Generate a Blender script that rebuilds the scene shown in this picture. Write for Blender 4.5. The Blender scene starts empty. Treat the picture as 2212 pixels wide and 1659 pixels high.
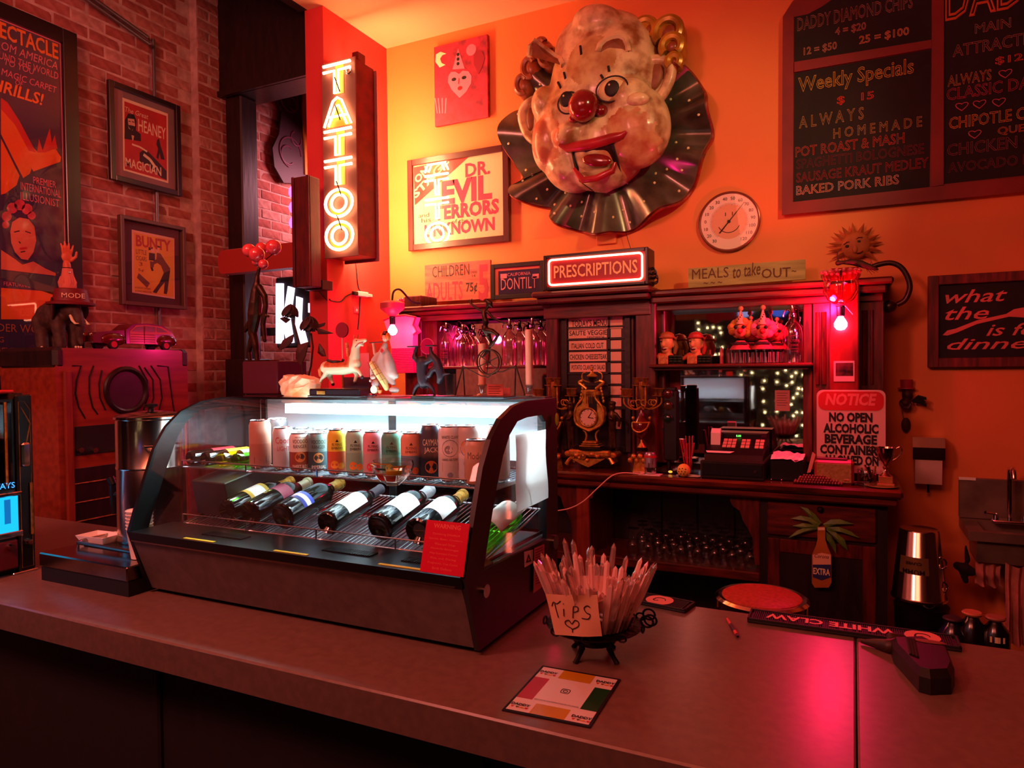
import bpy, math, random
from mathutils import Vector, Matrix
PI = math.pi; R = math.radians
random.seed(7)
SC = bpy.context.scene; COL = SC.collection
# ---------------- camera (measured from the photograph) ----------------
FL = 1515.29; YAW, PIT, ROL = -0.45299, -0.021985, -0.010833; EYE = Vector((0, 0, 1.76))
_f = Vector((math.sin(YAW)*math.cos(PIT), math.cos(YAW)*math.cos(PIT), math.sin(PIT)))
_r = Vector((math.cos(YAW), -math.sin(YAW), 0)); _u = _r.cross(_f)
_r2 = math.cos(ROL)*_r + math.sin(ROL)*_u; _u2 = -math.sin(ROL)*_r + math.cos(ROL)*_u
cam = bpy.data.cameras.new('camera'); co = bpy.data.objects.new('camera', cam); COL.objects.link(co)
cam.sensor_width = 36; cam.lens = FL/2212*36; cam.clip_start = .02; cam.clip_end = 60
co.matrix_world = Matrix(((_r2.x, _u2.x, -_f.x, EYE.x), (_r2.y, _u2.y, -_f.y, EYE.y), (_r2.z, _u2.z, -_f.z, EYE.z), (0, 0, 0, 1)))
SC.camera = co
# ---------------- world, lamps, exposure ----------------
SC.view_settings.view_transform = 'Standard'; SC.view_settings.look = 'None'
SC.view_settings.gamma = 1; SC.view_settings.use_curve_mapping = False; SC.view_settings.exposure = 0.25
w = bpy.data.worlds.new('night'); SC.world = w; w.use_nodes = True
w.node_tree.nodes['Background'].inputs[0].default_value = (.5, .12, .12, 1); w.node_tree.nodes['Background'].inputs[1].default_value = .05
def lamp(name, kind, loc, power, color, size=.1, aim=None, spot=None, sy=None):
    l = bpy.data.lights.new(name, kind); l.energy = power; l.color = color
    if kind == 'AREA':
        l.size = size
        if sy: l.shape = 'RECTANGLE'; l.size_y = sy
    else: l.shadow_soft_size = size
    if spot: l.spot_size = R(spot[0]); l.spot_blend = spot[1]
    o = bpy.data.objects.new(name, l); COL.objects.link(o); o.location = loc
    if aim: o.rotation_euler = (Vector(aim)-Vector(loc)).to_track_quat('-Z', 'Y').to_euler()
    return o
lamp('room_light', 'AREA', (-.6, -.8, 4.0), 60, (1, .17, .09), 1.6, (-.9, 3.0, 1.6))
lamp('ceiling_spot', 'SPOT', (1.6, 1.2, 3.9), 210, (1, .60, .26), .06, (-1.0, 4.3, 2.75), (36, .8))
lamp('bar_light', 'AREA', (-2.2, -.6, 3.6), 75, (1, .24, .2), .8, (-3.9, 3.2, 2.2))
lamp('end_light', 'AREA', (-3.65, 4.9, 3.4), 24, (1, .38, .45), .5, (-4.3, 4.4, 2.2))
lamp('bulb_glow', 'POINT', (-2.42, 3.80, 1.98), 12, (1, .015, .20), .03)
lamp('bulb_glow', 'POINT', (-.115, 3.86, 2.06), 22, (1, .008, .08), .03)
lamp('case_lamp', 'AREA', (-1.40, 1.74, 1.632), 12, (.66, .9, 1), 1.0, (-1.40, 1.72, 1.0), sy=.03)
# ---------------- pixel -> point on a plane ----------------
def ray(px, py): return _f + (px-1106)/FL*_r2 - (py-829.5)/FL*_u2
def pY(px, py, Y): d = ray(px, py); return EYE + d*(Y/d.y)
def pZ(px, py, Z): d = ray(px, py); return EYE + d*((Z-EYE.z)/d.z)
def pX(px, py, X): d = ray(px, py); return EYE + d*(X/d.x)
def uY(px, py, Y): p = pY(px, py, Y); return (p.x, p.z)
def uX(px, py, X): p = pX(px, py, X); return (p.y, p.z)
# ---------------- materials ----------------
MT = {}
def lin(c):
    if isinstance(c, str):
        c = [int(c[i:i+2], 16)/255 for i in (0, 2, 4)]
        return tuple(x/12.92 if x <= .04045 else ((x+.055)/1.055)**2.4 for x in c)
    return c
def mat(name, c, rough=.6, metal=0, c2=None, scale=8, stretch=None, bump=0, emit=None, es=0, det=4, coat=0, spec=None, lo=.35, hi=.65, trans=0, ior=1.45):
    if name in MT: return MT[name]
    m = bpy.data.materials.new(name); m.use_nodes = True; nt = m.node_tree; b = nt.nodes['Principled BSDF']
    c = lin(c); b.inputs['Base Color'].default_value = (*c, 1); b.inputs['Roughness'].default_value = rough; b.inputs['Metallic'].default_value = metal
    if coat: b.inputs['Coat Weight'].default_value = coat; b.inputs['Coat Roughness'].default_value = .15
    if spec is not None: b.inputs['Specular IOR Level'].default_value = spec
    if trans: b.inputs['Transmission Weight'].default_value = trans; b.inputs['IOR'].default_value = ior
    if emit is not None: b.inputs['Emission Color'].default_value = (*lin(emit), 1); b.inputs['Emission Strength'].default_value = es
    if c2 is not None or bump:
        tc = nt.nodes.new('ShaderNodeTexCoord'); mp = nt.nodes.new('ShaderNodeMapping'); n = nt.nodes.new('ShaderNodeTexNoise')
        nt.links.new(tc.outputs['Object'], mp.inputs[0]); nt.links.new(mp.outputs[0], n.inputs['Vector'])
        n.inputs['Scale'].default_value = scale; n.inputs['Detail'].default_value = det
        if stretch: mp.inputs['Scale'].default_value = stretch
        if c2 is not None:
            cr = nt.nodes.new('ShaderNodeValToRGB'); e = cr.color_ramp.elements
            e[0].position = lo; e[0].color = (*c, 1); e[1].position = hi; e[1].color = (*lin(c2), 1)
            nt.links.new(n.outputs['Fac'], cr.inputs[0]); nt.links.new(cr.outputs[0], b.inputs['Base Color'])
        if bump:
            bp = nt.nodes.new('ShaderNodeBump'); bp.inputs['Strength'].default_value = bump; bp.inputs['Distance'].default_value = .01
            nt.links.new(n.outputs['Fac'], bp.inputs['Height']); nt.links.new(bp.outputs[0], b.inputs['Normal'])
    MT[name] = m; return m
def glow(name, c, s):
    if name in MT: return MT[name]
    m = bpy.data.materials.new(name); m.use_nodes = True; nt = m.node_tree; nt.nodes.remove(nt.nodes['Principled BSDF'])
    e = nt.nodes.new('ShaderNodeEmission'); e.inputs[0].default_value = (*lin(c), 1); e.inputs[1].default_value = s
    nt.links.new(e.outputs[0], nt.nodes['Material Output'].inputs[0]); MT[name] = m; return m
def glass(name, tint=(1, 1, 1), rough=.03, k=1.0, ior=1.5):
    if name in MT: return MT[name]
    m = bpy.data.materials.new(name); m.use_nodes = True; nt = m.node_tree; nt.nodes.remove(nt.nodes['Principled BSDF'])
    t = nt.nodes.new('ShaderNodeBsdfTransparent'); t.inputs[0].default_value = (*tint, 1)
    g = nt.nodes.new('ShaderNodeBsdfGlossy'); g.inputs['Roughness'].default_value = rough
    lw = nt.nodes.new('ShaderNodeLayerWeight'); lw.inputs['Blend'].default_value = .5
    pw = nt.nodes.new('ShaderNodeMath'); pw.operation = 'POWER'; pw.inputs[1].default_value = 4; nt.links.new(lw.outputs['Facing'], pw.inputs[0])
    mu = nt.nodes.new('ShaderNodeMath'); mu.operation = 'MULTIPLY_ADD'; mu.inputs[1].default_value = .85*k; mu.inputs[2].default_value = .045*k; mu.use_clamp = True
    mx = nt.nodes.new('ShaderNodeMixShader'); nt.links.new(pw.outputs[0], mu.inputs[0]); nt.links.new(mu.outputs[0], mx.inputs[0])
    nt.links.new(t.outputs[0], mx.inputs[1]); nt.links.new(g.outputs[0], mx.inputs[2]); nt.links.new(mx.outputs[0], nt.nodes['Material Output'].inputs[0])
    MT[name] = m; return m
def wood(name, c, c2, rough=.4, st=(1, 1, 8), scale=6, bump=.15, coat=.2): return mat(name, c, rough, c2=c2, scale=scale, stretch=st, bump=bump, det=6, coat=coat)
W_DK = wood('dark_wood', '380e0a', '661e14', .38, (9, 9, 1.2), 5, .12)
W_DKH = wood('dark_wood_across', '380e0a', '661e14', .38, (1.2, 9, 9), 5, .12)
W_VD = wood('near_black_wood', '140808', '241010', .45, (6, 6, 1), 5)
W_RED = wood('red_brown_wood', '6e2416', '8c3420', .35, (10, 10, 1.0), 4)
W_REDH = wood('red_brown_wood_across', '6e2416', '8c3420', .35, (8, 1, 8), 4)
BLK = mat('black_plastic', '0c0b0c', .35); BLKM = mat('black_matte', '0a090a', .75)
RUB = mat('black_rubber', '0d0c0c', .6, c2='151314', scale=60)
STEEL = mat('brushed_steel', 'b8b4b0', .28, 1, c2='8c8884', scale=10, stretch=(1, 1, 30)); CHR = mat('chrome', 'e0dcd8', .12, 1)
STH = mat('brushed_steel_flat', '6e6a68', .42, 1, c2='5c5856', scale=8, stretch=(1, 20, 20))
BRASS = mat('antique_brass', 'b07c34', .35, .55, c2='7a5020', scale=40); GOLD = mat('gilt', 'dca848', .35, .5, c2='a8742a', scale=50)
BRZ = mat('dark_bronze', '2c1a12', .42, .7, c2='4a2b1a', scale=30)
IRON = mat('black_iron', '141011', .5, .5)
WHT = mat('white_paint', 'e6e2da', .5); PAP = mat('paper', 'eee6da', .85); CREAM = mat('cream', 'e6d6ac', .6)
INK = mat('black_ink', '0c0a0c', .6); RED = mat('red_paint', 'c4141c', .45); YEL = mat('yellow_paint', 'e8b020', .5)
GRN = mat('green_paint', '2c6a34', .5); BLU = mat('blue_paint', '2236a8', .5); PNK = mat('pink_paint', 'e87a90', .5)
ORG = mat('orange_paint', 'e8641c', .5); MAR = mat('maroon', '5c0f18', .4)
GL = glass('clear_glass'); GLT = glass('thick_clear_glass', (.9, .93, .93), .04, 1.6, 1.55)
MIR = mat('old_mirror', 'cfc8c0', .03, 1)
# ---------------- mesh building ----------------
_tc = {}
def text_mesh(s, bold=0, shear=0, outline=0):
    k = (s, bold, shear, outline)
    if k in _tc: return _tc[k]
    c = bpy.data.curves.new('t', 'FONT'); c.body = s; c.size = 1; c.resolution_u = 2; c.offset = bold; c.shear = shear
    if outline: c.fill_mode = 'NONE'; c.bevel_depth = outline; c.bevel_resolution = 0; c.resolution_u = 2
    o = bpy.data.objects.new('t', c); COL.objects.link(o)
    dg = bpy.context.evaluated_depsgraph_get(); me = bpy.data.meshes.new_from_object(o.evaluated_get(dg))
    vs = [v.co.copy() for v in me.vertices]; fs = [tuple(p.vertices) for p in me.polygons]
    bpy.data.objects.remove(o); bpy.data.curves.remove(c); bpy.data.meshes.remove(me)
    if vs:
        x0 = min(v.x for v in vs); x1 = max(v.x for v in vs); y0 = min(v.y for v in vs); y1 = max(v.y for v in vs)
    else: x0 = x1 = y0 = y1 = 0
    _tc[k] = (vs, fs, x0, x1, y0, y1); return _tc[k]
ROOT = {}
class G:
    def __init__(s, m=None): s.v = []; s.f = []; s.mi = []; s.sm = []; s.ms = []; s.k = 0; s.X = None; s.m(m or BLK)
    def m(s, m):
        if m not in s.ms: s.ms.append(m)
        s.k = s.ms.index(m); return s
    def xf(s, M): s.X = M; return s
    def add(s, vs, fs, smooth=False):
        b = len(s.v)
        s.v += [(s.X @ Vector(p))[:] for p in vs] if s.X is not None else [tuple(p) for p in vs]
        for f in fs: s.f.append(tuple(i+b for i in f)); s.mi.append(s.k); s.sm.append(smooth)
        return s
    def box(s, x0, y0, z0, x1, y1, z1):
        x0, x1 = sorted((x0, x1)); y0, y1 = sorted((y0, y1)); z0, z1 = sorted((z0, z1))
        return s.add([(x0,y0,z0),(x1,y0,z0),(x1,y1,z0),(x0,y1,z0),(x0,y0,z1),(x1,y0,z1),(x1,y1,z1),(x0,y1,z1)],
              [(0,3,2,1),(4,5,6,7),(0,1,5,4),(1,2,6,5),(2,3,7,6),(3,0,4,7)])
    def bbox(s, x0, y0, z0, x1, y1, z1, b=.004):   # box with chamfered edges
        x0, x1 = sorted((x0, x1)); y0, y1 = sorted((y0, y1)); z0, z1 = sorted((z0, z1)); b = min(b, (x1-x0)/3, (y1-y0)/3, (z1-z0)/3)
        P = lambda i, z: [(x0+i,y0+b,z),(x0+b,y0+i,z),(x1-b,y0+i,z),(x1-i,y0+b,z),(x1-i,y1-b,z),(x1-b,y1-i,z),(x0+b,y1-i,z),(x0+i,y1-b,z)]
        rings = [[(x0+b,y0+b,z0),(x0+b,y0+b,z0),(x1-b,y0+b,z0),(x1-b,y0+b,z0),(x1-b,y1-b,z0),(x1-b,y1-b,z0),(x0+b,y1-b,z0),(x0+b,y1-b,z0)], P(0, z0+b), P(0, z1-b)]
        rings.append([(p[0], p[1], z1) for p in rings[0]]); v = sum(rings, []); f = []
        for k in range(3):
            for i in range(8): j = (i+1) % 8; f.append((k*8+i, k*8+j, k*8+8+j, k*8+8+i))
        f.append(tuple(range(7, -1, -1))); f.append(tuple(range(24, 32))); return s.add(v, f)
    def prism(s, pts, z0, z1):           # outline in the x-y plane, extruded along z
        n = len(pts); a = sum(pts[i][0]*pts[(i+1) % n][1]-pts[(i+1) % n][0]*pts[i][1] for i in range(n))
        if a < 0: pts = pts[::-1]
        z0, z1 = sorted((z0, z1))
        return s.add([(x, y, z0) for x, y in pts]+[(x, y, z1) for x, y in pts],
                     [tuple(range(n-1, -1, -1)), tuple(range(n, 2*n))]+[(i, (i+1) % n, n+(i+1) % n, n+i) for i in range(n)])
    def prismX(s, pts, x0, x1):          # outline in y-z, extruded along x
        n = len(pts); a = sum(pts[i][0]*pts[(i+1) % n][1]-pts[(i+1) % n][0]*pts[i][1] for i in range(n))
        if a < 0: pts = pts[::-1]
        x0, x1 = sorted((x0, x1))
        return s.add([(x0, y, z) for y, z in pts]+[(x1, y, z) for y, z in pts],
                     [tuple(range(n-1, -1, -1)), tuple(range(n, 2*n))]+[(i, (i+1) % n, n+(i+1) % n, n+i) for i in range(n)])
    def prismY(s, pts, y0, y1):          # outline in x-z, extruded along y
        n = len(pts); a = sum(pts[i][0]*pts[(i+1) % n][1]-pts[(i+1) % n][0]*pts[i][1] for i in range(n))
        if a > 0: pts = pts[::-1]
        y0, y1 = sorted((y0, y1))
        return s.add([(x, y0, z) for x, z in pts]+[(x, y1, z) for x, z in pts],
                     [tuple(range(n-1, -1, -1)), tuple(range(n, 2*n))]+[(i, (i+1) % n, n+(i+1) % n, n+i) for i in range(n)])
    def poly(s, pts): return s.add(pts, [tuple(range(len(pts)))])
    def band(s, outer, inner, x0, x1):   # closed ring in y-z between two outlines, extruded along x
        n = len(outer); v = [(x, *p) for x in (x0, x1) for L in (outer, inner) for p in L]; f = []
        for i in range(n):
            j = (i+1) % n
            f += [(i, j, n+j, n+i), (2*n+i, 3*n+i, 3*n+j, 2*n+j), (i, 2*n+i, 2*n+j, j), (n+i, n+j, 3*n+j, 3*n+i)]
        return s.add(v, f)
    def tube(s, pts, r, n=8, closed=False, caps=True, smooth=True):
        pts = [Vector(p) for p in pts]; N = len(pts); rr = r if isinstance(r, (list, tuple)) else [r]*N; v = []; prev = None
        for i, p in enumerate(pts):
            a = pts[i-1] if (i or closed) else p; b = pts[(i+1) % N] if (i < N-1 or closed) else p; d = b-a
            d = d.normalized() if d.length > 1e-9 else Vector((0, 0, 1))
            if prev is None: u = d.orthogonal().normalized()
            else:
                u = prev-d*prev.dot(d); u = u.normalized() if u.length > 1e-6 else d.orthogonal().normalized()
            prev = u; w_ = d.cross(u)
            for k in range(n): t = 2*PI*k/n; v.append(p+(u*math.cos(t)+w_*math.sin(t))*rr[i])
        f = []
        for i in range(N if closed else N-1):
            j = (i+1) % N
            for k in range(n): f.append((i*n+k, i*n+(k+1) % n, j*n+(k+1) % n, j*n+k))
        if caps and not closed: f += [tuple(range(n-1, -1, -1)), tuple(range((N-1)*n, N*n))]
        return s.add(v, f, smooth)
    def cyl(s, p0, p1, r0, r1=None, n=16, smooth=True): return s.tube([p0, p1], [r0, r0 if r1 is None else r1], n, smooth=smooth)
    def lathe(s, prof, n=20, c=(0, 0, 0), sx=1, sy=1, smooth=True):
        v = []; f = []; K = len(prof)
        for r, z in prof:
            for k in range(n): t = 2*PI*k/n; v.append((c[0]+max(r, 1e-4)*math.cos(t)*sx, c[1]+max(r, 1e-4)*math.sin(t)*sy, c[2]+z))
        for i in range(K-1):
            for k in range(n): f.append((i*n+k, i*n+(k+1) % n, (i+1)*n+(k+1) % n, (i+1)*n+k))
        f += [tuple(range(n-1, -1, -1)), tuple(range((K-1)*n, K*n))]
        return s.add(v, f, smooth)
    def sph(s, c, r, n=14, m=9, M=None):
        rx, ry, rz = (r, r, r) if not isinstance(r, (tuple, list)) else r; v = []; f = []
        for i in range(m+1):
            a = PI*i/m
            for k in range(n):
                t = 2*PI*k/n; p = Vector((rx*max(math.sin(a), 1e-3)*math.cos(t), ry*max(math.sin(a), 1e-3)*math.sin(t), rz*math.cos(a)))
                if M is not None: p = M @ p
                v.append(p+Vector(c))
        for i in range(m):
            for k in range(n): f.append((i*n+k, (i+1)*n+k, (i+1)*n+(k+1) % n, i*n+(k+1) % n))
        return s.add(v, f, True)
    def torus(s, c, RR, r, ax='z', n=24, m=8, sx=1, sy=1, a0=0, a1=2*PI):
        full = abs(a1-a0-2*PI) < 1e-6; pts = []
        for k in range(n if full else n+1):
            t = a0+(a1-a0)*k/n; x, y = RR*math.cos(t)*sx, RR*math.sin(t)*sy
            pts.append((c[0]+x, c[1]+y, c[2]) if ax == 'z' else (c[0]+x, c[1], c[2]+y) if ax == 'y' else (c[0], c[1]+x, c[2]+y))
        return s.tube(pts, r, m, closed=full)
    def text(s, t, x, y, h=None, w=None, z=.001, al='c', bold=0, shear=0, outline=0, M=None, ext=0, rot=0):
        # text fitted into height h and/or width w, standing in the x-y plane; x,y = lower centre (or left / right)
        vs, fs, x0, x1, y0, y1 = text_mesh(t, bold, shear, outline)
        if not vs: return s
        W, H = max(x1-x0, 1e-5), max(y1-y0, 1e-5)
        if h is None: h = H*w/W
        ky = h/H; kx = w/W if w else ky; ww = W*kx
        ox = x-(ww/2 if al == 'c' else ww if al == 'r' else 0)
        c_, s_ = math.cos(rot), math.sin(rot); P = []
        for p in vs:
            a, b = ox+(p.x-x0)*kx, y+(p.y-y0)*ky
            if rot: da, db = a-x, b-y; a, b = x+da*c_-db*s_, y+da*s_+db*c_
            P.append(Vector((a, b, z+p.z*ky)))
        if M is not None: P = [M @ p for p in P]
        return s.add(P, fs)
    def obj(s, name, parent=None, W=False, label=None, cat=None, group=None, kind=None, loc=None, rot=None, ang=40):
        me = bpy.data.meshes.new(name)
        off = Vector(loc) if (W and loc is not None) else (ROOT.get(parent.name, Vector()) if (W and parent) else Vector())
        v = [(a-off.x, b-off.y, c-off.z) for a, b, c in s.v] if off.length else s.v
        me.from_pydata(v, [], s.f)
        for m_ in s.ms: me.materials.append(m_)
        me.polygons.foreach_set('material_index', s.mi); me.polygons.foreach_set('use_smooth', s.sm)
        if any(s.sm): me.set_sharp_from_angle(angle=R(ang))
        me.update(); o = bpy.data.objects.new(name, me); COL.objects.link(o)
        if parent: o.parent = parent
        if loc is not None: o.location = loc
        if rot is not None: o.rotation_euler = rot
        if W: ROOT[o.name] = off
        return tag(o, label, cat, group, kind)
def tag(o, label=None, cat=None, group=None, kind=None):
    if label: o['label'] = label
    if cat: o['category'] = cat
    if group: o['group'] = group
    if kind: o['kind'] = kind
    return o
def thing(name, label, cat, loc=(0, 0, 0), rz=0, group=None, rot=None, s=None):
    o = bpy.data.objects.new(name, None); o.empty_display_size = .05; COL.objects.link(o); o.location = loc
    o.rotation_euler = rot if rot else (0, 0, rz)
    if s: o.scale = (s, s, s)
    ROOT[o.name] = Vector(loc); return tag(o, label, cat, group)
def dup(root, loc, rz=None, label=None, group=None, s=None, drop=(), swap=None):
    def cp(o, par):
        c = o.copy(); COL.objects.link(c); c.parent = par
        for ch in list(KIDS.get(o.name, o.children)):
            if ch.name.split('.')[0] not in drop: cp(ch, c)
        return c
    KIDS = {}; c = cp(root, None); c.location = loc
    if rz is not None: c.rotation_euler = (root.rotation_euler[0], root.rotation_euler[1], rz)
    if s: c.scale = (s, s, s)
    if label: c['label'] = label
    if group: c['group'] = group
    ROOT[c.name] = Vector(loc); return c
BACK = (PI/2, 0, 0)          # local x -> world x, y -> up, z -> out of the back wall towards the room
LEFT = (PI/2, 0, PI/2)       # the same for the left wall
class Pn:                    # a panel hung on the back wall (plane Y) or the left wall (plane X): pixels -> its local x,y
    def __init__(s, ax, pl, px0, py0, px1, py1):
        s.ax, s.pl = ax, pl; fn = uY if ax == 'Y' else uX
        a, b = fn(px0, py0, pl), fn(px1, py1, pl); s.x0, s.z1, s.x1, s.z0 = a[0], a[1], b[0], b[1]
        s.w, s.h = s.x1-s.x0, s.z1-s.z0; s.cx, s.cz = (s.x0+s.x1)/2, (s.z0+s.z1)/2
    def loc(s): return (s.cx, s.pl, s.z0) if s.ax == 'Y' else (s.pl, s.cx, s.z0)
    def rot(s): return BACK if s.ax == 'Y' else LEFT
    def p(s, px, py): a = (uY if s.ax == 'Y' else uX)(px, py, s.pl); return (a[0]-s.cx, a[1]-s.z0)
    def ps(s, L): return [s.p(*q) for q in L]
    def thing(s, name, label, cat, group=None): return thing(name, label, cat, s.loc(), rot=s.rot(), group=group)
def frame(p, w, h, b, d0, d1, m, name='frame', inner=None):
    g = G(m)
    for x0, y0, x1, y1 in ((-w/2, 0, -w/2+b, h), (w/2-b, 0, w/2, h), (-w/2+b, 0, w/2-b, b), (-w/2+b, h-b, w/2-b, h)): g.bbox(x0, y0, d0, x1, y1, d1, .003)
    return g.obj(name, p)
def struct(g, name, **k): return g.obj(name, kind='structure', **k)

def PT(g, P, t, xl, yt, yb, xr, z=.007, **k):   # lettering on a panel, placed by the photo's pixels
    a = P.p(xl, yb); b = P.p(xl, yt); c = P.p(xr, yb); return g.text(t, a[0], a[1], h=b[1]-a[1], w=c[0]-a[0], z=z, al='l', **k)
def PP(g, P, pts, z0=.004, z1=.006): return g.prism(P.ps(pts), z0, z1)
def translucent(name, c, k=.5):
    m = bpy.data.materials.new(name); m.use_nodes = True; nt = m.node_tree; nt.nodes.remove(nt.nodes['Principled BSDF']); d = nt.nodes.new('ShaderNodeBsdfDiffuse'); t = nt.nodes.new('ShaderNodeBsdfTranslucent'); x = nt.nodes.new('ShaderNodeMixShader')
    for n in (d, t): n.inputs[0].default_value = (*lin(c), 1)
    x.inputs[0].default_value = k; nt.links.new(d.outputs[0], x.inputs[1]); nt.links.new(t.outputs[0], x.inputs[2]); nt.links.new(x.outputs[0], nt.nodes['Material Output'].inputs[0]); MT[name] = m; return m
ORD = 'first second third fourth fifth sixth seventh eighth ninth tenth eleventh twelfth'.split()
def line(g, P, pts, wd, z=.007):
    q = [Vector((*P.p(*p), z)) for p in pts]
    for a, b in zip(q, q[1:]):
        d = (b-a); 
        if d.length < 1e-6: continue
        n = Vector((-d.y, d.x, 0)).normalized()*wd/2; g.poly([a-n, b-n, b+n, a+n])
    return g
def blob(g, name, parent=None, vox=.01, smooth=4, paint=None, mats=None, **k):
    """merge overlapping solids into one continuous skin"""
    me = bpy.data.meshes.new('b'); me.from_pydata(g.v, [], g.f); o = bpy.data.objects.new('b', me); COL.objects.link(o)
    m = o.modifiers.new('r', 'REMESH'); m.mode = 'VOXEL'; m.voxel_size = vox
    if smooth: q = o.modifiers.new('s', 'SMOOTH'); q.iterations = smooth; q.factor = .5
    n = bpy.data.meshes.new_from_object(o.evaluated_get(bpy.context.evaluated_depsgraph_get())); bpy.data.objects.remove(o)
    h = G(mats[0] if mats else g.ms[0]); h.ms = mats or [g.ms[0]]
    h.v = [tuple(v.co) for v in n.vertices]; h.f = [tuple(p.vertices) for p in n.polygons]; h.sm = [True]*len(h.f)
    h.mi = [paint(p.center, p.normal) if paint else 0 for p in n.polygons]; bpy.data.meshes.remove(n)
    return h.obj(name, parent, ang=180, **k)
def limb(g, pts, rs, n=10):
    pts = [Vector(p) for p in pts]; g.tube(pts, rs, n)
    for p, r in zip(pts, rs): g.sph(p, r*.99, n, 6)
    return g
def place(px, py, Z=None, X=None, Y=None): return pZ(px, py, Z) if Z is not None else pX(px, py, X) if X is not None else pY(px, py, Y)
def lx(o, p): return p-ROOT[o.name]
# =================== the setting ===================
YW = 4.40; XS = -3.163; XB = -4.30; ZC = 4.18
PAINT = mat('orange_wall_paint', (.80, .23, .055), .62, c2=(.70, .19, .045), scale=1.3, bump=.03, lo=.3, hi=.7)
PAINTR = mat('red_wall_paint', (.74, .05, .05), .6, c2=(.66, .04, .04), scale=1.5, bump=.03)
CEILP = mat('orange_ceiling_paint', (.82, .40, .22), .8)
struct(G(PAINT).box(XS, YW, 0, 3.2, YW+.1, ZC+.1), 'wall_back')
struct(G(PAINTR).box(XS-.154, 3.692, 0, XS, YW, ZC), 'wall_alcove')
struct(G(CEILP).box(XS-.13, -3.2, ZC, 3.2, YW, ZC+.1), 'ceiling')
struct(G(BLKM).box(-7, 6.6, 0, XS-.16, 6.7, 5.2), 'wall_far')
struct(G(mat('dark_wall', '2a0c0c', .8)).box(-4.6, -3.3, 0, 3.3, -3.2, 5.2), 'wall_behind')
struct(G(MT['dark_wall']).box(3.2, -3.2, 0, 3.3, 4.5, 5.2), 'wall_right')
struct(G(mat('dark_floor', '1c100e', .5, c2='2a1814', scale=12)).box(-4.6, -3.2, -.05, 3.2, 6.6, 0), 'floor')
struct(G(mat('dark_soffit', '2a0808', .7)).box(-4.6, -3.2, 4.75, XS-.13, 6.6, 4.85), 'ceiling.001')
struct(G(W_VD).bbox(XB+.01, 3.78, 3.79, XS-.155, 4.02, 4.75, .01).box(XB+.01, 3.76, 3.79, XS-.155, 3.78, 3.83), 'trim_1')
struct(G(MT['dark_soffit']).box(XS-.20, -3.2, ZC, XS-.13, 3.69, 4.75), 'trim_2')
# ---- brick wall: mortar bed plus real bricks ----
MORT = mat('pale_mortar', 'c8a498', .9, c2='a8847a', scale=14, bump=.3)
wl = struct(G(MORT).box(XB-.15, -3.2, 0, XB, 6.6, 4.85).box(XB, 3.59, 0, XB+.07, 3.98, 4.85), 'wall_left')
BRK = [mat('brick_%d' % i, a, .85, c2=b, scale=22, bump=.5) for i, (a, b) in enumerate((('9a5044', 'ac685c'), ('a65c50', '8a463c'), ('b47468', '9c5c50'), ('8c4438', 'a4564a'), ('c08c80', 'a46e62')))]
L_, H_, MJ = .205, .066, .011
bm_ = []
for i in range(10):
    g = G(BRK[i % 5]); j = lambda: random.uniform(-.0018, .0018)
    a, b, d = L_/2, H_/2, .0035
    v = [(0, -a, -b), (0, a, -b), (0, a, b), (0, -a, b)]+[(d+j(), -a+.003+j(), -b+.003+j()), (d+j(), a-.003+j(), -b+.003+j()), (d+j(), a-.003+j(), b-.003+j()), (d+j(), -a+.003+j(), b-.003+j())]+[(d+.003+j(), j()*4, j()*3)]
    g.add(v, [(0, 4, 5, 1), (1, 5, 6, 2), (2, 6, 7, 3), (3, 7, 4, 0), (4, 8, 5), (5, 8, 6), (6, 8, 7), (7, 8, 4)])
    bm_.append(g)
PI0 = (3.59, 3.98)  # pilaster span
cover = [pX(0, 42, XB).y, 0]
cells = []
r0 = int(1.55/(H_+MJ))
for r in range(r0, int(4.8/(H_+MJ))):
    z = r*(H_+MJ)+H_/2; off = (r % 2)*(L_+MJ)/2
    y = 1.0+off
    while y < 6.5:
        cells.append((y, z, 0)); y += L_+MJ
cells = [(y, z, x) for y, z, x in cells if not (PI0[0]-.1 < y < PI0[1]+.1)]
for r in range(r0, int(4.8/(H_+MJ))):
    z = r*(H_+MJ)+H_/2
    cells += [(3.69, z, .07), (3.90, z, .07)] if r % 2 else [(3.64, z, .0701), (3.80, z, .07)]
def inview(y, z):
    x, yy = XB, y; d = Vector((x, yy, z))-EYE; t = d.dot(_f)
    if t < .1: return 0
    px = 1106+FL*d.dot(_r2)/t; py = 829.5-FL*d.dot(_u2)/t
    return 1 if (-40 < px < 670 and -20 < py < 860 and not (px < 150 and 90 < py)) else 0
vis = [c for c in cells if inview(c[0], c[1])]; vis.sort(key=lambda c: c[0]-(c[2] > 0)*2)
first = {}
for k, (y, z, x) in enumerate(vis[:299]):
    i = random.randrange(10)
    if i not in first: o = first[i] = bm_[i].obj('brick', wl)
    else: o = first[i].copy(); COL.objects.link(o)
    o.location = (XB+x+random.uniform(-.003, .002), y, z); o.rotation_euler = (random.uniform(-.02, .02), 0, random.uniform(-.01, .01))
    o.scale = (1, .42 if x == .0701 else .95 if x else 1, 1)
g = G(BRK[0])
for (y, z, x) in vis[299:]:
    b = bm_[random.randrange(10)]; g.m(b.ms[0]); sy = .42 if x == .0701 else 1
    g.add([(p[0]+XB+x, p[1]*sy+y, p[2]+z) for p in b.v], b.f)
g.obj('brick_field', wl, kind='stuff')
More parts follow.
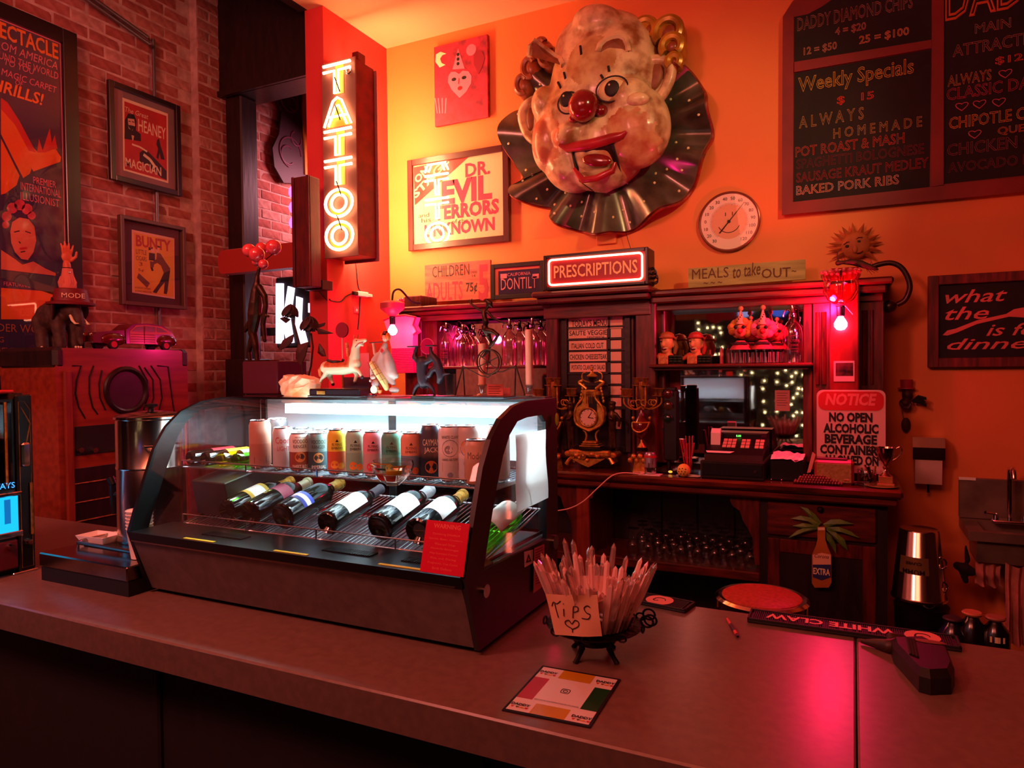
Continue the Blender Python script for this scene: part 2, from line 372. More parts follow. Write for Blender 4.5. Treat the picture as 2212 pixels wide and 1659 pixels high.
# patches of smeared mortar / old whitewash and conduit
t = thing('conduit_pipe', 'thin grey conduit pipe running down the brick wall behind both small frames', 'pipe', (XB+.03, 0, 0))
p0, p1 = pX(331, 85, XB+.03), pX(352, 740, XB+.03)
G(mat('grey_conduit', '6e6668', .4, .6)).cyl((0, p0.y, p0.z), (0, p0.y, p1.z), .011).obj('tube', t)
G(MT['grey_conduit']).box(-.015, p0.y-.03, 0, .01, p0.y+.03, .03).obj('clamp', t).location = (0, 0, 2.3)
t = thing('ceiling_conduit', 'pair of slim pipes running along the top of the brick wall', 'pipe', (XB+.05, 0, 0))
a, b = pX(150, 0, XB+.05), pX(318, 80, XB+.05)
for k in range(2): G(MT['grey_conduit']).cyl((.02*k, a.y-.6, a.z+.25-.05*k), (.02*k, b.y, b.z-.05*k), .012).obj('pipe', t)
# ---- back wall thin cable and switch plate come later ----
# =================== main bar counter ===================
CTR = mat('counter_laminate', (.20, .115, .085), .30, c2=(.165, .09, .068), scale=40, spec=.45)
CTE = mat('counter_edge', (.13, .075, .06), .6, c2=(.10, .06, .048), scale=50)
t = thing('bar_counter', 'long grey-brown bar counter with a thick front edge and a seam at its right end', 'counter', (-.8, 1.67, 0))
seam = pZ(1850, 1500, 1.05).x
for x0, x1 in ((-4.15, seam-.0015), (seam+.0015, 1.9)):
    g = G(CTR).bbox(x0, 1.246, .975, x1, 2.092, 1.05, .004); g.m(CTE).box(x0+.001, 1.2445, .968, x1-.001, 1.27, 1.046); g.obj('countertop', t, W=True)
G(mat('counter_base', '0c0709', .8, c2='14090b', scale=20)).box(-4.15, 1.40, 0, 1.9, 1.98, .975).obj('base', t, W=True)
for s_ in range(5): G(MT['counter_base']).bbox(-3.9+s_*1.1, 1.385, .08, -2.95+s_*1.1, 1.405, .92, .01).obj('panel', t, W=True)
# =================== back bar cabinet ===================
YF, YC, YM, ZB = 3.80, 4.08, 4.27, 1.157
cab = thing('back_bar', 'dark carved wooden back bar with mirrored bays, columns and a long serving top', 'cabinet', (-1.3, 4.1, 0))
def cb(name, px0, py0, px1, py1, Yf, Yb, m=W_DK, bev=.006, par=None):
    a, b = uY(px0, py0, Yf), uY(px1, py1, Yf); return G(m).bbox(a[0], Yf, b[1], b[0], Yb, a[1], bev).obj(name, par or cab, W=True)
xl = pY(866, 660, YC).x; xr = pY(1908, 660, YC).x
zl = pY(1184, 645, 4.02).z; zr = pY(1787, 605, 4.02).z
print('cab', xl, xr, zl, zr)
xe = pY(1952, 1061, YF).x
# serving top with moulded edge
g = G(wood('polished_bar_wood', '3a120a', '6a2614', .22, (1.2, 9, 9), 5, .08, .6)).bbox(-3.15, YF, ZB-.045, xe, YW-.002, ZB, .012)
g.m(W_DKH).bbox(-3.15, YF+.02, ZB-.085, xe-.02, YF+.09, ZB-.046, .01); g.obj('serving_top', cab, W=True)
# upper backboard
G(W_VD).box(xl, YM+.02, ZB, xr, YW-.003, zl).obj('backboard', cab, W=True)
# left bay: pilaster, cornice, mirror, shelf
LBx0, LBx1 = pY(945, 700, YM-.03).x, pY(1172, 700, YM-.03).x
cb('pilaster', 872, 640, 914, 1000, YC, YM+.02)
cb('pilaster', 914, 660, 946, 1000, YC+.05, YM+.02)
x1c = pY(1184, 645, 4.02).x
g = G(W_DKH).bbox(xl-.02, 4.02, zl-.03, x1c, YW-.003, zl, .008).bbox(xl, 4.045, zl-.06, x1c, YM, zl-.031, .008).bbox(xl, YC, zl-.10, x1c, YM+.02, zl-.061, .004); g.obj('cornice', cab, W=True)
G(W_DKH).bbox(xl+.02, YC+.02, pY(1060, 683, YC+.02).z, x1c, YM+.02, zl-.10, .004).obj('rail', cab, W=True)
G(MIR).box(LBx0-.05, YM-.005, ZB+.02, LBx1+.05, YM+.018, zl-.12).obj('mirror', cab, W=True)
zs = pY(1060, 790, 4.12).z
G(W_DKH).bbox(LBx0-.1, 4.02, zs-.02, LBx1+.03, YM-.006, zs, .005).obj('shelf', cab, W=True)
# centre bay
xc0, xc1 = pY(1178, 700, YC).x, pY(1408, 700, YC).x; zc = pY(1200, 630, 3.98).z
cb('pilaster', 1178, 650, 1206, 1000, YC-.02, YM+.02)
cb('pilaster', 1372, 640, 1418, 1000, YC-.02, YM+.02)
G(W_DKH).bbox(xc0-.03, 3.93, zc-.035, xc1+.03, YW-.003, zc, .01).bbox(xc0-.01, 3.96, zc-.07, xc1+.01, YM, zc-.036, .008).bbox(xc0, YC-.03, zc-.16, xc1, YM+.02, zc-.071, .004).obj('cornice', cab, W=True)
G(W_DK).box(xc0, YC+.06, ZB, xc1, YM+.02, zc-.1).obj('centre_panel', cab, W=True)
for a, b in ((1206, 1226), (1352, 1372)): cb('stile', a, 668, b, 990, YC+.03, YC+.07)
cb('moulding', 1206, 668, 1372, 682, YC+.03, YC+.07, W_DKH)
# right bay
RBx0, RBx1 = pY(1422, 700, YM).x, pY(1738, 700, YM).x
cb('stile', 1418, 640, 1438, 1000, YC+.06, YM+.02)
cb('stile', 1734, 620, 1756, 1000, YC+.04, YM+.02)
xq0, xq1 = pY(1405, 630, 4.02).x, xr+.045
g = G(W_DKH).bbox(xq0, 4.0, zr-.035, xq1, YW-.003, zr, .01).bbox(xq0, 4.025, zr-.075, xq1-.03, YM, zr-.036, .008).bbox(xq0, YC, zr-.115, xr, YM+.02, zr-.076, .004); g.obj('cornice', cab, W=True)
zt = pY(1740, 645, YM).z
G(wood('curly_panel_wood', '6a2410', '9c4420', .3, (1, 6, 6), 4)).bbox(RBx0-.05, YC+.05, zt, RBx1+.03, YM+.02, zr-.11, .003).obj('rail', cab, W=True)
G(MIR).box(RBx0-.03, YM-.005, ZB+.02, RBx1+.05, YM+.018, zt+.02).obj('mirror', cab, W=True)
sx0, sx1 = pY(1400, 788, 4.0).x, pY(1755, 783, 4.0).x; zsr = pY(1600, 785, 4.0).z
G(W_DKH).bbox(sx0, 4.0, zsr-.02, sx1, YM-.006, zsr, .007).bbox(sx0+.02, 4.03, zsr-.035, sx1-.02, 4.2, zsr-.021, .004).obj('shelf', cab, W=True)
# right columns
g = G(W_DK); a = pY(1756, 620, YC); b = pY(1908, 1000, YC); g.box(a.x, YC+.02, ZB, b.x, YM+.1, zr-.11); g.obj('column_back', cab, W=True)
for px, wd, z0, z1 in ((1766, 8, 0, 0), (1779, 10, 0, 0), (1868, 10, 0, 0), (1884, 6, 0, 0)):
    c = pY(px, 700, YC); G(W_DK).cyl((c.x, YC+.02, ZB+.5), (c.x, YC+.02, zr-.16), wd/2/FL*4.3, n=8).obj('flute', cab, W=True)
a = pY(1792, 580, 4.0); b = pY(1856, 838, 4.0)
G(wood('red_lacquer_wood', '7a0c14', '9a1420', .3, (6, 6, 1), 5, .05)).bbox(a.x, 4.0, ZB+.25, b.x, YC+.05, a.z, .006).obj('column', cab, W=True)
# lower cabinet: posts with shaped brackets, deep open bay, shelf, right cupboard
zl0 = .38
xb0, xb1, xb2, xb3 = pY(1244, 1150, 3.86).x, pY(1272, 1150, 3.86).x, pY(1640, 1150, 3.86).x, pY(1918, 1150, 3.86).x
xa = pY(1200, 1150, 3.86).x
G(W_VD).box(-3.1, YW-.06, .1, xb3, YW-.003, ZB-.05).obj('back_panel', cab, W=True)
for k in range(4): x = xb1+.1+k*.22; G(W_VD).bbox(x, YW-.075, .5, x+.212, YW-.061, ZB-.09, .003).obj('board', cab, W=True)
G(W_RED).bbox(xb0, 3.87, .1, xb1, YW-.07, ZB-.086, .004).obj('post', cab, W=True)
for sgn, x in ((-1, xb0), (1, xb1), (-1, xb2)):
    pts = [(0, 0), (0, -.36), (.022, -.36), (.03, -.30), (.035, -.22), (.06, -.17), (.085, -.13), (.10, -.08), (.135, -.06), (.15, -.03), (.15, 0)]
    if sgn > 0 and x == xb1: pts = [(0, 0), (0, -.08), (.02, -.07), (.03, -.02), (.03, 0)]
    G(W_DK).prismY([(x+sgn*p, ZB-.087+q) for p, q in pts], 3.875, 3.90).obj('bracket', cab, W=True)
zsh = pY(1450, 1215, 3.9).z
G(W_DKH).bbox(-3.1, 3.88, zsh-.05, xb2, YW-.07, zsh, .006).obj('lower_shelf', cab, W=True)
# right cupboard
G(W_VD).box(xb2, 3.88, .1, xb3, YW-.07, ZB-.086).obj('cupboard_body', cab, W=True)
a = uY(1652, 1075, 3.87); b = uY(1905, 1122, 3.87)
dr = G(W_DKH).bbox(xb2+.04, 3.862, a[1]-.19, xb3-.05, 3.88, a[1]-.02, .008).obj('drawer', cab, W=True)
kx = pY(1772, 1100, 3.86); G(IRON).lathe([(.0, 0), (.012, .003), (.016, .012), (.01, .02), (0, .022)], 12).xf(None).obj('knob', dr).location = (kx.x+1.3, 3.862-4.1, kx.z)
dr.children[0].rotation_euler = (PI/2, 0, 0)
door = G(W_DK).bbox(xb2+.04, 3.87, .14, xb2+.10, 3.882, a[1]-.21, .004).bbox(xb3-.11, 3.87, .14, xb3-.05, 3.882, a[1]-.21, .004).bbox(xb2+.10, 3.87, a[1]-.28, xb3-.11, 3.882, a[1]-.21, .004).bbox(xb2+.10, 3.87, .14, xb3-.11, 3.882, .22, .004); door.m(W_VD).box(xb2+.1, 3.876, .22, xb3-.11, 3.881, a[1]-.28); door.obj('cupboard_door', cab, W=True)
# =================== refrigerated display case ===================
cx0, cx1 = -2.05, -.829
case = thing('display_case', 'curved-glass countertop refrigerated display case with a lit interior', 'display case', (-1.44, 1.75, 1.05))
STF = mat('dull_steel_panel', (.20, .16, .15), .45, .55, c2=(.16, .125, .115), scale=30)
G(BLKM).box(cx0+.03, 1.55, 1.065, cx1-.012, 2.0, 1.235).obj('base', case, W=True)
g = G(STF); g.prismX([(1.512, 1.066), (1.448, 1.232), (1.47, 1.232), (1.53, 1.066)], cx0+.012, cx1-.016); g.obj('front_panel', case, W=True)
g = G(BLK); g.prismX([(1.440, 1.233), (1.438, 1.262), (1.60, 1.262), (1.60, 1.233)], cx0+.01, cx1-.01); g.obj('lip_rail', case, W=True)
G(mat('thin_steel_line', 'b09080', .3, 1)).box(cx0+.02, 1.4375, 1.2335, cx1-.03, 1.4405, 1.237).obj('trim_strip', case, W=True)
for x, y in ((cx0+.1, 1.6), (cx1-.06, 1.6), (cx0+.1, 1.95), (cx1-.06, 1.95)): G(RUB).cyl((x, y, 1.05), (x, y, 1.066), .02, .024, 12).obj('foot', case, W=True)
OUT = [(1.502, 1.065), (1.438, 1.262), (1.474, 1.365), (1.532, 1.515), (1.576, 1.58), (1.6345, 1.6286), (1.713, 1.658), (1.80, 1.668), (2.02, 1.668), (2.02, 1.25), (2.0, 1.065)]
INN0 = [(1.53, 1.257), (1.532, 1.262), (1.545, 1.30), (1.600, 1.44), (1.645, 1.53), (1.683, 1.58), (1.735, 1.615), (1.80, 1.622), (1.90, 1.622), (1.93, 1.60), (1.93, 1.248)]
SIDE = mat('side_frame_black', '050405', .4)
for x, nm in ((cx0, 'side_frame'), (cx1-.014, 'side_frame')):
    if x == cx0: INN = [(y+(.028 if y < 1.75 else -.02 if y > 1.9 else 0)*(-1 if y < 1.75 else -1)*(1 if y < 1.75 else -1), z+(.012 if z > 1.5 else 0)) for y, z in INN0]
    else: INN = INN0
    g = G(SIDE).band(OUT, INN, x, x+.014); g.obj(nm, case, W=True, ang=20)
    G(GL).prismX([(p[0], p[1]) for p in INN[1:]], x+.005, x+.009).obj('side_glass', case, W=True)
G(CHR).cyl((cx1, 1.535, 1.205), (cx1+.006, 1.535, 1.205), .017, n=20).obj('bolt', case, W=True)
G(CHR).cyl((cx1, 1.985, 1.225), (cx1+.008, 1.985, 1.225), .022, n=20).obj('knob', case, W=True)
# curved front glass
prof = [(1.444, 1.263), (1.478, 1.365), (1.508, 1.44), (1.536, 1.515), (1.556, 1.55), (1.579, 1.577), (1.606, 1.604), (1.6365, 1.6246), (1.673, 1.641), (1.714, 1.653), (1.757, 1.661), (1.80, 1.664)]
n = len(prof); v = [(x, *p) for x in (cx0+.015, cx1-.015) for p in prof]
G(glass('case_front_glass', (.97, 1, 1), .015, .9)).add(v, [(i, i+1, n+i+1, n+i) for i in range(n-1)], True).obj('front_glass', case, W=True)
G(GL).box(cx0+.014, 1.79, 1.666, cx1-.014, 1.96, 1.672).obj('top_glass', case, W=True)
G(BLK).box(cx0+.014, 1.96, 1.655, cx1-.014, 2.02, 1.6725).obj('rear_bar', case, W=True)
xs0, xs1 = pY(625, 880, 1.82).x, pY(1092, 880, 1.82).x
g = G(glow('led_strip', (.72, .93, 1), 12)).box(xs0, 1.80, 1.618, xs1, 1.85, 1.649); g.obj('light_strip', case, W=True)
g = G(translucent('case_haze_lining', (.62, .74, .8), .4)).box(cx0+.014, 1.985, 1.47, cx1-.014, 1.995, 1.66); g.obj('rear_header', case, W=True)  # pale panel added to stand in for the strip light's haze on the glass
g = G(glass('smoky_glass', (.5, .42, .42), .05, 1.2)).box(cx0+.014, 1.985, 1.26, cx1-.014, 1.990, 1.47); g.obj('rear_door', case, W=True)
for x in (cx0+.02, -1.44, cx1-.05): G(BLK).bbox(x, 1.98, 1.25, x+.03, 2.0, 1.66, .003).obj('door_frame', case, W=True)
G(mat('case_floor', (.12, .12, .13), .3, .4)).box(cx0+.014, 1.53, 1.24, cx1-.014, 1.985, 1.250).obj('case_floor', case, W=True)
WIRE = mat('wire_chrome', 'c8c8cc', .22, 1)
def rack(z0, z1, y0, y1, xa, xb, step, rail):
    g = G(WIRE).cyl((xa, y0, z0), (xb, y0, z0), .003, n=6).cyl((xa, y1, z1), (xb, y1, z1), .003, n=6).cyl((xa, (y0+y1)/2, (z0+z1)/2-.003), (xb, (y0+y1)/2, (z0+z1)/2-.003), .003, n=6)
    g.cyl((xa, y0, z0), (xa, y1, z1), .003, n=6).cyl((xb, y0, z0), (xb, y1, z1), .003, n=6)
    o = g.obj('wire_shelf', case, W=True)
    g = G(WIRE); x = xa+step
    while x < xb-.001: g.tube([(x, y0, z0+.002), (x, y1, z1+.002)], .0021, 5); x += step
    g.obj('wires', o, W=True, kind='stuff'); ROOT[o.name] = ROOT[case.name]
    g = G(WIRE).cyl((xa, y0-.004, z0+rail), (xb, y0-.004, z0+rail), .0024, n=6)
    for k in range(5): x = xa+(xb-xa)*k/4; g.cyl((x, y0-.004, z0), (x, y0-.004, z0+rail), .0024, n=6)
    g.obj('guard_rail', case, W=True)
    G(STEEL).box(xb+.003, y0, z0-.006, xb+.007, y1, z0+.004).obj('shelf_bracket', case, W=True)
US = 1.443; rack(US, US, 1.625, 1.96, cx0+.03, cx1-.03, .0165, .022)
rack(1.262, 1.33, 1.60, 1.955, cx0+.06, cx1-.03, .0165, .03)
for k in range(3):
    x = pZ((420, 690, 850)[k], (1160, 1192, 1220)[k], 1.262); x = x.x
    g = G(BLK)
    for q in range(22): g.box(x+q*.0075, 1.500, 1.2622, x+q*.0075+.004, 1.540, 1.266)
    g.obj('air_vent', case, W=True)
for (a, b, c, d) in ((398, 1162, 466, 1170), (592, 1189, 664, 1199), (818, 1218, 906, 1234)):
    p, q = pZ(a, b, 1.263), pZ(c, d, 1.263)
    G(mat('yellow_sticker', 'd8d820', .5)).box(p.x, p.y-.004, 1.2625, q.x, p.y+.006, 1.264).obj('sticker', case, W=True)
# =================== brick wall posters ===================
XP = XB+.035
P = Pn('X', XP, -260, -10, 159, 860); 
# outer frame: right edge at px 159/172
a = pX(159, 76, XP); P.y_r = a.y
y0, y1 = a.y-1.15, a.y; z1 = a.z; z0 = 1.62
P.cx, P.z0 = (y0+y1)/2, z0; P.w, P.h = y1-y0, z1-z0
t = P.thing('framed_poster', 'tall dark-framed stage magic poster in orange, red and navy, lettered SPECTACLE', 'poster')
frame(t, P.w, P.h, .085, 0, .035, mat('poster_frame_black', '1a0c10', .35, coat=.3))
Wd, Hh = P.w/2-.085, P.h
NAVY = mat('poster_navy', '2c2350', .6, c2='33294e', scale=6)
g = G(NAVY).box(-Wd, .08, .004, Wd, Hh-.08, .008)
g.m(PNK).box(Wd-.006, .085, .008, Wd, Hh-.085, .009).box(-Wd, Hh-.092, .008, Wd, Hh-.085, .009)
g.m(mat('poster_orange', 'e0701c', .6, c2='e85c18', scale=5))
PP(g, P, [(0, 232), (22, 245), (40, 290), (66, 366), (62, 376), (48, 385), (30, 350), (0, 290)], .009, .0095)
PP(g, P, [(0, 300), (20, 340), (40, 380), (34, 400), (10, 418), (0, 421)], .009, .0095)
PP(g, P, [(20, 255), (50, 300), (80, 330), (118, 322), (130, 340), (128, 350), (100, 360), (70, 371), (40, 320)], .0095, .0099)
g.m(mat('poster_flame', 'c81c20', .6))
for q in ([(0, 212), (14, 222), (40, 262), (60, 300), (76, 330), (60, 326), (30, 270), (0, 236)], [(78, 330), (82, 300), (90, 326), (98, 300), (105, 278), (110, 310), (116, 292), (122, 322), (110, 324), (96, 330)]): PP(g, P, q, .0096, .01)
g.obj('print', t)
g = G(mat('poster_text_orange', 'ee7a20', .6)); T = lambda s, a, b, c, d, **k: PT(g, P, s, a, b, c, d, z=.0101, **k)

def T(s_, xl, yt, yb, xr, **k): a_ = P.p(xl, yb); c_ = P.p(xr, yb); d_ = P.p(xr, yt); g.text(s_, c_[0], c_[1], h=d_[1]-c_[1], w=c_[0]-a_[0], z=.0101, al='r', **k)
T('SPECTACLE', -34, 97, 130, 124, bold=.02)
g.m(mat('poster_text_pink', 'd86a88', .6)); T('FROM AMERICA', -22, 135, 152, 122, shear=.2); T('AROUND THE WORLD', -40, 158, 173, 124, shear=.15); T('TO YOU', 8, 149, 163, 72, shear=.2); T('ON A MAGIC CARPET', -50, 189, 203, 121, shear=.2); T('OF', 31, 178, 189, 48, shear=.2)
g.m(MT['poster_text_orange']); T('THRILLS!', -40, 204, 230, 93, shear=.25, bold=.02)
g.m(MT['poster_text_pink']); T('PREMIER', 70, 393, 407, 119); T('INTERNATIONAL', 43, 412, 428, 129); T('ILLUSIONIST', 43, 432, 448, 126); T('FEATURING', 6, 614, 622, 63)
g.m(mat('poster_text_tan', 'a8603a', .6)); T('WONDER WORKING', -75, 706, 722, 145); T('THRILLING', -80, 728, 740, 6); T('MYSTIFYING', -60, 752, 766, 60); T('MAN', -50, 772, 812, 24, bold=.04)
g.obj('lettering', t)
g = G(mat('poster_skin', 'e0805c', .6, c2='d06a50', scale=4))
PP(g, P, [(20, 500), (24, 480), (40, 470), (60, 474), (72, 490), (76, 520), (70, 545), (58, 562), (44, 560), (30, 545), (22, 525)], .0101, .0106)
PP(g, P, [(0, 540), (30, 560), (46, 572), (70, 565), (95, 580), (118, 590), (118, 596), (0, 582)], .0101, .0104)
g.m(mat('poster_head_flowers', 'd84a5c', .6, c2='b03048', scale=20))
for (x, y, r) in ((12, 468, 11), (24, 450, 12), (40, 443, 12), (56, 452, 12), (66, 466, 9), (10, 486, 8)): PP(g, P, [(x+r*math.cos(k*PI/5), y+r*math.sin(k*PI/5)) for k in range(10)], .0106, .0109)
g.m(INK)
for q in (((28, 502), (40, 499)), ((52, 500), (64, 504)), ((42, 545), (52, 543)), ((38, 522), (42, 526))): line(g, P, q, .006, .0112)
g.m(RED); line(g, P, ((40, 538), (56, 536)), .012, .0112)
g.m(mat('poster_gown', '3a4a52', .6)); PP(g, P, [(0, 584), (118, 598), (122, 640), (0, 600)], .0101, .0103)
g.m(MT['poster_orange']); PP(g, P, [(0, 622), (132, 632), (134, 690), (0, 690)], .0101, .0103)
g.obj('portrait', t)
G(glass('poster_glass', (1, 1, 1), .02, 1.3)).box(-Wd, .08, .016, Wd, Hh-.08, .018).obj('glazing', t)
# small frames
P = Pn('X', XP, 229, 171, 388, 427); P.z0 = pX(235, 388, XP).z; P.h = pX(230, 172, XP).z-P.z0
t = P.thing('framed_poster', 'black-framed red magician poster lettered HEANEY in a grey mat', 'poster')
frame(t, P.w, P.h, .035, 0, .03, MT['poster_frame_black'])
g = G(mat('grey_mat', '84706c', .8)).box(-P.w/2+.03, .03, .003, P.w/2-.03, P.h-.03, .006); g.obj('mat_board', t)
g = G(CREAM); PP(g, P, [(263, 211), (361, 246), (362, 396), (265, 368)], .006, .0075)
g.m(mat('poster_red', 'c02820', .6, c2='a82018', scale=6)); PP(g, P, [(267, 219), (358, 251), (359, 391), (268, 365)], .0076, .008)
g.m(INK); PP(g, P, [(268, 260), (275, 246), (288, 248), (293, 262), (292, 282), (302, 290), (303, 306), (267, 300)], .0081, .0086)
PP(g, P, [(300, 330), (312, 322), (340, 350), (358, 370), (358, 389), (346, 384), (320, 360), (300, 350)], .0081, .0086)
PP(g, P, [(338, 302), (342, 300), (345, 315), (350, 330), (354, 346), (346, 344), (343, 330), (340, 345), (336, 340), (340, 322), (336, 312)], .0081, .0086)
g.m(mat('poster_face', 'd8a888', .6)); PP(g, P, [(274, 256), (288, 258), (290, 272), (284, 282), (276, 278)], .0087, .009); PP(g, P, [(282, 292), (288, 294), (286, 304), (284, 304)], .0087, .009)
g.m(INK); PP(g, P, [(275, 270), (289, 273), (286, 279), (282, 282), (277, 276)], .0091, .0094); line(g, P, ((276, 262), (280, 263)), .006, .0095); line(g, P, ((283, 263), (288, 265)), .006, .0095)
g.m(CREAM); line(g, P, ((283, 312), (300, 318), (316, 328)), .012, .0093); line(g, P, ((308, 334), (322, 345), (334, 362)), .02, .0093); g.obj('print', t)
g = G(CREAM); PT(g, P, 'The Great', 268, 230, 241, 318, z=.009, shear=.2); PT(g, P, 'HEANEY', 297, 257, 283, 356, z=.009, bold=.01); PT(g, P, 'MAGICIAN', 269, 340, 360, 346, z=.0097, bold=.02); g.obj('lettering', t)
G(MT['poster_glass']).box(-P.w/2+.03, .03, .012, P.w/2-.03, P.h-.03, .013).obj('glazing', t)
P = Pn('X', XP, 252, 464, 397, 672); P.z0 = pX(255, 658, XP).z; P.h = pX(253, 464, XP).z-P.z0
t = P.thing('framed_poster', 'brown-framed yellow poster lettered BUNTY hanging lowest on the brick wall', 'poster')
frame(t, P.w, P.h, .025, 0, .04, mat('brown_frame', '5a3828', .45))
G(mat('dark_mat', '33222c', .8)).box(-P.w/2+.02, .02, .003, P.w/2-.02, P.h-.02, .006).obj('mat_board', t)
g = G(mat('pale_border', 'dcb090', .7)); PP(g, P, [(283, 496), (375, 515), (376, 646), (284, 632)], .006, .0075)
g.m(mat('poster_amber', 'd89028', .6, c2='dcae30', scale=4)); PP(g, P, [(287, 502), (372, 519), (373, 642), (288, 629)], .0076, .008)
g.m(mat('brown_suit', '6a4030', .7)); PP(g, P, [(337, 546), (345, 548), (356, 566), (366, 580), (364, 592), (352, 590), (346, 574), (338, 568), (330, 572), (328, 566), (336, 560)], .0081, .0084)
g.m(INK); PP(g, P, [(352, 590), (366, 584), (363, 606), (360, 630), (358, 636), (352, 634), (354, 610), (344, 622), (336, 634), (328, 631), (342, 612)], .0081, .0085); PP(g, P, [(320, 546), (333, 548), (333, 564), (320, 562)], .0085, .0088)
PP(g, P, [(332, 529), (346, 533), (346, 536), (331, 533)], .0085, .0088); PP(g, P, [(319, 534), (328, 534), (328, 539), (319, 541)], .0085, .0088); PP(g, P, [(323, 578), (328, 578), (330, 585), (326, 586)], .0085, .0088)
g.m(MT['poster_face']); PP(g, P, [(334, 535), (341, 536), (341, 546), (335, 547)], .0085, .0088); PP(g, P, [(324, 538), (332, 538), (332, 546), (325, 546)], .0089, .009)
g.m(MT['brown_suit']); PP(g, P, [(322, 564), (332, 566), (330, 578), (323, 578)], .0086, .0087); PP(g, P, [(298, 590), (322, 612), (316, 622), (294, 600)], .0081, .0086); g.obj('print', t)
g = G(mat('poster_brick_red', 'a8321c', .6)); PT(g, P, 'BUNTY', 292, 507, 532, 367, z=.009, bold=.03); g.m(MT['brown_suit']); PT(g, P, 'LITTLE', 292, 538, 548, 315, z=.009); PT(g, P, 'CIGARS', 292, 552, 562, 315, z=.009); PT(g, P, '3', 299, 566, 574, 306, z=.009); PT(g, P, '5¢', 297, 580, 587, 309, z=.009)
PT(g, P, 'A SHORT SMOKE', 290, 619, 623, 324, z=.009); PT(g, P, 'A LONG WELCOME', 290, 626, 630, 326, z=.009); g.obj('lettering', t)
G(MT['poster_glass']).box(-P.w/2+.02, .02, .014, P.w/2-.02, P.h-.02, .015).obj('glazing', t)
# =================== wooden console cabinet on the left ===================
XF = -3.72
a = pX(120, 751, XF); b = pX(404, 757, XF); ct = (a.z+b.z)/2; ya, yb = a.y, b.y
t = thing('console_cabinet', 'red-brown wooden music console with a round porthole and curved carved grooves', 'cabinet', ((XF-4.2)/2, (ya+yb)/2, 0))
CW = wood('console_veneer', '7a2a16', '963a20', .3, (10, 1, 10), 3, .03, .35)
g = G(CW); e = .05
g.prismX([(ya+.015, 0), (ya, ct-.10), (ya+.01, ct-.02), (ya+.05, ct), (yb-.05, ct), (yb-.01, ct-.02), (yb, ct-.1), (yb-.005, 0)], -4.22, XF); g.obj('case', t, W=True)
for y0_, y1_ in ((ya-.012, ya+.05), (yb-.05, yb+.012)): G(W_VD).bbox(-4.22, y0_, ct-.11, XF+.006, y1_, ct+.006, .02).obj('corner_cap', t, W=True)
g = G(INK)
def gv(pts): g.tube([pX(x, y, XF+.001) for x, y in pts], .0045, 5)
for q in ([(150, 824), (152, 824), (158, 1056)], [(156, 790), (175, 790), (166, 820), (163, 850), (170, 880), (184, 904)], [(202, 790), (193, 815), (193, 850), (200, 880), (211, 895)], [(220, 800), (214, 830), (216, 860), (228, 886)],
          [(340, 790), (363, 792), (373, 870), (378, 900)], [(312, 794), (330, 820), (332, 860), (322, 890)], [(326, 790), (346, 820), (350, 860), (342, 892)], [(300, 790), (318, 822), (320, 856), (310, 886)]): gv(q)
g.obj('groove', t, W=True)
c = pX(272, 843, XF); c2 = pX(228, 843, XF); rr = abs(c.y-c2.y)
G(W_VD).torus((XF+.004, c.y, c.z), rr, .016, 'x', 32, 8).obj('porthole_ring', t, W=True)
G(mat('speaker_cloth', '2a1c24', .35, c2='3a2a34', scale=8)).cyl((XF-.001, c.y, c.z), (XF+.006, c.y, c.z), rr, n=32).obj('porthole', t, W=True)
a, b = pX(161, 922, XF), pX(224, 978, XF)
G(BLKM).bbox(XF-.001, a.y, b.z, XF+.004, b.y+.22, a.z, .01).obj('control_recess', t, W=True)
for px in (169, 200, 250, 290): k = pX(px, 972, XF); G(CHR).cyl((XF, k.y, k.z), (XF+.03, k.y, k.z), .014, n=12).obj('knob', t, W=True)
a, b = pX(145, 1015, XF), pX(300, 1145, XF)
G(W_VD).bbox(XF-.001, a.y, b.z, XF+.003, b.y, a.z, .01).obj('lower_panel', t, W=True)
for k in range(3): z = b.z+(a.z-b.z)*(.3+.25*k); G(BRASS).cyl((XF+.006, a.y+.03, z), (XF+.006, b.y, z), .004, n=6).obj('trim_bar', t, W=True)
G(W_RED).bbox(XF, ya+.03, .2, XF+.02, ya+.075, ct-.12, .008).obj('pilaster', t, W=True)
ctop = ct
# ---- elephant ----
EL = mat('elephant_skin', '4a3028', .7, c2='2e1c18', scale=25, bump=.4)
p = pX(140, 752, -3.93); t = thing('elephant_figurine', 'dark wrinkled elephant figurine with pale tusks on the wooden console', 'figurine', (-3.93, p.y, ctop), rz=R(4), s=.93)
t.location.z = ctop
g = G(EL); S = 1.0
g.sph((-.07, 0, .20), (.115, .085, .095)).sph((-.12, 0, .19), (.085, .08, .09)).sph((.055, 0, .235), (.062, .055, .068)).sph((.08, 0, .27), (.04, .038, .035))
for (x, y, f) in ((-.15, .045, 0), (-.15, -.045, .02), (.01, .05, 0), (.01, -.05, .025)): limb(g, [(x, y, .17), (x+f*.6, y, .09), (x+f, y, .018)], [.045, .034, .034])
limb(g, [(.10, 0, .22), (.125, 0, .17), (.13, 0, .11), (.125, 0, .06), (.14, 0, .03)], [.036, .03, .024, .018, .013])
limb(g, [(-.19, 0, .22), (-.205, 0, .15), (-.2, 0, .1)], [.014, .009, .008])
blob(g, 'body', t, .007, 3)
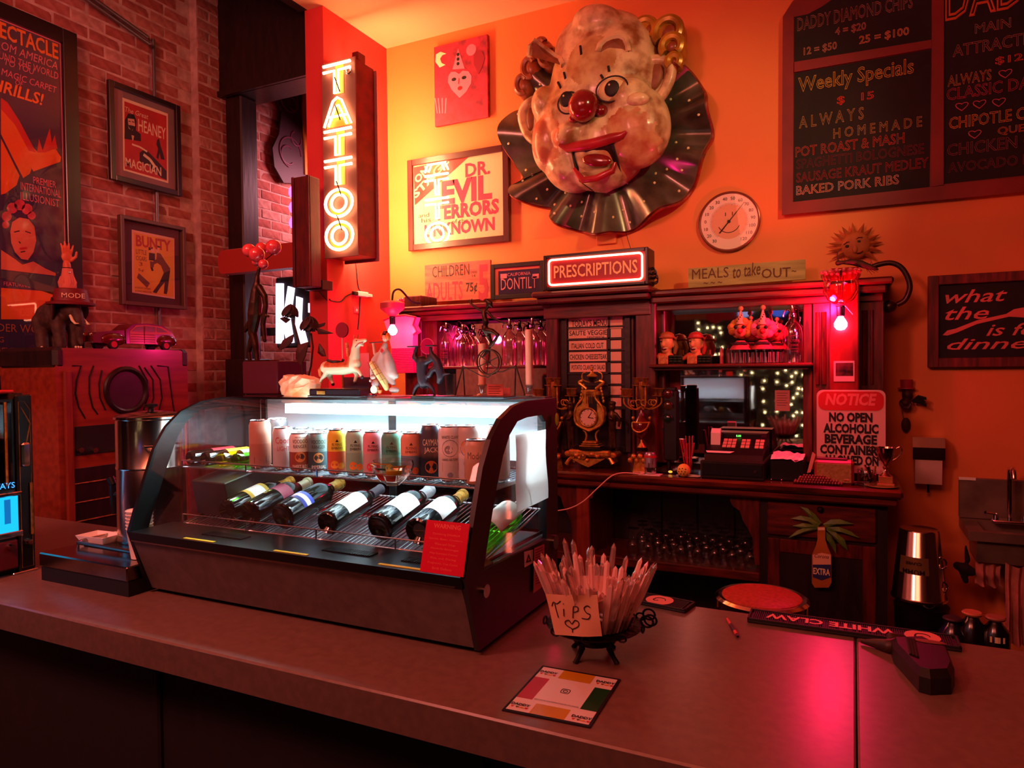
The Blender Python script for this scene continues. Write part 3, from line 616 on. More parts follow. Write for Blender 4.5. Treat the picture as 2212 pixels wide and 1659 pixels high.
for s_ in (-1, 1):
    g = G(EL); M = Matrix.Rotation(R(35*s_), 4, 'Z'); g.sph((.02, s_*.085, .235), (.05, .012, .068), M=M.to_3x3()); g.obj('ear', t)
    g = G(CREAM); g.tube([(.095, s_*.028, .195), (.125, s_*.04, .165), (.15, s_*.04, .145), (.17, s_*.034, .145)], [.009, .008, .006, .002]); g.obj('tusk', t)
    g = G(CREAM)
    for x in (-.15, .01):
        for q in (-1, 0, 1): g.sph((x+.042, s_*.048+q*.016, .012), .008, 8, 5)
    g.obj('toenails', t)
# ---- red cap and raised mannequin hand ----
p = pX(139, 655, -3.93)
t = thing('cap', 'dark red cap with the letters MODE perched on the elephant', 'hat', (-3.87, p.y, p.z-.014), rz=R(68))
g = G(mat('cap_red', '6e0a14', .6)).lathe([(.118, 0), (.12, .012), (.09, .02), (.078, .085), (.07, .09), (0, .09)], 24, sx=1, sy=.75); g.obj('crown', t)
G(CREAM).text('MODE', 0, .035, h=.026, w=.11, M=Matrix.Translation((0, -.066, 0)) @ Matrix.Rotation(R(84), 4, 'X'), z=.003).obj('lettering', t)
p2 = pX(132, 625, -3.93); topz = pX(128, 516, -3.87).z; H = topz-(p.z+.075)
t = thing('mannequin_hand', 'raised mannequin hand with a gathered cuff standing in the red cap', 'hand', (-3.87, p2.y, p.z+.075), rz=R(75))
SK = mat('mannequin_skin', 'c8603c', .5)
g = G(SK)
k = H/.40
limb(g, [(0, 0, .10*k), (-.003, 0, .20*k)], [.034*k, .030*k]); g.sph((-.002, 0, .262*k), (.04*k, .02*k, .05*k))
for x, l, r, lean in ((-.03, .075, .0098, -.014), (-.011, .095, .0105, -.006), (.009, .085, .010, .004), (.029, .07, .009, .016)):
    b0 = Vector((x*k, -.002, .29*k)); limb(g, [b0, b0+Vector((lean*.4, -.006, l*.5))*k, b0+Vector((lean, .0, l))*k], [r*k*1.15, r*k, r*k*.75])
limb(g, [(.03*k, -.004, .235*k), (.058*k, -.012, .265*k), (.062*k, -.018, .305*k)], [.015*k, .012*k, .009*k])
blob(g, 'hand', t, .004, 2)
g = G(mat('cuff_cloth', 'd0705c', .8)); g.lathe([(.06*k, 0), (.064*k, .01), (.055*k, .06*k), (.043*k, .12*k), (.037*k, .165*k), (.033*k, .166*k)], 24); g.obj('cuff', t)
g = G(g.ms[0])
for q in range(7): a_ = q*.9; g.tube([(.05*k*math.cos(a_), .05*k*math.sin(a_), .01), (.058*k*math.cos(a_+.2), .058*k*math.sin(a_+.2), .05*k), (.046*k*math.cos(a_+.1), .046*k*math.sin(a_+.1), .10*k)], [.01, .008, .004], 6)
g.obj('gather', t)
G(INK).torus((0, 0, .17*k), .034*k, .002, 'z').obj('thread', t); G(CHR).sph((0, -.042*k, .13*k), .006).obj('button', t)
# ---- wooden-sided toy car ----
a, b = pX(186, 748, -3.86), pX(366, 748, -3.86); L = b.y-a.y
t = thing('toy_car', 'maroon vintage station wagon toy with orange wooden panels', 'toy car', (-3.86, (a.y+b.y)/2, ctop), rz=PI/2, s=L/.45)
CM = mat('car_maroon', '5c0a12', .18, coat=.6); CWD = wood('car_wood', 'd0641c', 'b04c14', .35, (1, 8, 8), 8)
g = G(CM); prof = [(-.225, .03), (-.225, .06), (-.21, .078), (-.12, .09), (-.07, .095), (-.03, .125), (.0, .13), (.0, .025), (-.21, .025)]
def body(prof, w0, m, nm): g = G(m); g.prismY(prof, -w0, w0); return g.obj(nm, t)
body([(-.222, .03), (-.222, .065), (-.205, .08), (-.10, .092), (-.06, .096), (-.06, .03)], .05, CM, 'hood'); 
body([(-.06, .03), (-.06, .096), (-.02, .128), (.05, .134), (.14, .128), (.19, .105), (.215, .07), (.222, .03)], .056, CM, 'body')
for s_ in (-1, 1):
    y = s_*.0575
    g = G(CWD); g.prismY([(-.04, .03), (-.04, .092), (-.005, .122), (.05, .127), (.135, .121), (.18, .10), (.195, .085), (.10, .08), (.10, .03)], y-.001*s_, y+.0004*s_); g.obj('wood_panel', t)
    g = G(mat('car_window', '7a5a58', .15)); 
    for q in ([(-.03, .092), (-.004, .115), (.032, .119), (.032, .092)], [(.042, .092), (.042, .12), (.098, .119), (.098, .092)], [(.108, .092), (.108, .118), (.13, .114), (.17, .094)]): g.prismY(q, y+.0012*s_, y+.0022*s_)
    g.obj('window', t)
    g = G(INK); 
    for z in (.04, .052, .064, .076): g.box(-.038, y+.001*s_, z, .098, y+.0018*s_, z+.0015)
    g.box(.036, y+.001*s_, .032, .038, y+.002*s_, .12); g.obj('panel_lines', t)
    for x in (-.13, .155):
        g = G(CM); g.sph((x+.01, s_*.053, .048), (.062, .014, .032)); g.obj('fender', t)
        wh = G(RUB).cyl((x, s_*.045, .024), (x, s_*.066, .024), .024, n=20).obj('wheel', t)
        G(RED).cyl((x, s_*.066, .024), (x, s_*.068, .024), .015, n=16).obj('hub', wh); 
    G(CHR).sph((-.222, s_*.03, .07), .008).obj('headlamp', t)
G(CHR).bbox(-.232, -.055, .028, -.226, .055, .036, .002).obj('bumper', t)
# =================== vending machine at the left edge ===================
XV = -2.66; vy1 = pX(80, 1222, XV).y; vyc = pX(40, 1200, XV).y; vt = pX(20, 850, XV).z
t = thing('vending_machine', 'black coin-operated countertop machine with a lit blue screen and red lower panel', 'machine', (XV-.2, vy1-.3, 1.05))
g = G(BLK).bbox(XV-.4, vy1-.60, 1.05, XV-.012, vy1, vt, .02); g.obj('cabinet', t, W=True)
G(RED).bbox(XV-.41, vy1-.62, vt, XV, vy1-.06, vt+.012, .004).obj('top_cap', t, W=True); G(BLKM).lathe([(.2, 0), (.19, .03), (.12, .06), (0, .065)], 24, c=(XV-.2, vy1-.3, vt+.012)).obj('dome', t, W=True)
G(BLK).bbox(XV-.015, vyc+.004, 1.055, XV, vy1-.002, vt-.006, .006).obj('side_door', t, W=True)
g = G(BRASS); q = [(vyc+.012, 1.07), (vyc+.012, vt-.03), (vy1-.03, vt-.03), (vy1-.012, vt-.06), (vy1-.012, 1.07)]; g.tube([(XV+.001, y, z) for y, z in q], .0012, 4, closed=True); g.tube([(XV+.001, vyc+.02, vt-.05), (XV+.001, vyc+.05, vt-.11), (XV+.001, vyc+.035, vt-.18), (XV+.001, vyc+.03, vt-.26)], [.001, .003, .002, .001], 4); g.obj('pinstripe', t, W=True)
z0, z1 = pX(20, 1150, XV).z, pX(20, 1073, XV).z
g = G(CHR).bbox(XV-.01, vy1-.60, z0-.02, XV+.004, vyc+.018, z0, .003).bbox(XV-.01, vy1-.60, z1, XV+.004, vyc+.018, z1+.014, .003); g.obj('screen_frame', t, W=True)
G(glow('blue_screen', (.01, .42, .95), 1.3)).box(XV-.008, vy1-.60, z0, XV-.004, vyc+.012, z1).obj('screen', t, W=True)
g = G(glow('blue_screen_dark', (.01, .2, .6), .7)); 
for k in range(5): y = vyc-.02-k*.08; g.box(XV-.004, y-.02, z0+.03, XV-.003, y, z1-.01)
g.obj('screen_image', t, W=True)
G(glass('machine_glass', (.5, .3, .3), .05, 1.2)).box(XV-.006, vy1-.60, z1+.03, XV-.003, vyc-.01, vt-.03).obj('window', t, W=True)
G(GOLD).cyl((XV, vyc-.03, z1+.04), (XV, vyc-.03, vt-.03), .004, n=8).obj('rod', t, W=True)
G(glow('blue_digits', (.05, .3, 1), 2)).text('PLAYS', 0, 0, h=.02, M=Matrix.Translation((XV+.002, vyc-.045, z1+.03)) @ Matrix.Rotation(PI/2, 4, 'Z') @ Matrix.Rotation(PI/2, 4, 'X')).obj('digits', t, W=True)
G(MAR).bbox(XV-.01, vy1-.60, 1.075, XV+.002, vyc, z0-.03, .004).obj('lower_panel', t, W=True)
for y, z in ((vyc-.03, z0-.05), (vyc+.03, z0-.045)): G(CHR).cyl((XV, y, z), (XV+.025, y, z), .012, .009, 12).obj('button', t, W=True)
G(CHR).bbox(XV, vy1-.05, pX(62, 1005, XV).z, XV+.02, vy1-.02, pX(62, 955, XV).z, .006).obj('lock', t, W=True)
G(BRASS).cyl((XV+.008, vyc+.045, z0-.02), (XV+.008, vyc+.045, z1+.04), .005, n=8).obj('pull_bar', t, W=True)
G(CHR).bbox(XV-.41, vyc-.02, 1.05, XV+.004, vy1+.002, 1.058, .002).obj('foot_strip', t, W=True)
# =================== drip tray, coffee urn, cups ===================
tl = pZ(85, 1253, 1.05); X0 = tl.x; Y0 = tl.y
t = thing('drip_tray', 'low stainless steel tray base on black plinth beside the display case', 'tray', ((X0-2.06)/2, Y0+.25, 1.05))
zt_ = pY(95, 1199, Y0).z+.006
G(BLKM).box(X0+.005, Y0+.005, 1.05, -2.06, 2.02, 1.05+(zt_-1.05)*.5).obj('plinth', t, W=True)
zp = 1.05+(zt_-1.05)*.5
G(mat('tray_steel', 'b0a498', .22, 1, c2='8c8074', scale=6)).bbox(X0, Y0, zp, -2.06, 2.03, zt_, .004).obj('tray_box', t, W=True)

q = pZ(118, 1180, zt_+.018); g = G(STEEL); pts = [(q.x+.02, Y0+.10), (q.x, Y0+.13), (q.x, 1.94), (q.x+.03, 1.97), (-2.1, 1.97), (-2.07, 1.94), (-2.07, Y0+.12), (-2.09, Y0+.10)]
g.tube([(x, y, zt_+.016) for x, y in pts], .007, 8, closed=True); g.obj('rail', t, W=True)
for x, y in pts[::2]: G(STEEL).cyl((x, y, zt_), (x, y, zt_+.016), .004, n=8).obj('rail_post', t, W=True)
G(mat('tray_well', '2a2422', .25, .8)).box(q.x+.02, Y0+.12, zt_, -2.085, 1.95, zt_+.002).obj('well', t, W=True)
zt2 = zt_+.002
# urn
uc = pZ(290, 1172, zt2); ux, uy = uc.x, Y0+.30; r_ = .118; ht = pY(290, 897, uy).z-zt2
t = thing('coffee_urn', 'tall polished steel coffee urn with a black tap on the tray', 'urn', (ux, uy, zt2))
MS = mat('polished_steel', 'd8d0c8', .17, 1)
G(MS).lathe([(r_*1.0, 0), (r_*1.02, .008), (r_, .015), (r_, ht*.58), (r_*1.015, ht*.585), (r_*1.015, ht*.6), (r_, ht*.605), (r_, ht-.012)], 48).obj('barrel', t)
G(MS).lathe([(r_, 0), (r_*1.05, .004), (r_*1.05, .012), (r_*.98, .018), (r_*.3, .03), (0, .031)], 48).obj('lid', t).location = (0, 0, ht-.012)
G(BLK).lathe([(.012, 0), (.01, .012), (.024, .018), (.024, .026), (0, .03)], 16).obj('lid_knob', t).location = (0, 0, ht+.017)
for a_ in (R(150), R(-30)):
    g = G(CHR); d = Vector((math.cos(a_), math.sin(a_), 0)); n_ = Vector((-d.y, d.x, 0)); z = ht*.78
    g.tube([d*r_+n_*.04+Vector((0, 0, z)), d*(r_+.035)+n_*.04+Vector((0, 0, z)), d*(r_+.035)-n_*.04+Vector((0, 0, z)), d*r_-n_*.04+Vector((0, 0, z))], .004, 8); g.obj('handle', t)
d = Vector((-1, -.25, 0)).normalized(); z = ht*.35
g = G(BLK); g.cyl(d*r_+Vector((0, 0, z)), d*(r_+.05)+Vector((0, 0, z)), .012).cyl(d*(r_+.05)+Vector((0, 0, z+.035)), d*(r_+.05)+Vector((0, 0, z-.05)), .016, .012).cyl(d*(r_+.05)+Vector((0, 0, z+.035)), d*(r_+.065)+Vector((0, 0, z+.06)), .012, .015).cyl(d*(r_+.05)+Vector((0, 0, z-.05)), d*(r_+.05)+Vector((0, 0, z-.075)), .01, .008); g.obj('tap', t)
G(CHR).cyl(d*r_*.98+Vector((0, 0, z)), d*(r_+.012)+Vector((0, 0, z)), .022, n=16).obj('tap_collar', t)
# white dish
q = pZ(205, 1172, zt2)
t = thing('paper_tray', 'small white rectangular dish lying on the steel tray', 'dish', (q.x, q.y+.02, zt2), rz=R(4))
o_ = [(-.07, -.045), (.07, -.045), (.07, .045), (-.07, .045)]; g = G(PAP); 
v = [(x*.8, y*.75, 0) for x, y in o_]+[(x, y, .026) for x, y in o_]+[(x*.95, y*.93, .026) for x, y in o_]+[(x*.77, y*.7, .004) for x, y in o_]; f = [(3, 2, 1, 0), (12, 13, 14, 15)]
for r0_ in (0, 4, 8):
    for i in range(4): f.append((r0_+i, r0_+(i+1) % 4, r0_+4+(i+1) % 4, r0_+4+i))
g.add(v, f).obj('dish', t)
# cup stacks
def cups(px, py, n, lab, dx=0, wave=True):
    q = pZ(px, py, zt2); t = thing('paper_cup_stack', lab, 'cups', (q.x+dx, q.y, zt2), group='paper cups by the coffee urn')
    for k in range(n):
        z = k*.0115; g = G(PAP).lathe([(.027, z), (.040, z+.098), (.042, z+.1), (.040, z+.102), (.038, z+.098)], 18); o = g.obj('cup', t)
        if k == n-1 and wave:
            g = G(mat('cup_blue', '3a4690', .6))
            for j_ in range(26):
                a_ = j_*.5; zz = z+.03+(j_*7 % 5)*.013; rr_ = .0305+(.013*(zz-z-.03)/.1)+.002; g.torus((rr_*math.cos(a_), rr_*math.sin(a_), zz), .005, .0006, 'y' if abs(math.sin(a_)) > .7 else 'x', 8, 3)
            g.obj('pattern', o)
cups(303, 1204, 6, 'short stack of patterned paper cups standing in front of the urn')
cups(360, 1150, 15, 'tall stack of white paper cups seen through the case end')
# =================== ornaments standing on the display case ===================
ZT = 1.6728
class Q:
    def __init__(s, name, label, cat, px, py, Y, Z=None, group=None, rz=0):
        p = pY(px, py, Y); s.Y = Y; s.o = Vector((p.x, Y, Z if Z is not None else p.z)); s.t = thing(name, label, cat, s.o, group=group)
        s.dz = s.o.z-p.z; s.m = (p-EYE).dot(_f)/FL
    def __call__(s, px, py, dy=0): p = pY(px, py, s.Y); return Vector((p.x-s.o.x, dy, p.z-s.o.z+s.dz*0))
def limbq(g, q, L, n=9):    # L = [(px, py, r_px[, dy_m])]
    return limb(g, [q(a[0], a[1], a[3] if len(a) > 3 else 0) for a in L], [a[2]*q.m for a in L], n)
YT = 1.90
# salt lamp rock
q = Q('salt_lamp', 'rough amber and cream crystal rock standing on top of the display case', 'rock', 650, 862, YT, ZT)
SALT = mat('salt_crystal', 'e8d8b4', .6, c2='d8763c', scale=7, bump=.5, emit='e8b080', es=.05)
g = G(SALT); prof = [((608, 838), (692, 838)), ((606, 820), (690, 826))]
rows = [(862, 620, 684), (850, 614, 686), (838, 609, 688), (828, 607, 690), (820, 611, 688), (814, 618, 672), (812, 628, 648)]
v = []; N = 18; rnd = random.Random(4)
for (py, xa, xb) in rows:
    jz = rnd.uniform(.8, 1.2)
    for k in range(N):
        a = 2*PI*k/N; c = (xa+xb)/2; p = q(c+(xb-xa)/2*math.cos(a)*(1+rnd.uniform(-.09, .09)), py, 0); v.append((p.x, .04*math.sin(a)*(1+rnd.uniform(-.12, .12)), max(p.z, 0)+(rnd.uniform(-.006, .006) if py < 860 else 0)))
f = [(i*N+k, i*N+(k+1) % N, (i+1)*N+(k+1) % N, (i+1)*N+k) for i in range(len(rows)-1) for k in range(N)]+[tuple(range(N-1, -1, -1)), tuple(range((len(rows)-1)*N, len(rows)*N))]
g.add(v, f).obj('rock', q.t)
# carousel horse
q = Q('carousel_horse', 'cream carousel horse figurine with orange saddle cloth on a black plinth', 'figurine', 740, 860, YT, ZT)
HC = mat('horse_cream', 'e0cfa8', .5); HO = mat('horse_orange', 'd0703c', .5, c2='b04c20', scale=60); HD = mat('horse_dark', '2a2028', .5)
g = G(HC)
limbq(g, q, [(705, 794, 14), (722, 796, 14.5), (742, 796, 14.5), (762, 791, 15), (768, 786, 13)])
limbq(g, q, [(762, 786, 14), (767, 768, 11), (768, 752, 9), (771, 742, 9)]); limbq(g, q, [(769, 738, 7.5), (778, 738, 6), (789, 735, 4.2)]); limbq(g, q, [(774, 743, 4), (784, 746, 3)])
for L in ([(706, 800, 10, .008), (708, 813, 6.5, .010), (712, 824, 3.8, .012), (714, 829, 4, .012)], [(712, 800, 8, -.008), (706, 812, 5, -.012), (700, 818, 3.5, -.012), (698, 824, 3.5, -.012)],
          [(764, 797, 7, .008), (766, 812, 4.5, .01), (762, 824, 3.5, .01)], [(768, 794, 7, -.008), (780, 803, 4.4, -.01), (786, 812, 3.2, -.012)]): limbq(g, q, L)
hz = q(740, 796).z
def pt(c, n):
    x, z = c.x, c.z
    a = q(772, 760)
    if z > hz+.004 and abs(x-q(735, 790).x) < .055 and z < hz+.035: return 1
    if x > q(766, 770).x-.02 and z > q(0, 758).z and c.y*c.y < 9 and n.x < -.2: return 1
    return 0
blob(g, 'horse_body', q.t, .0032, 2, pt, [HC, HO])
g = G(HD).sph(q(714, 830, .012), 4*q.m).sph(q(787, 815, -.012), 4*q.m).sph(q(762, 827, .01), 4*q.m); g.obj('hooves', q.t)
g = G(HO).tube([q(697, 790), q(692, 800), q(693, 812), q(697, 815)], [4*q.m, 6*q.m, 4*q.m, 1.5*q.m]); g.obj('tail', q.t)
g = G(HD); g.tube([q(707, 778), q(722, 783), q(738, 784), q(742, 776)], [3*q.m]*4, 8).sph(q(725, 782), (16*q.m, 9*q.m, 4*q.m)); g.obj('saddle', q.t)
g = G(HO)
for k in range(9): a = (760-k*.6, 780-k*4.6); g.sph(q(a[0]-6, a[1]), 4.2*q.m, 8, 5)
g.tube([q(766, 734), q(765, 723)], [2.5*q.m, .6*q.m]).tube([q(772, 733), q(773, 722)], [2.5*q.m, .6*q.m]); g.obj('mane', q.t)
G(HD).sph(q(774, 736, -.010), 1.3*q.m, 8, 5).obj('eye', q.t)
G(RED).tube([q(772, 750, -.012), q(779, 742, -.009), q(787, 741, -.006)], 1*q.m, 5).obj('bridle', q.t)
a, b = q(739, 838), q(739, 718); G(BRASS).cyl((a.x, .004, a.z), (a.x, .004, q(739, 780).z), .0035, n=10).obj('pole', q.t)
a, b = q(686, 839), q(794, 856)
G(mat('gloss_black', '1a1218', .25, coat=.4)).bbox(a.x, -.045, b.z, b.x, .045, a.z, .004).bbox(a.x-.003, -.048, b.z, b.x+.003, .048, b.z+.004, .001).obj('plinth', q.t)
for px in (696, 752, 788): c = q(px, 858); G(mat('foot_chrome', 'c8c8d0', .2, 1)).box(c.x-.004, -.04, 0, c.x+.004, -.03, b.z).obj('foot', q.t)
c = q(713, 847); G(BRASS).bbox(c.x-.018, -.048, c.z-.006, c.x+.018, -.045, c.z+.006, .001).obj('plaque', q.t)
# red disc lollipop behind horse
q = Q('round_paddle', 'dark red round disc on a thin stick behind the carousel horse', 'ornament', 739, 862, 2.005, ZT)
c = q(739, 713); G(mat('disc_red', '8a0c30', .5)).cyl((c.x, -.003, c.z), (c.x, .003, c.z), 16.5*q.m, n=32).obj('disc', q.t); G(WHT).cyl((c.x, 0, 0), (c.x, 0, c.z-16*q.m), .002, n=8).obj('stick', q.t)
# clown musician figurine
q = Q('clown_figurine', 'porcelain clown figurine in baggy lilac coat and checked trousers holding a flute', 'figurine', 838, 860, YT, ZT)
LIL = mat('porcelain_lilac', 'c8b4ac', .35, c2='b09890', scale=20); CHK = mat('porcelain_yellow', 'e0c880', .35)
g = G(LIL); limbq(g, q, [(832, 744, 6), (829, 756, 9), (826, 765, 11), (822, 785, 15), (828, 800, 14), (838, 815, 12), (850, 828, 6)]); limbq(g, q, [(834, 762, 9), (840, 785, 13), (846, 805, 12), (855, 812, 7)])
limbq(g, q, [(816, 766, 6), (808, 778, 7), (805, 800, 7), (804, 812, 5)]); blob(g, 'coat', q.t, .004, 2)
g = G(CHK); limbq(g, q, [(812, 785, 6, -.022), (826, 805, 8, -.024), (838, 826, 7.5, -.02), (842, 838, 6, -.018)]); o = g.obj('trousers', q.t)
g = G(mat('check_brown', '6a3020', .5))
for (a, b) in (((810, 790), (824, 781)), ((816, 801), (832, 792)), ((823, 812), (838, 804)), ((830, 824), (846, 817)), ((808, 782), (838, 838)), ((818, 780), (846, 830))): g.tube([q(a[0], a[1], -.0345), q((a[0]+b[0])/2, (a[1]+b[1])/2, -.0365), q(b[0], b[1], -.0345)], .0007, 4)
g.obj('check_lines', q.t)
g = G(mat('porcelain_skin', 'e0a088', .35)); g.sph(q(832, 730), (7*q.m, 7*q.m, 9*q.m)); limbq(g, q, [(806, 742, 3), (808, 750, 3.5), (810, 764, 4)]); blob(g, 'head_and_hand', q.t, .002, 1)
g = G(ORG).sph(q(838, 727), (5*q.m, 7*q.m, 9*q.m)).sph(q(826, 722), (3*q.m, 5*q.m, 4*q.m)); g.obj('hair', q.t)
G(RED).sph(q(829, 732, -.012), 2*q.m, 8, 6).obj('nose', q.t); G(MAR).lathe([(8*q.m, 0), (6*q.m, .002), (5*q.m, .010), (0, .012)], 14, c=q(833, 722)).obj('hat', q.t)
g = G(HD).cyl(q(806, 741, -.02), q(834, 739, -.02), .0016, n=6); g.obj('flute', q.t)
G(RED).sph(q(833, 758, -.02), (4*q.m, 2*q.m, 5*q.m)).obj('bow_tie', q.t)
g = G(LIL); g.sph(q(855, 842, -.01), (12*q.m, 8*q.m, 7*q.m)); g.obj('shoe', q.t)
g = G(mat('porcelain_dog', '7a6a74', .4, c2='c8a088', scale=30)); g.sph(q(816, 814, -.025), (7*q.m, 6*q.m, 6*q.m)).sph(q(820, 828, -.022), (9*q.m, 8*q.m, 9*q.m)).sph(q(812, 822, -.03), 3*q.m); g.obj('small_companion', q.t)
G(RED).lathe([(4*q.m, 0), (3*q.m, .006), (0, .014)], 10, c=q(818, 806, -.025)).obj('companion_hat', q.t)
c = q(820, 841, -.032); G(CREAM).cyl(c, c+Vector((0, .012, 0)), 8.5*q.m, n=20).obj('drum', q.t); c = q(833, 843, -.03); G(ORG).lathe([(3.5*q.m, 0), (5*q.m, 7*q.m)], 14, c=(c.x, c.y, 7*q.m)).obj('bucket', q.t)
a, b = q(810, 850), q(870, 858); G(mat('book_brown', '5a2820', .5)).bbox(a.x, -.045, 0, b.x, .035, q(0, 851).z, .003).obj('base', q.t); G(CHR).cyl((a.x-.001, -.03, .006), (a.x-.001, -.02, .006), .004, n=10).obj('stud', q.t)
# dark sculpture with two flat horns
q = Q('iron_sculpture', 'dark iron figure sculpture with two flat-topped horns and arched legs', 'sculpture', 920, 861, YT, ZT)
DI = mat('smoky_iron', '2c1c28', .5, .3)
g = G(DI); limbq(g, q, [(900, 750, 4), (897, 762, 5), (896, 772, 7), (905, 780, 8), (916, 784, 9), (928, 778, 7), (932, 765, 5), (930, 752, 4)]); limbq(g, q, [(912, 782, 14), (912, 800, 13), (914, 820, 13), (916, 828, 12)])
limbq(g, q, [(908, 828, 6), (898, 838, 5), (894, 850, 4), (893, 858, 4)]); limbq(g, q, [(924, 828, 6), (934, 838, 5), (938, 850, 3.5), (940, 859, 3.5)]); limbq(g, q, [(936, 770, 7), (944, 780, 9), (950, 800, 10), (952, 815, 9), (948, 825, 6)]); limbq(g, q, [(952, 806, 5), (962, 808, 3), (972, 807, 2)]); limbq(g, q, [(930, 812, 6, -.01), (936, 800, 6, -.01), (944, 790, 6)])
blob(g, 'figure', q.t, .0035, 2)
for (a, b, y) in ((884, 904, 749), (923, 940, 747)): u, w_ = q(a, y), q(b, y-1); G(DI).bbox(u.x, -.014, u.z-.002, w_.x, .014, u.z+.002, .001).obj('horn_plate', q.t)
g = G(DI).tube([q(905, 833), q(912, 838), q(920, 838), q(930, 833)], 1.5*q.m, 6); g.obj('arch', q.t)
a, b = q(880, 861), q(948, 861); G(BLK).lathe([(34*q.m, 0), (34*q.m, .003), (30*q.m, .005), (0, .0055)], 32, sy=.9).obj('base', q.t)
q = Q('magenta_disc', 'translucent magenta round disc ornament behind the iron sculpture', 'ornament', 923, 861, 2.005, ZT)
c = q(923, 748); G(mat('disc_magenta', 'b00c48', .2, coat=.5)).cyl((c.x, -.002, c.z), (c.x, .002, c.z), 16*q.m, n=36).obj('disc', q.t); G(mat('pink_rim', 'e85080', .3)).torus(c, 16.5*q.m, .0018, 'y', 36, 6).obj('rim', q.t); G(HD).cyl((c.x, 0, 0), (c.x, 0, c.z-16*q.m), .002, n=8).obj('stem', q.t)
# glass hurricane
q = Q('glass_tumbler', 'clear glass tumbler on the case beside the iron sculpture', 'glass', 973, 860, 1.98, ZT)
G(GLT).lathe([(9*q.m, 0), (10*q.m, .03), (12*q.m, .07), (11*q.m, .071), (9*q.m, .03), (8*q.m, .006), (0, .005)], 20).obj('bowl', q.t)
# folding stand + acrobat on wheel
q = Q('acrobat_sculpture', 'dark bronze sculpture of a figure with raised arm riding a spoked wheel on a wire', 'sculpture', 1062, 861, YT, ZT)
a, b = q(955, 0), q(1105, 0)
G(mat('black_tile', '1e161e', .3)).bbox(q(954, 860).x, -.05, 0, q(1104, 860).x, .05, q(1030, 857).z+.003, .001).obj('base', q.t)
zb = q(1030, 857).z+.003
g = G(BRZ); 
limbq(g, q, [(1050, 694, 7), (1048, 704, 6), (1049, 712, 8.5), (1052, 722, 5), ]); limbq(g, q, [(1045, 672, 4), (1046, 682, 6), (1049, 694, 6.5)])
limbq(g, q, [(1043, 672, 3.5), (1034, 668, 3), (1024, 661, 2.5), (1016, 654, 2.5), (1014, 648, 1.8)]); limbq(g, q, [(1016, 652, 2), (1020, 645, 1)])
limbq(g, q, [(1054, 674, 3.2), (1064, 686, 3), (1076, 692, 2.5), (1090, 698, 2.2), (1097, 697, 1)])
limbq(g, q, [(1051, 716, 7, .008), (1054, 730, 5, .01), (1058, 740, 4, .01), (1054, 752, 3, .01), (1042, 768, 2.5, .01), (1038, 772, 2, .01)])
limbq(g, q, [(1056, 714, 7, -.01), (1068, 716, 6, -.014), (1080, 724, 4.5, -.014), (1074, 736, 4, -.014), (1066, 746, 3, -.012), (1062, 748, 3, -.012)])
limbq(g, q, [(1050, 668, 3), (1053, 662, 4), (1056, 655, 5.5)]); limbq(g, q, [(1052, 650, 5), (1060, 655, 5), (1062, 662, 3)])
blob(g, 'rider', q.t, .0024, 1)
g = G(BRZ); c = q(1054, 782); g.torus(c, 27*q.m, 1.8*q.m, 'y', 36, 8).torus(c+Vector((.002, .012, 0)), 27*q.m, 1.3*q.m, 'y', 36, 6); 
g.obj('wheel_rim', q.t)
for k in range(6): a_ = k*PI/3+.4; G(BRZ).cyl(c, c+Vector((27*q.m*math.cos(a_), 0, 27*q.m*math.sin(a_))), 1.1*q.m, n=6).obj('spoke', q.t)
G(BRZ).cyl(c+Vector((0, -.006, 0)), c+Vector((0, .012, 0)), 3*q.m, n=12).obj('hub', q.t)
G(BRZ).tube([q(1000, 792), q(1020, 802), q(1040, 812), q(1054, 815), (c.x+.02, 0, q(0, 813).z), q(1085, 803), q(1115, 790)], 1.3*q.m, 6).obj('curved_rail', q.t)
for (x0, x1, x2, y) in ((1000, 983, 1004, 791), (1114, 1112, 1134, 788)):
    t_ = q(x0, y)
    for xx in (x1, x2):
        b_ = q(xx, 856); g = G(BRZ).cyl((t_.x, 0, t_.z), (b_.x, 0, zb), 1.7*q.m, n=8); g.obj('leg', q.t)
    G(BRZ).bbox(min(q(x1, 0).x, q(x2, 0).x)-.006, -.012, zb-.001, max(q(x1, 0).x, q(x2, 0).x)+.006, .012, zb+.002, .0005).obj('foot', q.t)
# two pale candles in glass holders
for i, (px, lab) in enumerate(((1042, 'thick pale candle in a glass holder behind the wheel-riding sculpture'), (1144, 'thick pale candle in a glass holder at the right end of the case top'))):
    Yc = 2.0 if i == 0 else 1.93
    q = Q('candle', lab, 'candle', px, 860, Yc, ZT)
    r = 8.2*q.m; z0_ = q(px, 832).z; z1_ = q(px, (742, 712)[i]).z
    G(mat('candle_wax', 'e8a88c', .5)).lathe([(r, z0_), (r, z1_-.002), (r*.8, z1_), (0, z1_)], 20).obj('wax', q.t)
    G(GLT).lathe([(r*1.6, 0), (r*1.6, .004), (r*.8, .008), (r*.9, .02), (r*1.3, z0_+.003), (r*1.2, z0_+.0035), (r*.5, .024), (0, .02)], 20).obj('holder', q.t)
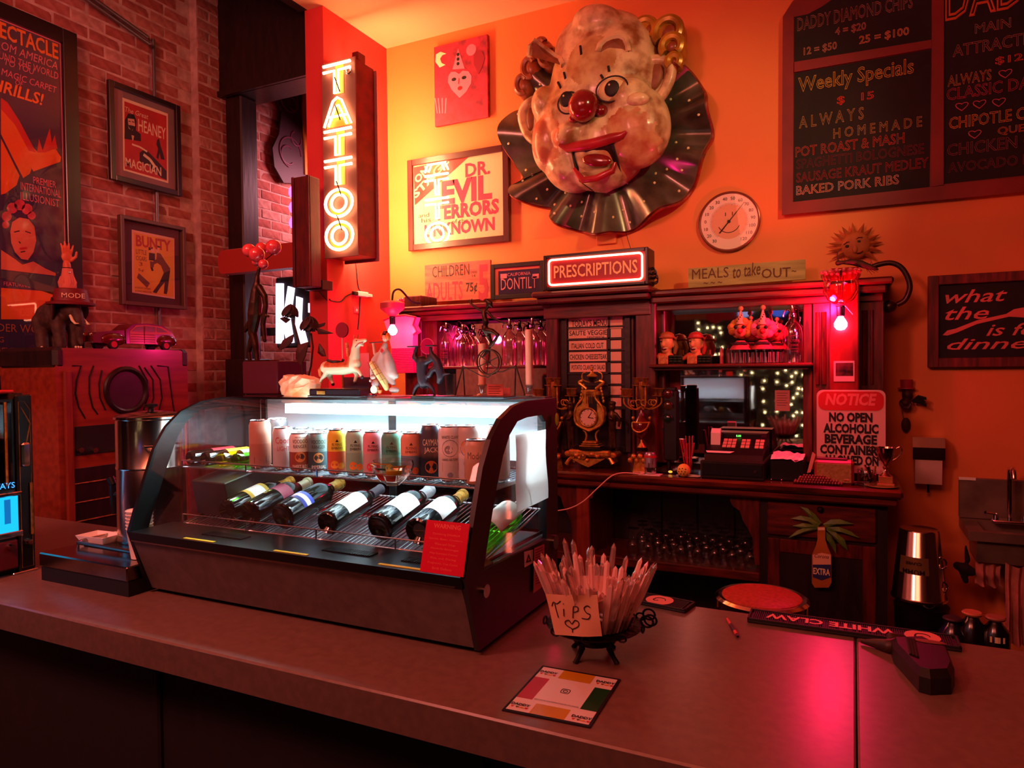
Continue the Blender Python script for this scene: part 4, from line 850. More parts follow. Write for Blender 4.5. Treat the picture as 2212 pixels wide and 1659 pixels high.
# cards and ribbon between
for (x0, y0, x1, y1, Yq, m_, lab) in ((1052, 830, 1087, 856, 1.955, 'pink_card', 'small printed pink card leaning on the case top'), (1086, 838, 1102, 856, 1.99, 'orange_card', 'small plain coral card standing behind the printed card')):
    q = Q('card', lab, 'card', (x0+x1)/2, y1, Yq, ZT); a, b = q(x0, y0), q(x1, y1)
    g = G(mat(m_, 'd86a60' if m_[0] == 'p' else 'd05040', .7)).box(a.x, -.001, 0, b.x, .001, a.z); g.obj('card', q.t)
    if m_[0] == 'p':
        g = G(MAR)
        for k in range(4): z = a.z*(.8-.18*k); g.box(a.x+.006, -.0015, z-.0008, b.x-.008-.004*(k % 2), -.001, z+.0008)
        g.obj('print_lines', q.t)
# dark carved roses / leaves
def rose(px, py, r, stem, lab, up=1, leaves=()):
    q = Q('dark_rose', lab, 'flower', stem[-1][0], 864, 2.0, ZT)
    PT_ = mat('rose_dark', '3a0e12', .6, c2='20080c', scale=20); c = q(px, py)
    for k in range(16):
        a = k*2.4; rr = r*q.m*(.25+.75*k/15); g = G(PT_); M = Matrix.Rotation(a, 3, 'Z') @ Matrix.Rotation(R(-10-25*k/15), 3, 'Y')
        g.sph(c+Vector((rr*.55*math.cos(a), rr*.55*math.sin(a), rr*.05)), (.004, rr*.5+.004, r*q.m*.75), 10, 7, M=M); g.obj('petal', q.t)
    G(mat('rose_stem', '2a1210', .7)).tube([q(*s_) for s_ in stem]+[Vector((q(*stem[-1]).x, 0, 0))], 2*q.m, 6).obj('stem', q.t)
    for L in leaves:
        g = G(mat('rose_leaf', '4a1a16', .6, c2='301010', scale=15)); p = [q(*s_) for s_ in L]; n = len(p); cen = sum(p, Vector())/n
        g.add([(a.x, -.003, a.z) for a in p]+[(cen.x, -.010, cen.z)]+[(a.x, .001, a.z) for a in p], [(i, (i+1) % n, n) for i in range(n)]+[tuple(range(n+1, 2*n+1))]+[(i, n+1+i, n+1+(i+1) % n, (i+1) % n) for i in range(n)]); g.obj('leaf', q.t)
rose(628, 672, 21, [(633, 690), (640, 720), (650, 760), (655, 820)], 'smaller dark dried rose leaning in front of the glowing white letter sign', leaves=([(602, 755), (612, 735), (625, 727), (635, 722), (632, 738), (622, 748), (608, 756)], [(605, 688), (615, 684), (628, 690), (618, 698)]))
rose(670, 700, 24, [(672, 720), (676, 750), (672, 790), (662, 830)], 'larger dark dried rose with long pointed leaves beside the red column', leaves=([(685, 708), (700, 712), (722, 720), (705, 722), (688, 722)], [(640, 760), (645, 745), (668, 738), (660, 770), (650, 790), (640, 775)], [(690, 742), (700, 755), (704, 770), (696, 770), (687, 762)], [(690, 700), (703, 697), (700, 704), (690, 708)]))
# balloon seller in bronze on the dark plinth box
q = Q('plinth_box', 'dark purple box at the foot of the black post', 'box', 560, 862, 2.0, ZT)
a, b = q(523, 781), q(600, 862); G(mat('plum_box', '4a1028', .5)).bbox(a.x, -.0, 0, b.x, .16, a.z, .003).obj('box', q.t); pz = a.z+ZT; 
q = Q('balloon_seller', 'bronze balloon seller figure holding a bunch of red glass balls above the plinth box', 'figurine', 545, 781, 2.06, pz)
g = G(BRZ); limbq(g, q, [(560, 580, 4), (556, 595, 5), (555, 610, 7), (553, 630, 11), (552, 655, 14), (550, 680, 15), (548, 700, 12), (546, 720, 10), (552, 745, 8), (555, 765, 6), (556, 778, 6)])
limbq(g, q, [(560, 620, 8), (572, 640, 7), (574, 660, 6), (568, 700, 6), (572, 735, 5)]); limbq(g, q, [(545, 690, 8), (533, 708, 6), (530, 715, 4)]); limbq(g, q, [(548, 720, 8), (542, 740, 7), (538, 760, 5), (540, 778, 5)]); limbq(g, q, [(565, 680, 3), (580, 683, 3)])
g.sph(q(558, 622), (8*q.m, 8*q.m, 9*q.m)); blob(g, 'figure', q.t, .0035, 1)
RB = mat('red_glass_ball', 'c8202c', .12, coat=.8, c2='e05058', scale=8)
for (x, y, r, d) in ((538, 541, 14.5, 0), (556, 535, 13, .02), (591, 534, 16, 0), (567, 552, 16.5, -.03), (577, 572, 10.5, -.02), (553, 566, 9, 0)): G(RB).sph(q(x, y, d), r*q.m, 20, 12).obj('ball', q.t)
g = G(BRZ).tube([q(560, 582), q(565, 570), q(560, 550)], 2*q.m, 6).tube([q(560, 582), q(575, 560), q(590, 548)], 1*q.m, 5).tube([q(560, 582), q(548, 560)], 1*q.m, 5); g.obj('strings', q.t)
G(BRZ).bbox(q(528, 0).x, -.03, 0, q(578, 0).x, .03, .006, .002).obj('base', q.t)
# =================== drinks inside the case ===================
def can(lab, px, h, r, col, col2, words, Yc=1.675, extra=None, top='c8ccd0', py=None, ink='0c0a0c'):
    p = pY(px, 960, Yc); t = thing('drink_can', lab, 'can', (p.x, Yc, US+.0035), rz=R(-YAW*57.3*0) + math.atan2(-p.x, Yc)*1.0, group='cans on the upper wire shelf of the case')
    al = mat('can_lid', 'b8bcc0', .25, 1)
    G(al).lathe([(r*.72, 0), (r*.86, .004), (r*.9, .008)], 24).obj('base', t)
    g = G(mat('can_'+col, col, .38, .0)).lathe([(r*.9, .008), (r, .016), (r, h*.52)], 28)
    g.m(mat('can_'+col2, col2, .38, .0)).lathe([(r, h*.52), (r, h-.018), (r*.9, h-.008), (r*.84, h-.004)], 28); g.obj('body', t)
    G(al).lathe([(r*.84, h-.004), (r*.88, h-.001), (r*.84, h), (r*.8, h-.003), (0, h-.004)], 24).obj('lid', t)
    if words or extra:
        g = G(mat('ink_'+ink, ink, .6))
        for w_ in words:
            s_, zz, hh, ww = w_[:4]
            if len(w_) > 4: g.m(mat('ink_'+w_[4], w_[4], .6))
            b0 = len(g.v); g.text(s_, 0, 0, h=hh, w=ww)
            for i in range(b0, len(g.v)): x, y, _ = g.v[i]; a = x/(r+.0004); g.v[i] = ((r+.0005)*math.sin(a), -(r+.0005)*math.cos(a), y+zz)
        if extra:
            for (kind, x, z, rr, c) in extra:
                g.m(mat('ink_'+c, c, .6)); n = 16
                pp = [(x+rr*math.cos(2*PI*k/n), z+rr*math.sin(2*PI*k/n)) for k in range(n)] if kind == 'o' else [(x-rr, z-rr*.5), (x+rr, z-rr*.5), (x+rr, z+rr*.5), (x-rr, z+rr*.5)]
                if kind == '^': pp = [(x-rr, z), (x+rr, z), (x, z+rr*1.6)]
                vs = [((r+.0003)*math.sin(a/r), -(r+.0003)*math.cos(a/r), b) for a, b in pp]+[((r+.0003)*math.sin(x/r), -(r+.0003)*math.cos(x/r), z)]; n = len(pp)
                g.add(vs, [(i, (i+1) % n, n) for i in range(n)])
        g.obj('print', t)
    return t
S12, ST = (.122, .033), (.156, .033)
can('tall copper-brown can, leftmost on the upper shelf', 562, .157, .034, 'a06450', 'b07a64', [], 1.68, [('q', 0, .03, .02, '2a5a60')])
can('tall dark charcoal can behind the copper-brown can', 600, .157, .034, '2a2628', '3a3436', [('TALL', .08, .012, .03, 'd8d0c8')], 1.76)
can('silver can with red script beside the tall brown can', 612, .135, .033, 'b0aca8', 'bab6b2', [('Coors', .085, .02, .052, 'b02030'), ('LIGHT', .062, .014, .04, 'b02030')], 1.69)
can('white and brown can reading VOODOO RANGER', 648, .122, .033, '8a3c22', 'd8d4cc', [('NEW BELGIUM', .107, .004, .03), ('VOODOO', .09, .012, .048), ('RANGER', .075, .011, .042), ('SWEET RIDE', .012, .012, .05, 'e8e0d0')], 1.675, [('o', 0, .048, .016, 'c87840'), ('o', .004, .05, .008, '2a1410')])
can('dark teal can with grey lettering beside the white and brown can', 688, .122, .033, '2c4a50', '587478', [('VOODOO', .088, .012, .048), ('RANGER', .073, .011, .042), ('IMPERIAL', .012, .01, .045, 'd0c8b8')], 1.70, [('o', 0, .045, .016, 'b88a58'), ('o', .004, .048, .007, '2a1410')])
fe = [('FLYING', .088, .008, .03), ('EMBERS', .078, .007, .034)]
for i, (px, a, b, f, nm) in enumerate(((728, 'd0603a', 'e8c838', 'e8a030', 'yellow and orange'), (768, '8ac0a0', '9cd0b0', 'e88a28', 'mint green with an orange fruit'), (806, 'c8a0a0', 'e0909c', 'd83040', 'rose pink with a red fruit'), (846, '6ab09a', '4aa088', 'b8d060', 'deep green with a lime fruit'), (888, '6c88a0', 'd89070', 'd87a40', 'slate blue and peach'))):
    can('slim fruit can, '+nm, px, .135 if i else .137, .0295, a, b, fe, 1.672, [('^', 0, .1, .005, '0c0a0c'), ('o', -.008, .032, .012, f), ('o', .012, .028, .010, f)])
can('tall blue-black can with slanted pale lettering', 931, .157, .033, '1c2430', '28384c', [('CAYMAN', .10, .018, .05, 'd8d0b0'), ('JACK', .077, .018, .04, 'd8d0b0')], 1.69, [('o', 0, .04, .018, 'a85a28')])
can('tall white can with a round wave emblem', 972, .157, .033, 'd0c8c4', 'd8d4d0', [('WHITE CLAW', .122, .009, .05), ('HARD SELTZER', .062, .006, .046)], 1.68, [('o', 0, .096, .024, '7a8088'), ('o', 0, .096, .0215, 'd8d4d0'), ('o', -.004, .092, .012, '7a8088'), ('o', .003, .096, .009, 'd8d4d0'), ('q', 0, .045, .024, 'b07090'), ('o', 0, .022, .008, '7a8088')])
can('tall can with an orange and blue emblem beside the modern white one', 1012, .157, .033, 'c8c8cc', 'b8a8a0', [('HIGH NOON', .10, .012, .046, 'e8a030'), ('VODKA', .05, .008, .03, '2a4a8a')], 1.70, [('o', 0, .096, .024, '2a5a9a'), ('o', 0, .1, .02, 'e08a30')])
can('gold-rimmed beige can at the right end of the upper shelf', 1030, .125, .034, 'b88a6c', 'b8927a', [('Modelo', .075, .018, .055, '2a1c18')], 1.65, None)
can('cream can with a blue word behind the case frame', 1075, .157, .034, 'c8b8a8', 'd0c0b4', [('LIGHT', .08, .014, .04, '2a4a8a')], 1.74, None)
# second row, partly hidden
for i, (px, c) in enumerate(((650, '8a8c90'), (690, '9a7a70'), (740, '90a0a8'), (790, 'a0a098'), (850, '8898a8'), (905, '98a0b0'), (960, '8090a0'))):
    p = pY(px, 940, 1.80); can('plain can in the second row, '+('grey', 'tan', 'pale blue', 'olive grey', 'steel blue', 'light blue', 'slate')[i]+' one standing behind the front cans', px, .122, .033, c, c, [], 1.81)
GREEN = glass('green_glass', (.25, .75, .12), .05, 1.2); DGL = mat('dark_bottle_glass', '0a0d08', .07, 0, coat=.6); AMB = glass('yellow_glass', (.95, .75, .1), .05, 1.2)
def bottle(lab, p0, p1, r, m, lcol, foil, zlab=(.28, .62), words=(), champ=True, lm=None, group=None):
    a, b = Vector(p0), Vector(p1); d = b-a; L = d.length
    t = thing('wine_bottle', lab, 'bottle', a, group=group or 'bottles lying in the display case'); t.rotation_euler = d.to_track_quat('Z', 'Y').to_euler()
    rot = t.rotation_euler.to_matrix(); up = rot.inverted() @ Vector((0, 0, 1)); t.rotation_euler = (rot @ Matrix.Rotation(math.atan2(up.y, up.x)+PI/2, 3, 'Z')).to_euler()
    sh = .58; nk = .8 if champ else .76
    G(m).lathe([(r*.5, .012), (r*.85, .0), (r*.97, .004), (r, .012), (r, L*sh), (r*.93, L*(sh+.06)), (r*.62, L*(sh+.14)), (r*.42, L*nk), (r*.36, L*.9), (r*.36, L*.97)], 28).obj('glass', t)
    if champ: G(foil).lathe([(r*.50, L*.70), (r*.52, L*.72), (r*.44, L*.82), (r*.40, L*.93), (r*.48, L*.935), (r*.48, L*.95), (r*.44, L*.985), (r*.3, L), (0, L)], 24).obj('foil', t)
    else: G(foil).lathe([(r*.43, L*.79), (r*.41, L*.96), (r*.44, L*.965), (r*.44, L*.99), (r*.3, L), (0, L)], 24).obj('foil', t)
    def wrap(g, z0, z1, a0, a1, e=.0006, n=20):
        v = []; 
        for k in range(n+1):
            a_ = a0+(a1-a0)*k/n
            for z in (z0, z1): v.append(((r+e)*math.sin(a_), -(r+e)*math.cos(a_), z))
        return g.add(v, [(2*k, 2*k+2, 2*k+3, 2*k+1) for k in range(n)], True)
    if lcol:
        g = G(mat('label_'+lcol, lcol, .6)); wrap(g, L*zlab[0], L*zlab[1], -1.35, 1.35)
        if lm: g.m(mat('label_'+lm, lm, .5)); wrap(g, L*zlab[0], L*(zlab[0]+.05), -1.35, 1.35, .0009); wrap(g, L*(zlab[1]-.05), L*zlab[1], -1.35, 1.35, .0009)
        for (s_, u, hh, ww, c) in words:
            g.m(mat('ink_'+c, c, .6)); b0 = len(g.v); g.text(s_, 0, 0, h=hh, w=ww)
            for i in range(b0, len(g.v)): x, y, _ = g.v[i]; a_ = (y-hh/2)/(r+.001)*-1; g.v[i] = ((r+.0012)*math.sin(a_), -(r+.0012)*math.cos(a_), L*u+x)
        g.obj('label', t)
    return t
def zr(y): return 1.262+(y-1.60)/(1.955-1.60)*.068+.005
def lay(px, py, L, r, dx=.0, y0=1.612):
    """bottle butt near the front rail, neck up towards the rear"""
    p = pY(px, py, y0); c0 = Vector((p.x, y0, zr(y0)+r+.002)); dy = math.sqrt(max(L*L-dx*dx, 0))*.985
    return c0, Vector((p.x+dx, y0+dy, zr(y0+dy)+r+.002))
D = -.02
c0, c1 = lay(490, 1115, .30, .040, .0); bottle('dark bottle with a white and gold label, first from the left on the lower rack', c0, c1, .040, DGL, 'e4e0d8', GOLD, (.25, .52), [('PROSECCO', .385, .006, .035, 'a08040')], lm='c8a040')
c0, c1 = lay(540, 1130, .30, .041, D); bottle('dark bottle with a burgundy label and cream foil, second from the left', c0, c1, .041, DGL, '6e2030', mat('cream_foil', 'd8c8a0', .3, .4), (.38, .55), [('Brut', .3, .012, .03, 'c8b860')])
c0, c1 = lay(610, 1140, .31, .043, D); bottle('large dark bottle with a blue banded label and gold foil, third on the rack', c0, c1, .043, DGL, 'e0dcd8', GOLD, (.18, .34), [('REMERY', .26, .011, .045, 'e8e4dc')], lm='2a3a9a')
c0, c1 = lay(706, 1148, .30, .037, D); bottle('slim dark wine bottle with a white label and grey capsule', c0, c1, .037, DGL, 'e0dcd4', mat('grey_capsule', '5a5058', .4), (.22, .55), [('WINE', .4, .008, .02, '8a8480')], champ=False)
c0, c1 = lay(820, 1158, .31, .043, D); bottle('dark bottle with a white label and white foil neck', c0, c1, .043, DGL, 'eceae4', mat('white_foil', 'e4e6e8', .3, .2), (.2, .52), [('CUVEE', .4, .008, .03, '807050')])
c0, c1 = lay(902, 1170, .30, .041, D); bottle('dark bottle with a white label and gold foil behind the red warning card', c0, c1, .041, DGL, 'ece8e0', GOLD, (.25, .55))
c0, c1 = lay(1035, 1180, .30, .041, 0, 1.60); bottle('green glass bottle with a wide pale label at the right end of the lower rack', c0, c1, .041, GREEN, 'dcd8c8', mat('white_foil', 'e4e6e8', .3, .2), (.15, .62), [('CELLAR', .55, .008, .035, '8a8a80')], champ=False)
def lay2(px, L, r, dx): p = pY(px, 970, 1.64); y = 1.64; c = Vector((p.x, y, US+.004+r)); dy = math.sqrt(L*L-dx*dx); return c, Vector((p.x+dx, y+dy, US+.004+r))
for (px, m, lab, lc, f) in ((408, DGL, 'dark bottle with a red label lying at the left of the upper shelf', 'a83038', mat('red_foil', '8a1420', .4)), (440, DGL, 'dark bottle with a bright yellow label lying on the upper shelf', 'e8b820', mat('yellow_foil', 'd8a820', .4)),
                         (472, AMB, 'amber-yellow glass bottle lying on the upper shelf', 'd0d8dc', mat('white_foil', 'e4e6e8', .3, .2)), (506, GREEN, 'bright green glass bottle lying on the upper shelf', 'd8dcd0', mat('green_foil', '2a6a30', .4))):
    c0, c1 = lay2(px, .27, .024, .03); bottle(lab, c0, c1, .024, m, lc, f, (.3, .62), champ=False)
# black gift box
a = pZ(362, 1040, 1.3); 
t = thing('gift_box', 'matte black champagne gift box standing at the left end of the lower rack', 'box', (-1.80, 1.80, 1.309), rot=(R(11), 0, R(-3)))
gx0, gx1 = pY(366, 1100, 1.64).x, pY(600, 1050, 1.90).x
g = G(mat('gift_box_black', '141214', .55, c2='1e1a1a', scale=9)); g.bbox(-.195, -.15, 0, -.03, .14, .118, .003); g.obj('box', t)
g = G(GOLD).text('Dom Perignon', 0, 0, h=.012, w=.075, shear=.2, M=Matrix.Translation((-.029, -.03, .06)) @ Matrix.Rotation(PI/2, 4, 'Z') @ Matrix.Rotation(PI/2, 4, 'X')); g.obj('lettering', t)
# glass bowl with coloured streaks on the front of the shelf
p = pY(878, 1045, 1.63)
t = thing('glass_bowl', 'wide clear glass bowl with yellow, red and green swirls on the upper shelf front', 'bowl', (p.x, 1.60, US+.004))
t.location.y = 1.566
G(glass('bowl_glass', (1, .95, .9), .03, 2)).lathe([(.018, 0), (.02, .003), (.034, .012), (.052, .035), (.058, .055), (.055, .068), (.053, .068), (.056, .054), (.050, .036), (.032, .014), (0, .005)], 32).obj('bowl', t)
for (a0, a1, z, rr, c, w_) in ((3.6, 4.3, .055, .0565, 'f0a818', .004), (3.4, 4.2, .047, .0545, 'e8b828', .003), (5.0, 5.8, .040, .053, 'f8c810', .006), (5.3, 6.0, .056, .0565, 'e89020', .003), (4.2, 5.2, .064, .0565, 'f0b040', .0015), (3.8, 4.8, .026, .044, 'd83020', .009), (4.9, 5.5, .024, .042, 'e04028', .008), (4.4, 5.0, .05, .055, '205a48', .003)):
    v = []; n = 10
    for k in range(n+1):
        a = a0+(a1-a0)*k/n
        for zz in (z-w_, z+w_): v.append(((rr+.001+(zz-z)*.6)*math.cos(a), (rr+.001+(zz-z)*.6)*math.sin(a), zz))
    G(mat('swirl_'+c, c, .3, coat=.5)).add(v, [(2*k, 2*k+2, 2*k+3, 2*k+1) for k in range(n)], True).obj('swirl', t)
# papers on the glass
def sheet(name, lab, x, pts, m, cat='paper', wavy=0):
    P_ = [pX(a, b, x) for a, b in pts]; c = P_[0]; t = thing(name, lab, cat, c); n = 8; v = []
    for i in range(n+1):
        for j in range(n+1):
            u, w_ = i/n, j/n; p = (P_[0]*(1-u)+P_[1]*u)*(1-w_)+(P_[3]*(1-u)+P_[2]*u)*w_; v.append((p.x-c.x+wavy*math.sin(w_*7+u*2), p.y-c.y, p.z-c.z))
    G(m).add(v, [(i*(n+1)+j, (i+1)*(n+1)+j, (i+1)*(n+1)+j+1, i*(n+1)+j+1) for i in range(n) for j in range(n)], True).obj('sheet', t); return t, P_
t, _ = sheet('paper_notice', 'creased white paper notice taped to the end glass of the case', cx1+.004, [(1113, 940), (1178, 927), (1184, 1075), (1116, 1107)], translucent('thin_paper', 'f0e4dc', .55), wavy=.002)
t2, _ = sheet('warning_sticker', 'small square white sticker with a black triangle on the dark case base', cx1+.001, [(1132, 1192), (1152, 1187), (1151, 1216), (1133, 1226)], PAP, 'sticker')
g = G(INK); P_ = [pX(a, b, cx1+.002)-pX(1132, 1192, cx1+.001) for a, b in ((1142, 1196), (1148, 1212), (1136, 1216))]; g.poly(P_); g.obj('triangle', t2)
g = G(ORG); P_ = [pX(a, b, cx1+.0025)-pX(1132, 1192, cx1+.001) for a, b in ((1142, 1203), (1144.5, 1210), (1139.5, 1212))]; g.poly(P_); g.obj('triangle_centre', t2)
t2, _ = sheet('instruction_sheet', 'pink-tinged instruction sheet hanging at the rear corner of the case base', cx1+.006, [(1154, 1184), (1176, 1175), (1175, 1265), (1152, 1282)], mat('pink_paper', 'c87a78', .8))
g = G(INK)
for k in range(14): a, b = pX(1157, 1188+k*5.6, cx1+.007)-pX(1154, 1184, cx1+.006), pX(1173, 1181+k*5.6, cx1+.007)-pX(1154, 1184, cx1+.006); g.poly([a, b, b+Vector((0, 0, -.0016)), a+Vector((0, 0, -.0016))])
g.obj('print_lines', t2)
G(mat('lime_label', 'b8c030', .5)).sph((cx1+.012, 1.99, pX(1198, 905, cx1).z), (.006, .008, .02)).obj('latch', case, W=True)
# red warning card leaning on the inside of the front glass
P0 = [pY(a, b, 1.437) for a, b in ((926, 1124), (1018, 1132), (1004, 1245), (908, 1232))]
c = (P0[2]+P0[3])/2; ang = R(14)
wd = (P0[2]-P0[3]).length*.98; hh = .125
t = thing('warning_card', 'red printed warning card leaning on the lower right of the curved front glass', 'card', (c.x, 1.433, 1.2665), rot=(PI/2-R(16), 0, 0))
G(mat('card_red', 'c80c34', .3, coat=.4)).bbox(-wd/2, 0, -.0008, wd/2, hh, .0008, .0004).obj('card', t)
g = G(mat('card_gold', 'e06058', .4)); L = ['Drinking Distilled', 'Spirits, Beer, Coolers,', 'Wine and Other', 'Alcoholic Beverages', 'May Increase Cancer', 'Risk, and, During', 'Pregnancy, Can Cause', 'Birth Defects']
g.text('WARNING', 0, hh*.86, h=.011, w=wd*.62, bold=.02)
for k, s_ in enumerate(L): g.text(s_, 0, hh*(.72-.092*k), h=.006, w=min(wd*.85, len(s_)*.0042))
g.obj('lettering', t)
# =================== neon sign on the alcove wall ===================
YN = 3.66
x0, z1 = uY(702, 137, YN); x1, z0 = uY(774, 549, YN); x0 = XS+.012
t = thing('neon_sign', 'vertical double-sided glowing neon sign reading TATTOO fixed to the red wall', 'neon sign', (x0, YN+.1, z0))
TN = (x0, x1, z0, z1)
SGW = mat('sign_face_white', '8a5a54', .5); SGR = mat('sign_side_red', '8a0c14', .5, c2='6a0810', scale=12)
Hn = z1-z0; Wn = x1-x0
G(SGR).bbox(x0+.004, YN+.012, z0, x1-.004, YN+.20, z1-.01, .004).obj('sign_body', t, W=True)
G(SGW).bbox(x0-.004, YN, z0-.01, x1, YN+.012, z1, .003).obj('face_panel', t, W=True); G(SGW).bbox(x0-.004, YN+.2, z0-.02, x1+.012, YN+.212, z1-.02, .003).obj('face_panel', t, W=True)
G(SGR).bbox(x1-.06, YN+.04, z1-.01, x1-.01, YN+.12, z1+.05, .004).obj('bracket', t, W=True)
YPN = mat('yellow_letter_paint', 'b09428', .5)
def neon_letters(yf, sg, mt, mirror, parent):
    zs = [z1-.02-(Hn-.04)*k for k in (0, .175, .345, .50, .655, .825, 1.0)]
    cx = (x0+x1)/2+.005; hw = Wn*.40; M = lambda a: (cx-a if mirror else cx+a)
    for k, ch in enumerate('TATTOO'):
        top, bot = zs[k]-.015, zs[k+1]+.015; g = G(mt); r = .0095
        mid = (top+bot)/2; hh = (top-bot)/2
        if ch == 'T': S = [[(-hw, top), (hw, top)], [(-hw, top-.04), (-.02, top-.04), (-.02, bot), (.012, bot), (.012, top-.04), (hw, top-.04)]]
        elif ch == 'A': S = [[(-hw, bot), (-.035, top-.02), (0, top), (.035, top-.02), (hw, bot)], [(-hw*.6, mid-.03), (hw*.6, mid-.03)], [(-hw+.035, bot), (-.01, top-.05), (.01, top-.05), (hw-.035, bot)]]
        else: S = [[(hw*math.cos(a_*PI/12), mid+hh*.98*math.sin(a_*PI/12)) for a_ in range(25)], [(hw*.55*math.cos(a_*PI/12), mid+hh*.6*math.sin(a_*PI/12)) for a_ in range(25)]]
        for L in S: g.tube([(M(a), yf, b) for a, b in L], r if ch != 'A' else .008, 8)
        g.obj('letter_tube', parent, W=True)
        h = G(YPN); c = M(0); y_ = yf+sg*.022
        if ch == 'T': h.box(c-.03, y_, bot, c+.04, y_+.001, top)
        elif ch == 'A': h.add([(c-hw, y_, bot), (c+hw, y_, bot), (c+.02, y_, top), (c-.02, y_, top)], [(0, 1, 2, 3)])
        else: h.tube([(c+hw*.78*math.cos(a_*PI/12), y_, mid+hh*.8*math.sin(a_*PI/12)) for a_ in range(24)], .012, 6, closed=True)
        h.obj('painted_letter', parent, W=True)
NG = glow('neon_warm_orange', (1, .50, .22), 95)
neon_letters(YN-.024, 1, glow('neon_front_orange', (1, .46, .2), 11), False, t); neon_letters(YN+.236, -1, NG, True, t)
for z in (z1-.16, z1-.34, z0+.44, z0+.22): G(BLKM).tube([(x0+.13, YN-.03, z+.04), (x0+.15, YN-.034, z), (x0+.17, YN-.03, z-.06)], .004, 6).obj('wire', t, W=True)
G(CHR).torus((x1-.05, YN-.008, z1-.09), .018, .005, 'y').obj('end_cap', t, W=True)
# cord, adapters, switch plate
cord = mat('black_cord', '160c10', .5)
pth = [(768, 552), (770, 580), (774, 620), (782, 632)]
t = thing('power_strip', 'tangle of white and black plug adapters joined by dark cords on the pink wall', 'adapter', pX(778, 636, XS))
g = G(WHT).bbox(-.0, -.05, -.018, .03, .06, .018, .004).bbox(0, .06, -.012, .02, .12, .01, .003).obj('adapter_body', t); G(BLK).bbox(.002, -.10, -.012, .026, -.05, .014, .004).obj('plug', t)
def cordX(pts, r=.004, nm='cord', par=None, X=XS, off=.008):
    q_ = [pX(a, b, X+off) for a, b in pts]; q_ = smooth_pts(q_); return G(cord).tube(q_, r, 6).obj(nm, par or t, W=True)
def smooth_pts(P, n=6):
    P = [Vector(p) for p in P]; out = []
    for i in range(len(P)-1):
        a, b, c, d = P[max(i-1, 0)], P[i], P[i+1], P[min(i+2, len(P)-1)]
        for k in range(n): s_ = k/n; out.append(.5*((2*b)+(c-a)*s_+(2*a-5*b+4*c-d)*s_*s_+(3*b-a-3*c+d)*s_**3))
    out.append(P[-1]); return out
cordX(pth); cordX([(778, 642), (776, 680), (773, 712)]); cordX([(765, 632), (748, 640), (735, 652), (716, 650), (712, 646)])
t2 = thing('cord', 'thin dark electric cord hanging down the red column and wooden box', 'cord', pY(690, 600, 3.69))
g = G(mat('brown_cord', '3a0c10', .5)).tube(smooth_pts([pY(a, b, 3.683) for a, b in ((671, 560), (676, 600), (684, 620), (694, 635), (706, 648))]), .004, 6); g.obj('cord', t2, W=True)
a = pX(769, 670, XS); t = thing('switch_plate', 'tiny square red outlet plate on the pink wall below the adapters', 'outlet', a); G(mat('plate_pink', 'd8485c', .4)).bbox(0, -.03, -.022, .006, .03, .022, .002).obj('plate', t); G(WHT).cyl((.006, 0, 0), (.008, 0, 0), .01, n=12).obj('socket', t)
# cylinder dispenser on the column
a = pY(684, 556, 3.69); t = thing('wall_cylinder', 'small upright pale cylinder fixed to the front of the red column', 'dispenser', (a.x, 3.65, a.z))
G(mat('dispenser_pink', 'd88070', .4)).lathe([(0, -.055), (.034, -.055), (.036, -.05), (.036, .06), (.033, .064), (0, .064)], 20).obj('body', t); G(CHR).cyl((0, 0, -.085), (0, 0, -.055), .008, n=8).obj('nozzle', t); G(WHT).box(-.02, .02, -.04, .02, .042, .04).obj('mount', t)
# wooden box sign in front of column, pink neon behind
Yb_ = 3.45
x0_, z1_ = uY(631, 384, Yb_); x1_, z0_ = uY(672, 618, Yb_); 
t = thing('box_sign', 'tall worn red wooden sign box hanging beside the red column', 'sign', (x0_, Yb_, z0_))
G(wood('worn_red_wood', '6a1414', '4a0c10', .6, (6, 6, 1), 6, .2, 0)).bbox(x0_, Yb_, z0_, x1_, Yb_+.10, z1_, .006).obj('box', t, W=True)
for a in ((x0_, x0_+.02), (x1_-.02, x1_)): G(MT['worn_red_wood']).bbox(a[0], Yb_-.012, z0_, a[1], Yb_, z1_, .003).obj('frame_strip', t, W=True)
G(W_VD).bbox(x0_-.005, Yb_+.1, z0_-.01, x1_+.005, Yb_+.20, z0_+.05, .003).obj('bracket', t, W=True)
g = G(glow('neon_pink', (1, .12, .75), 2.5)); 
for k in range(3): z = z1_-.04-.10*k; g.torus((x0_-.045, Yb_+.06, z-.03), .03, .011, 'y', 10, 8, a0=PI/2, a1=1.5*PI)
for q_ in range(1): g.obj('pink_neon_tube', t, W=True)
# round-ended red beam sign + grey boxes
Yd = 3.60
a, b = uY(470, 545, Yd), uY(636, 585, Yd); zc_ = (a[1]+b[1])/2
t = thing('rounded_beam', 'thick red horizontal sign board with a rounded pale-rimmed left end in front of the post', 'sign', (a[0], Yd, zc_))
z_t, z_b = uY(480, 541, Yd)[1], uY(480, 592, Yd)[1]; rr = (z_t-z_b)/2; zc_ = (z_t+z_b)/2
pts = [(a[0]+rr*.5-rr*.5*math.cos(k*PI/10-PI/2), zc_+rr*math.sin(k*PI/10-PI/2)) for k in range(11)]+[(XS-.16, z_t), (XS-.16, z_b)]
G(mat('beam_red', 'a82c24', .6)).prismY(pts, Yd, Yd+.08).obj('board', t, W=True)
G(mat('beam_pale_rim', 'd8b0a0', .5)).tube([(x-.004, Yd+.06, z) for x, z in pts[:-2]], .006, 6).obj('rim', t, W=True)
G(mat('beam_pale_rim', 'd8b0a0', .5)).box(a[0]+rr*.5, Yd+.03, z_t, XS-.16, Yd+.08, z_t+.008).obj('top_edge', t, W=True)
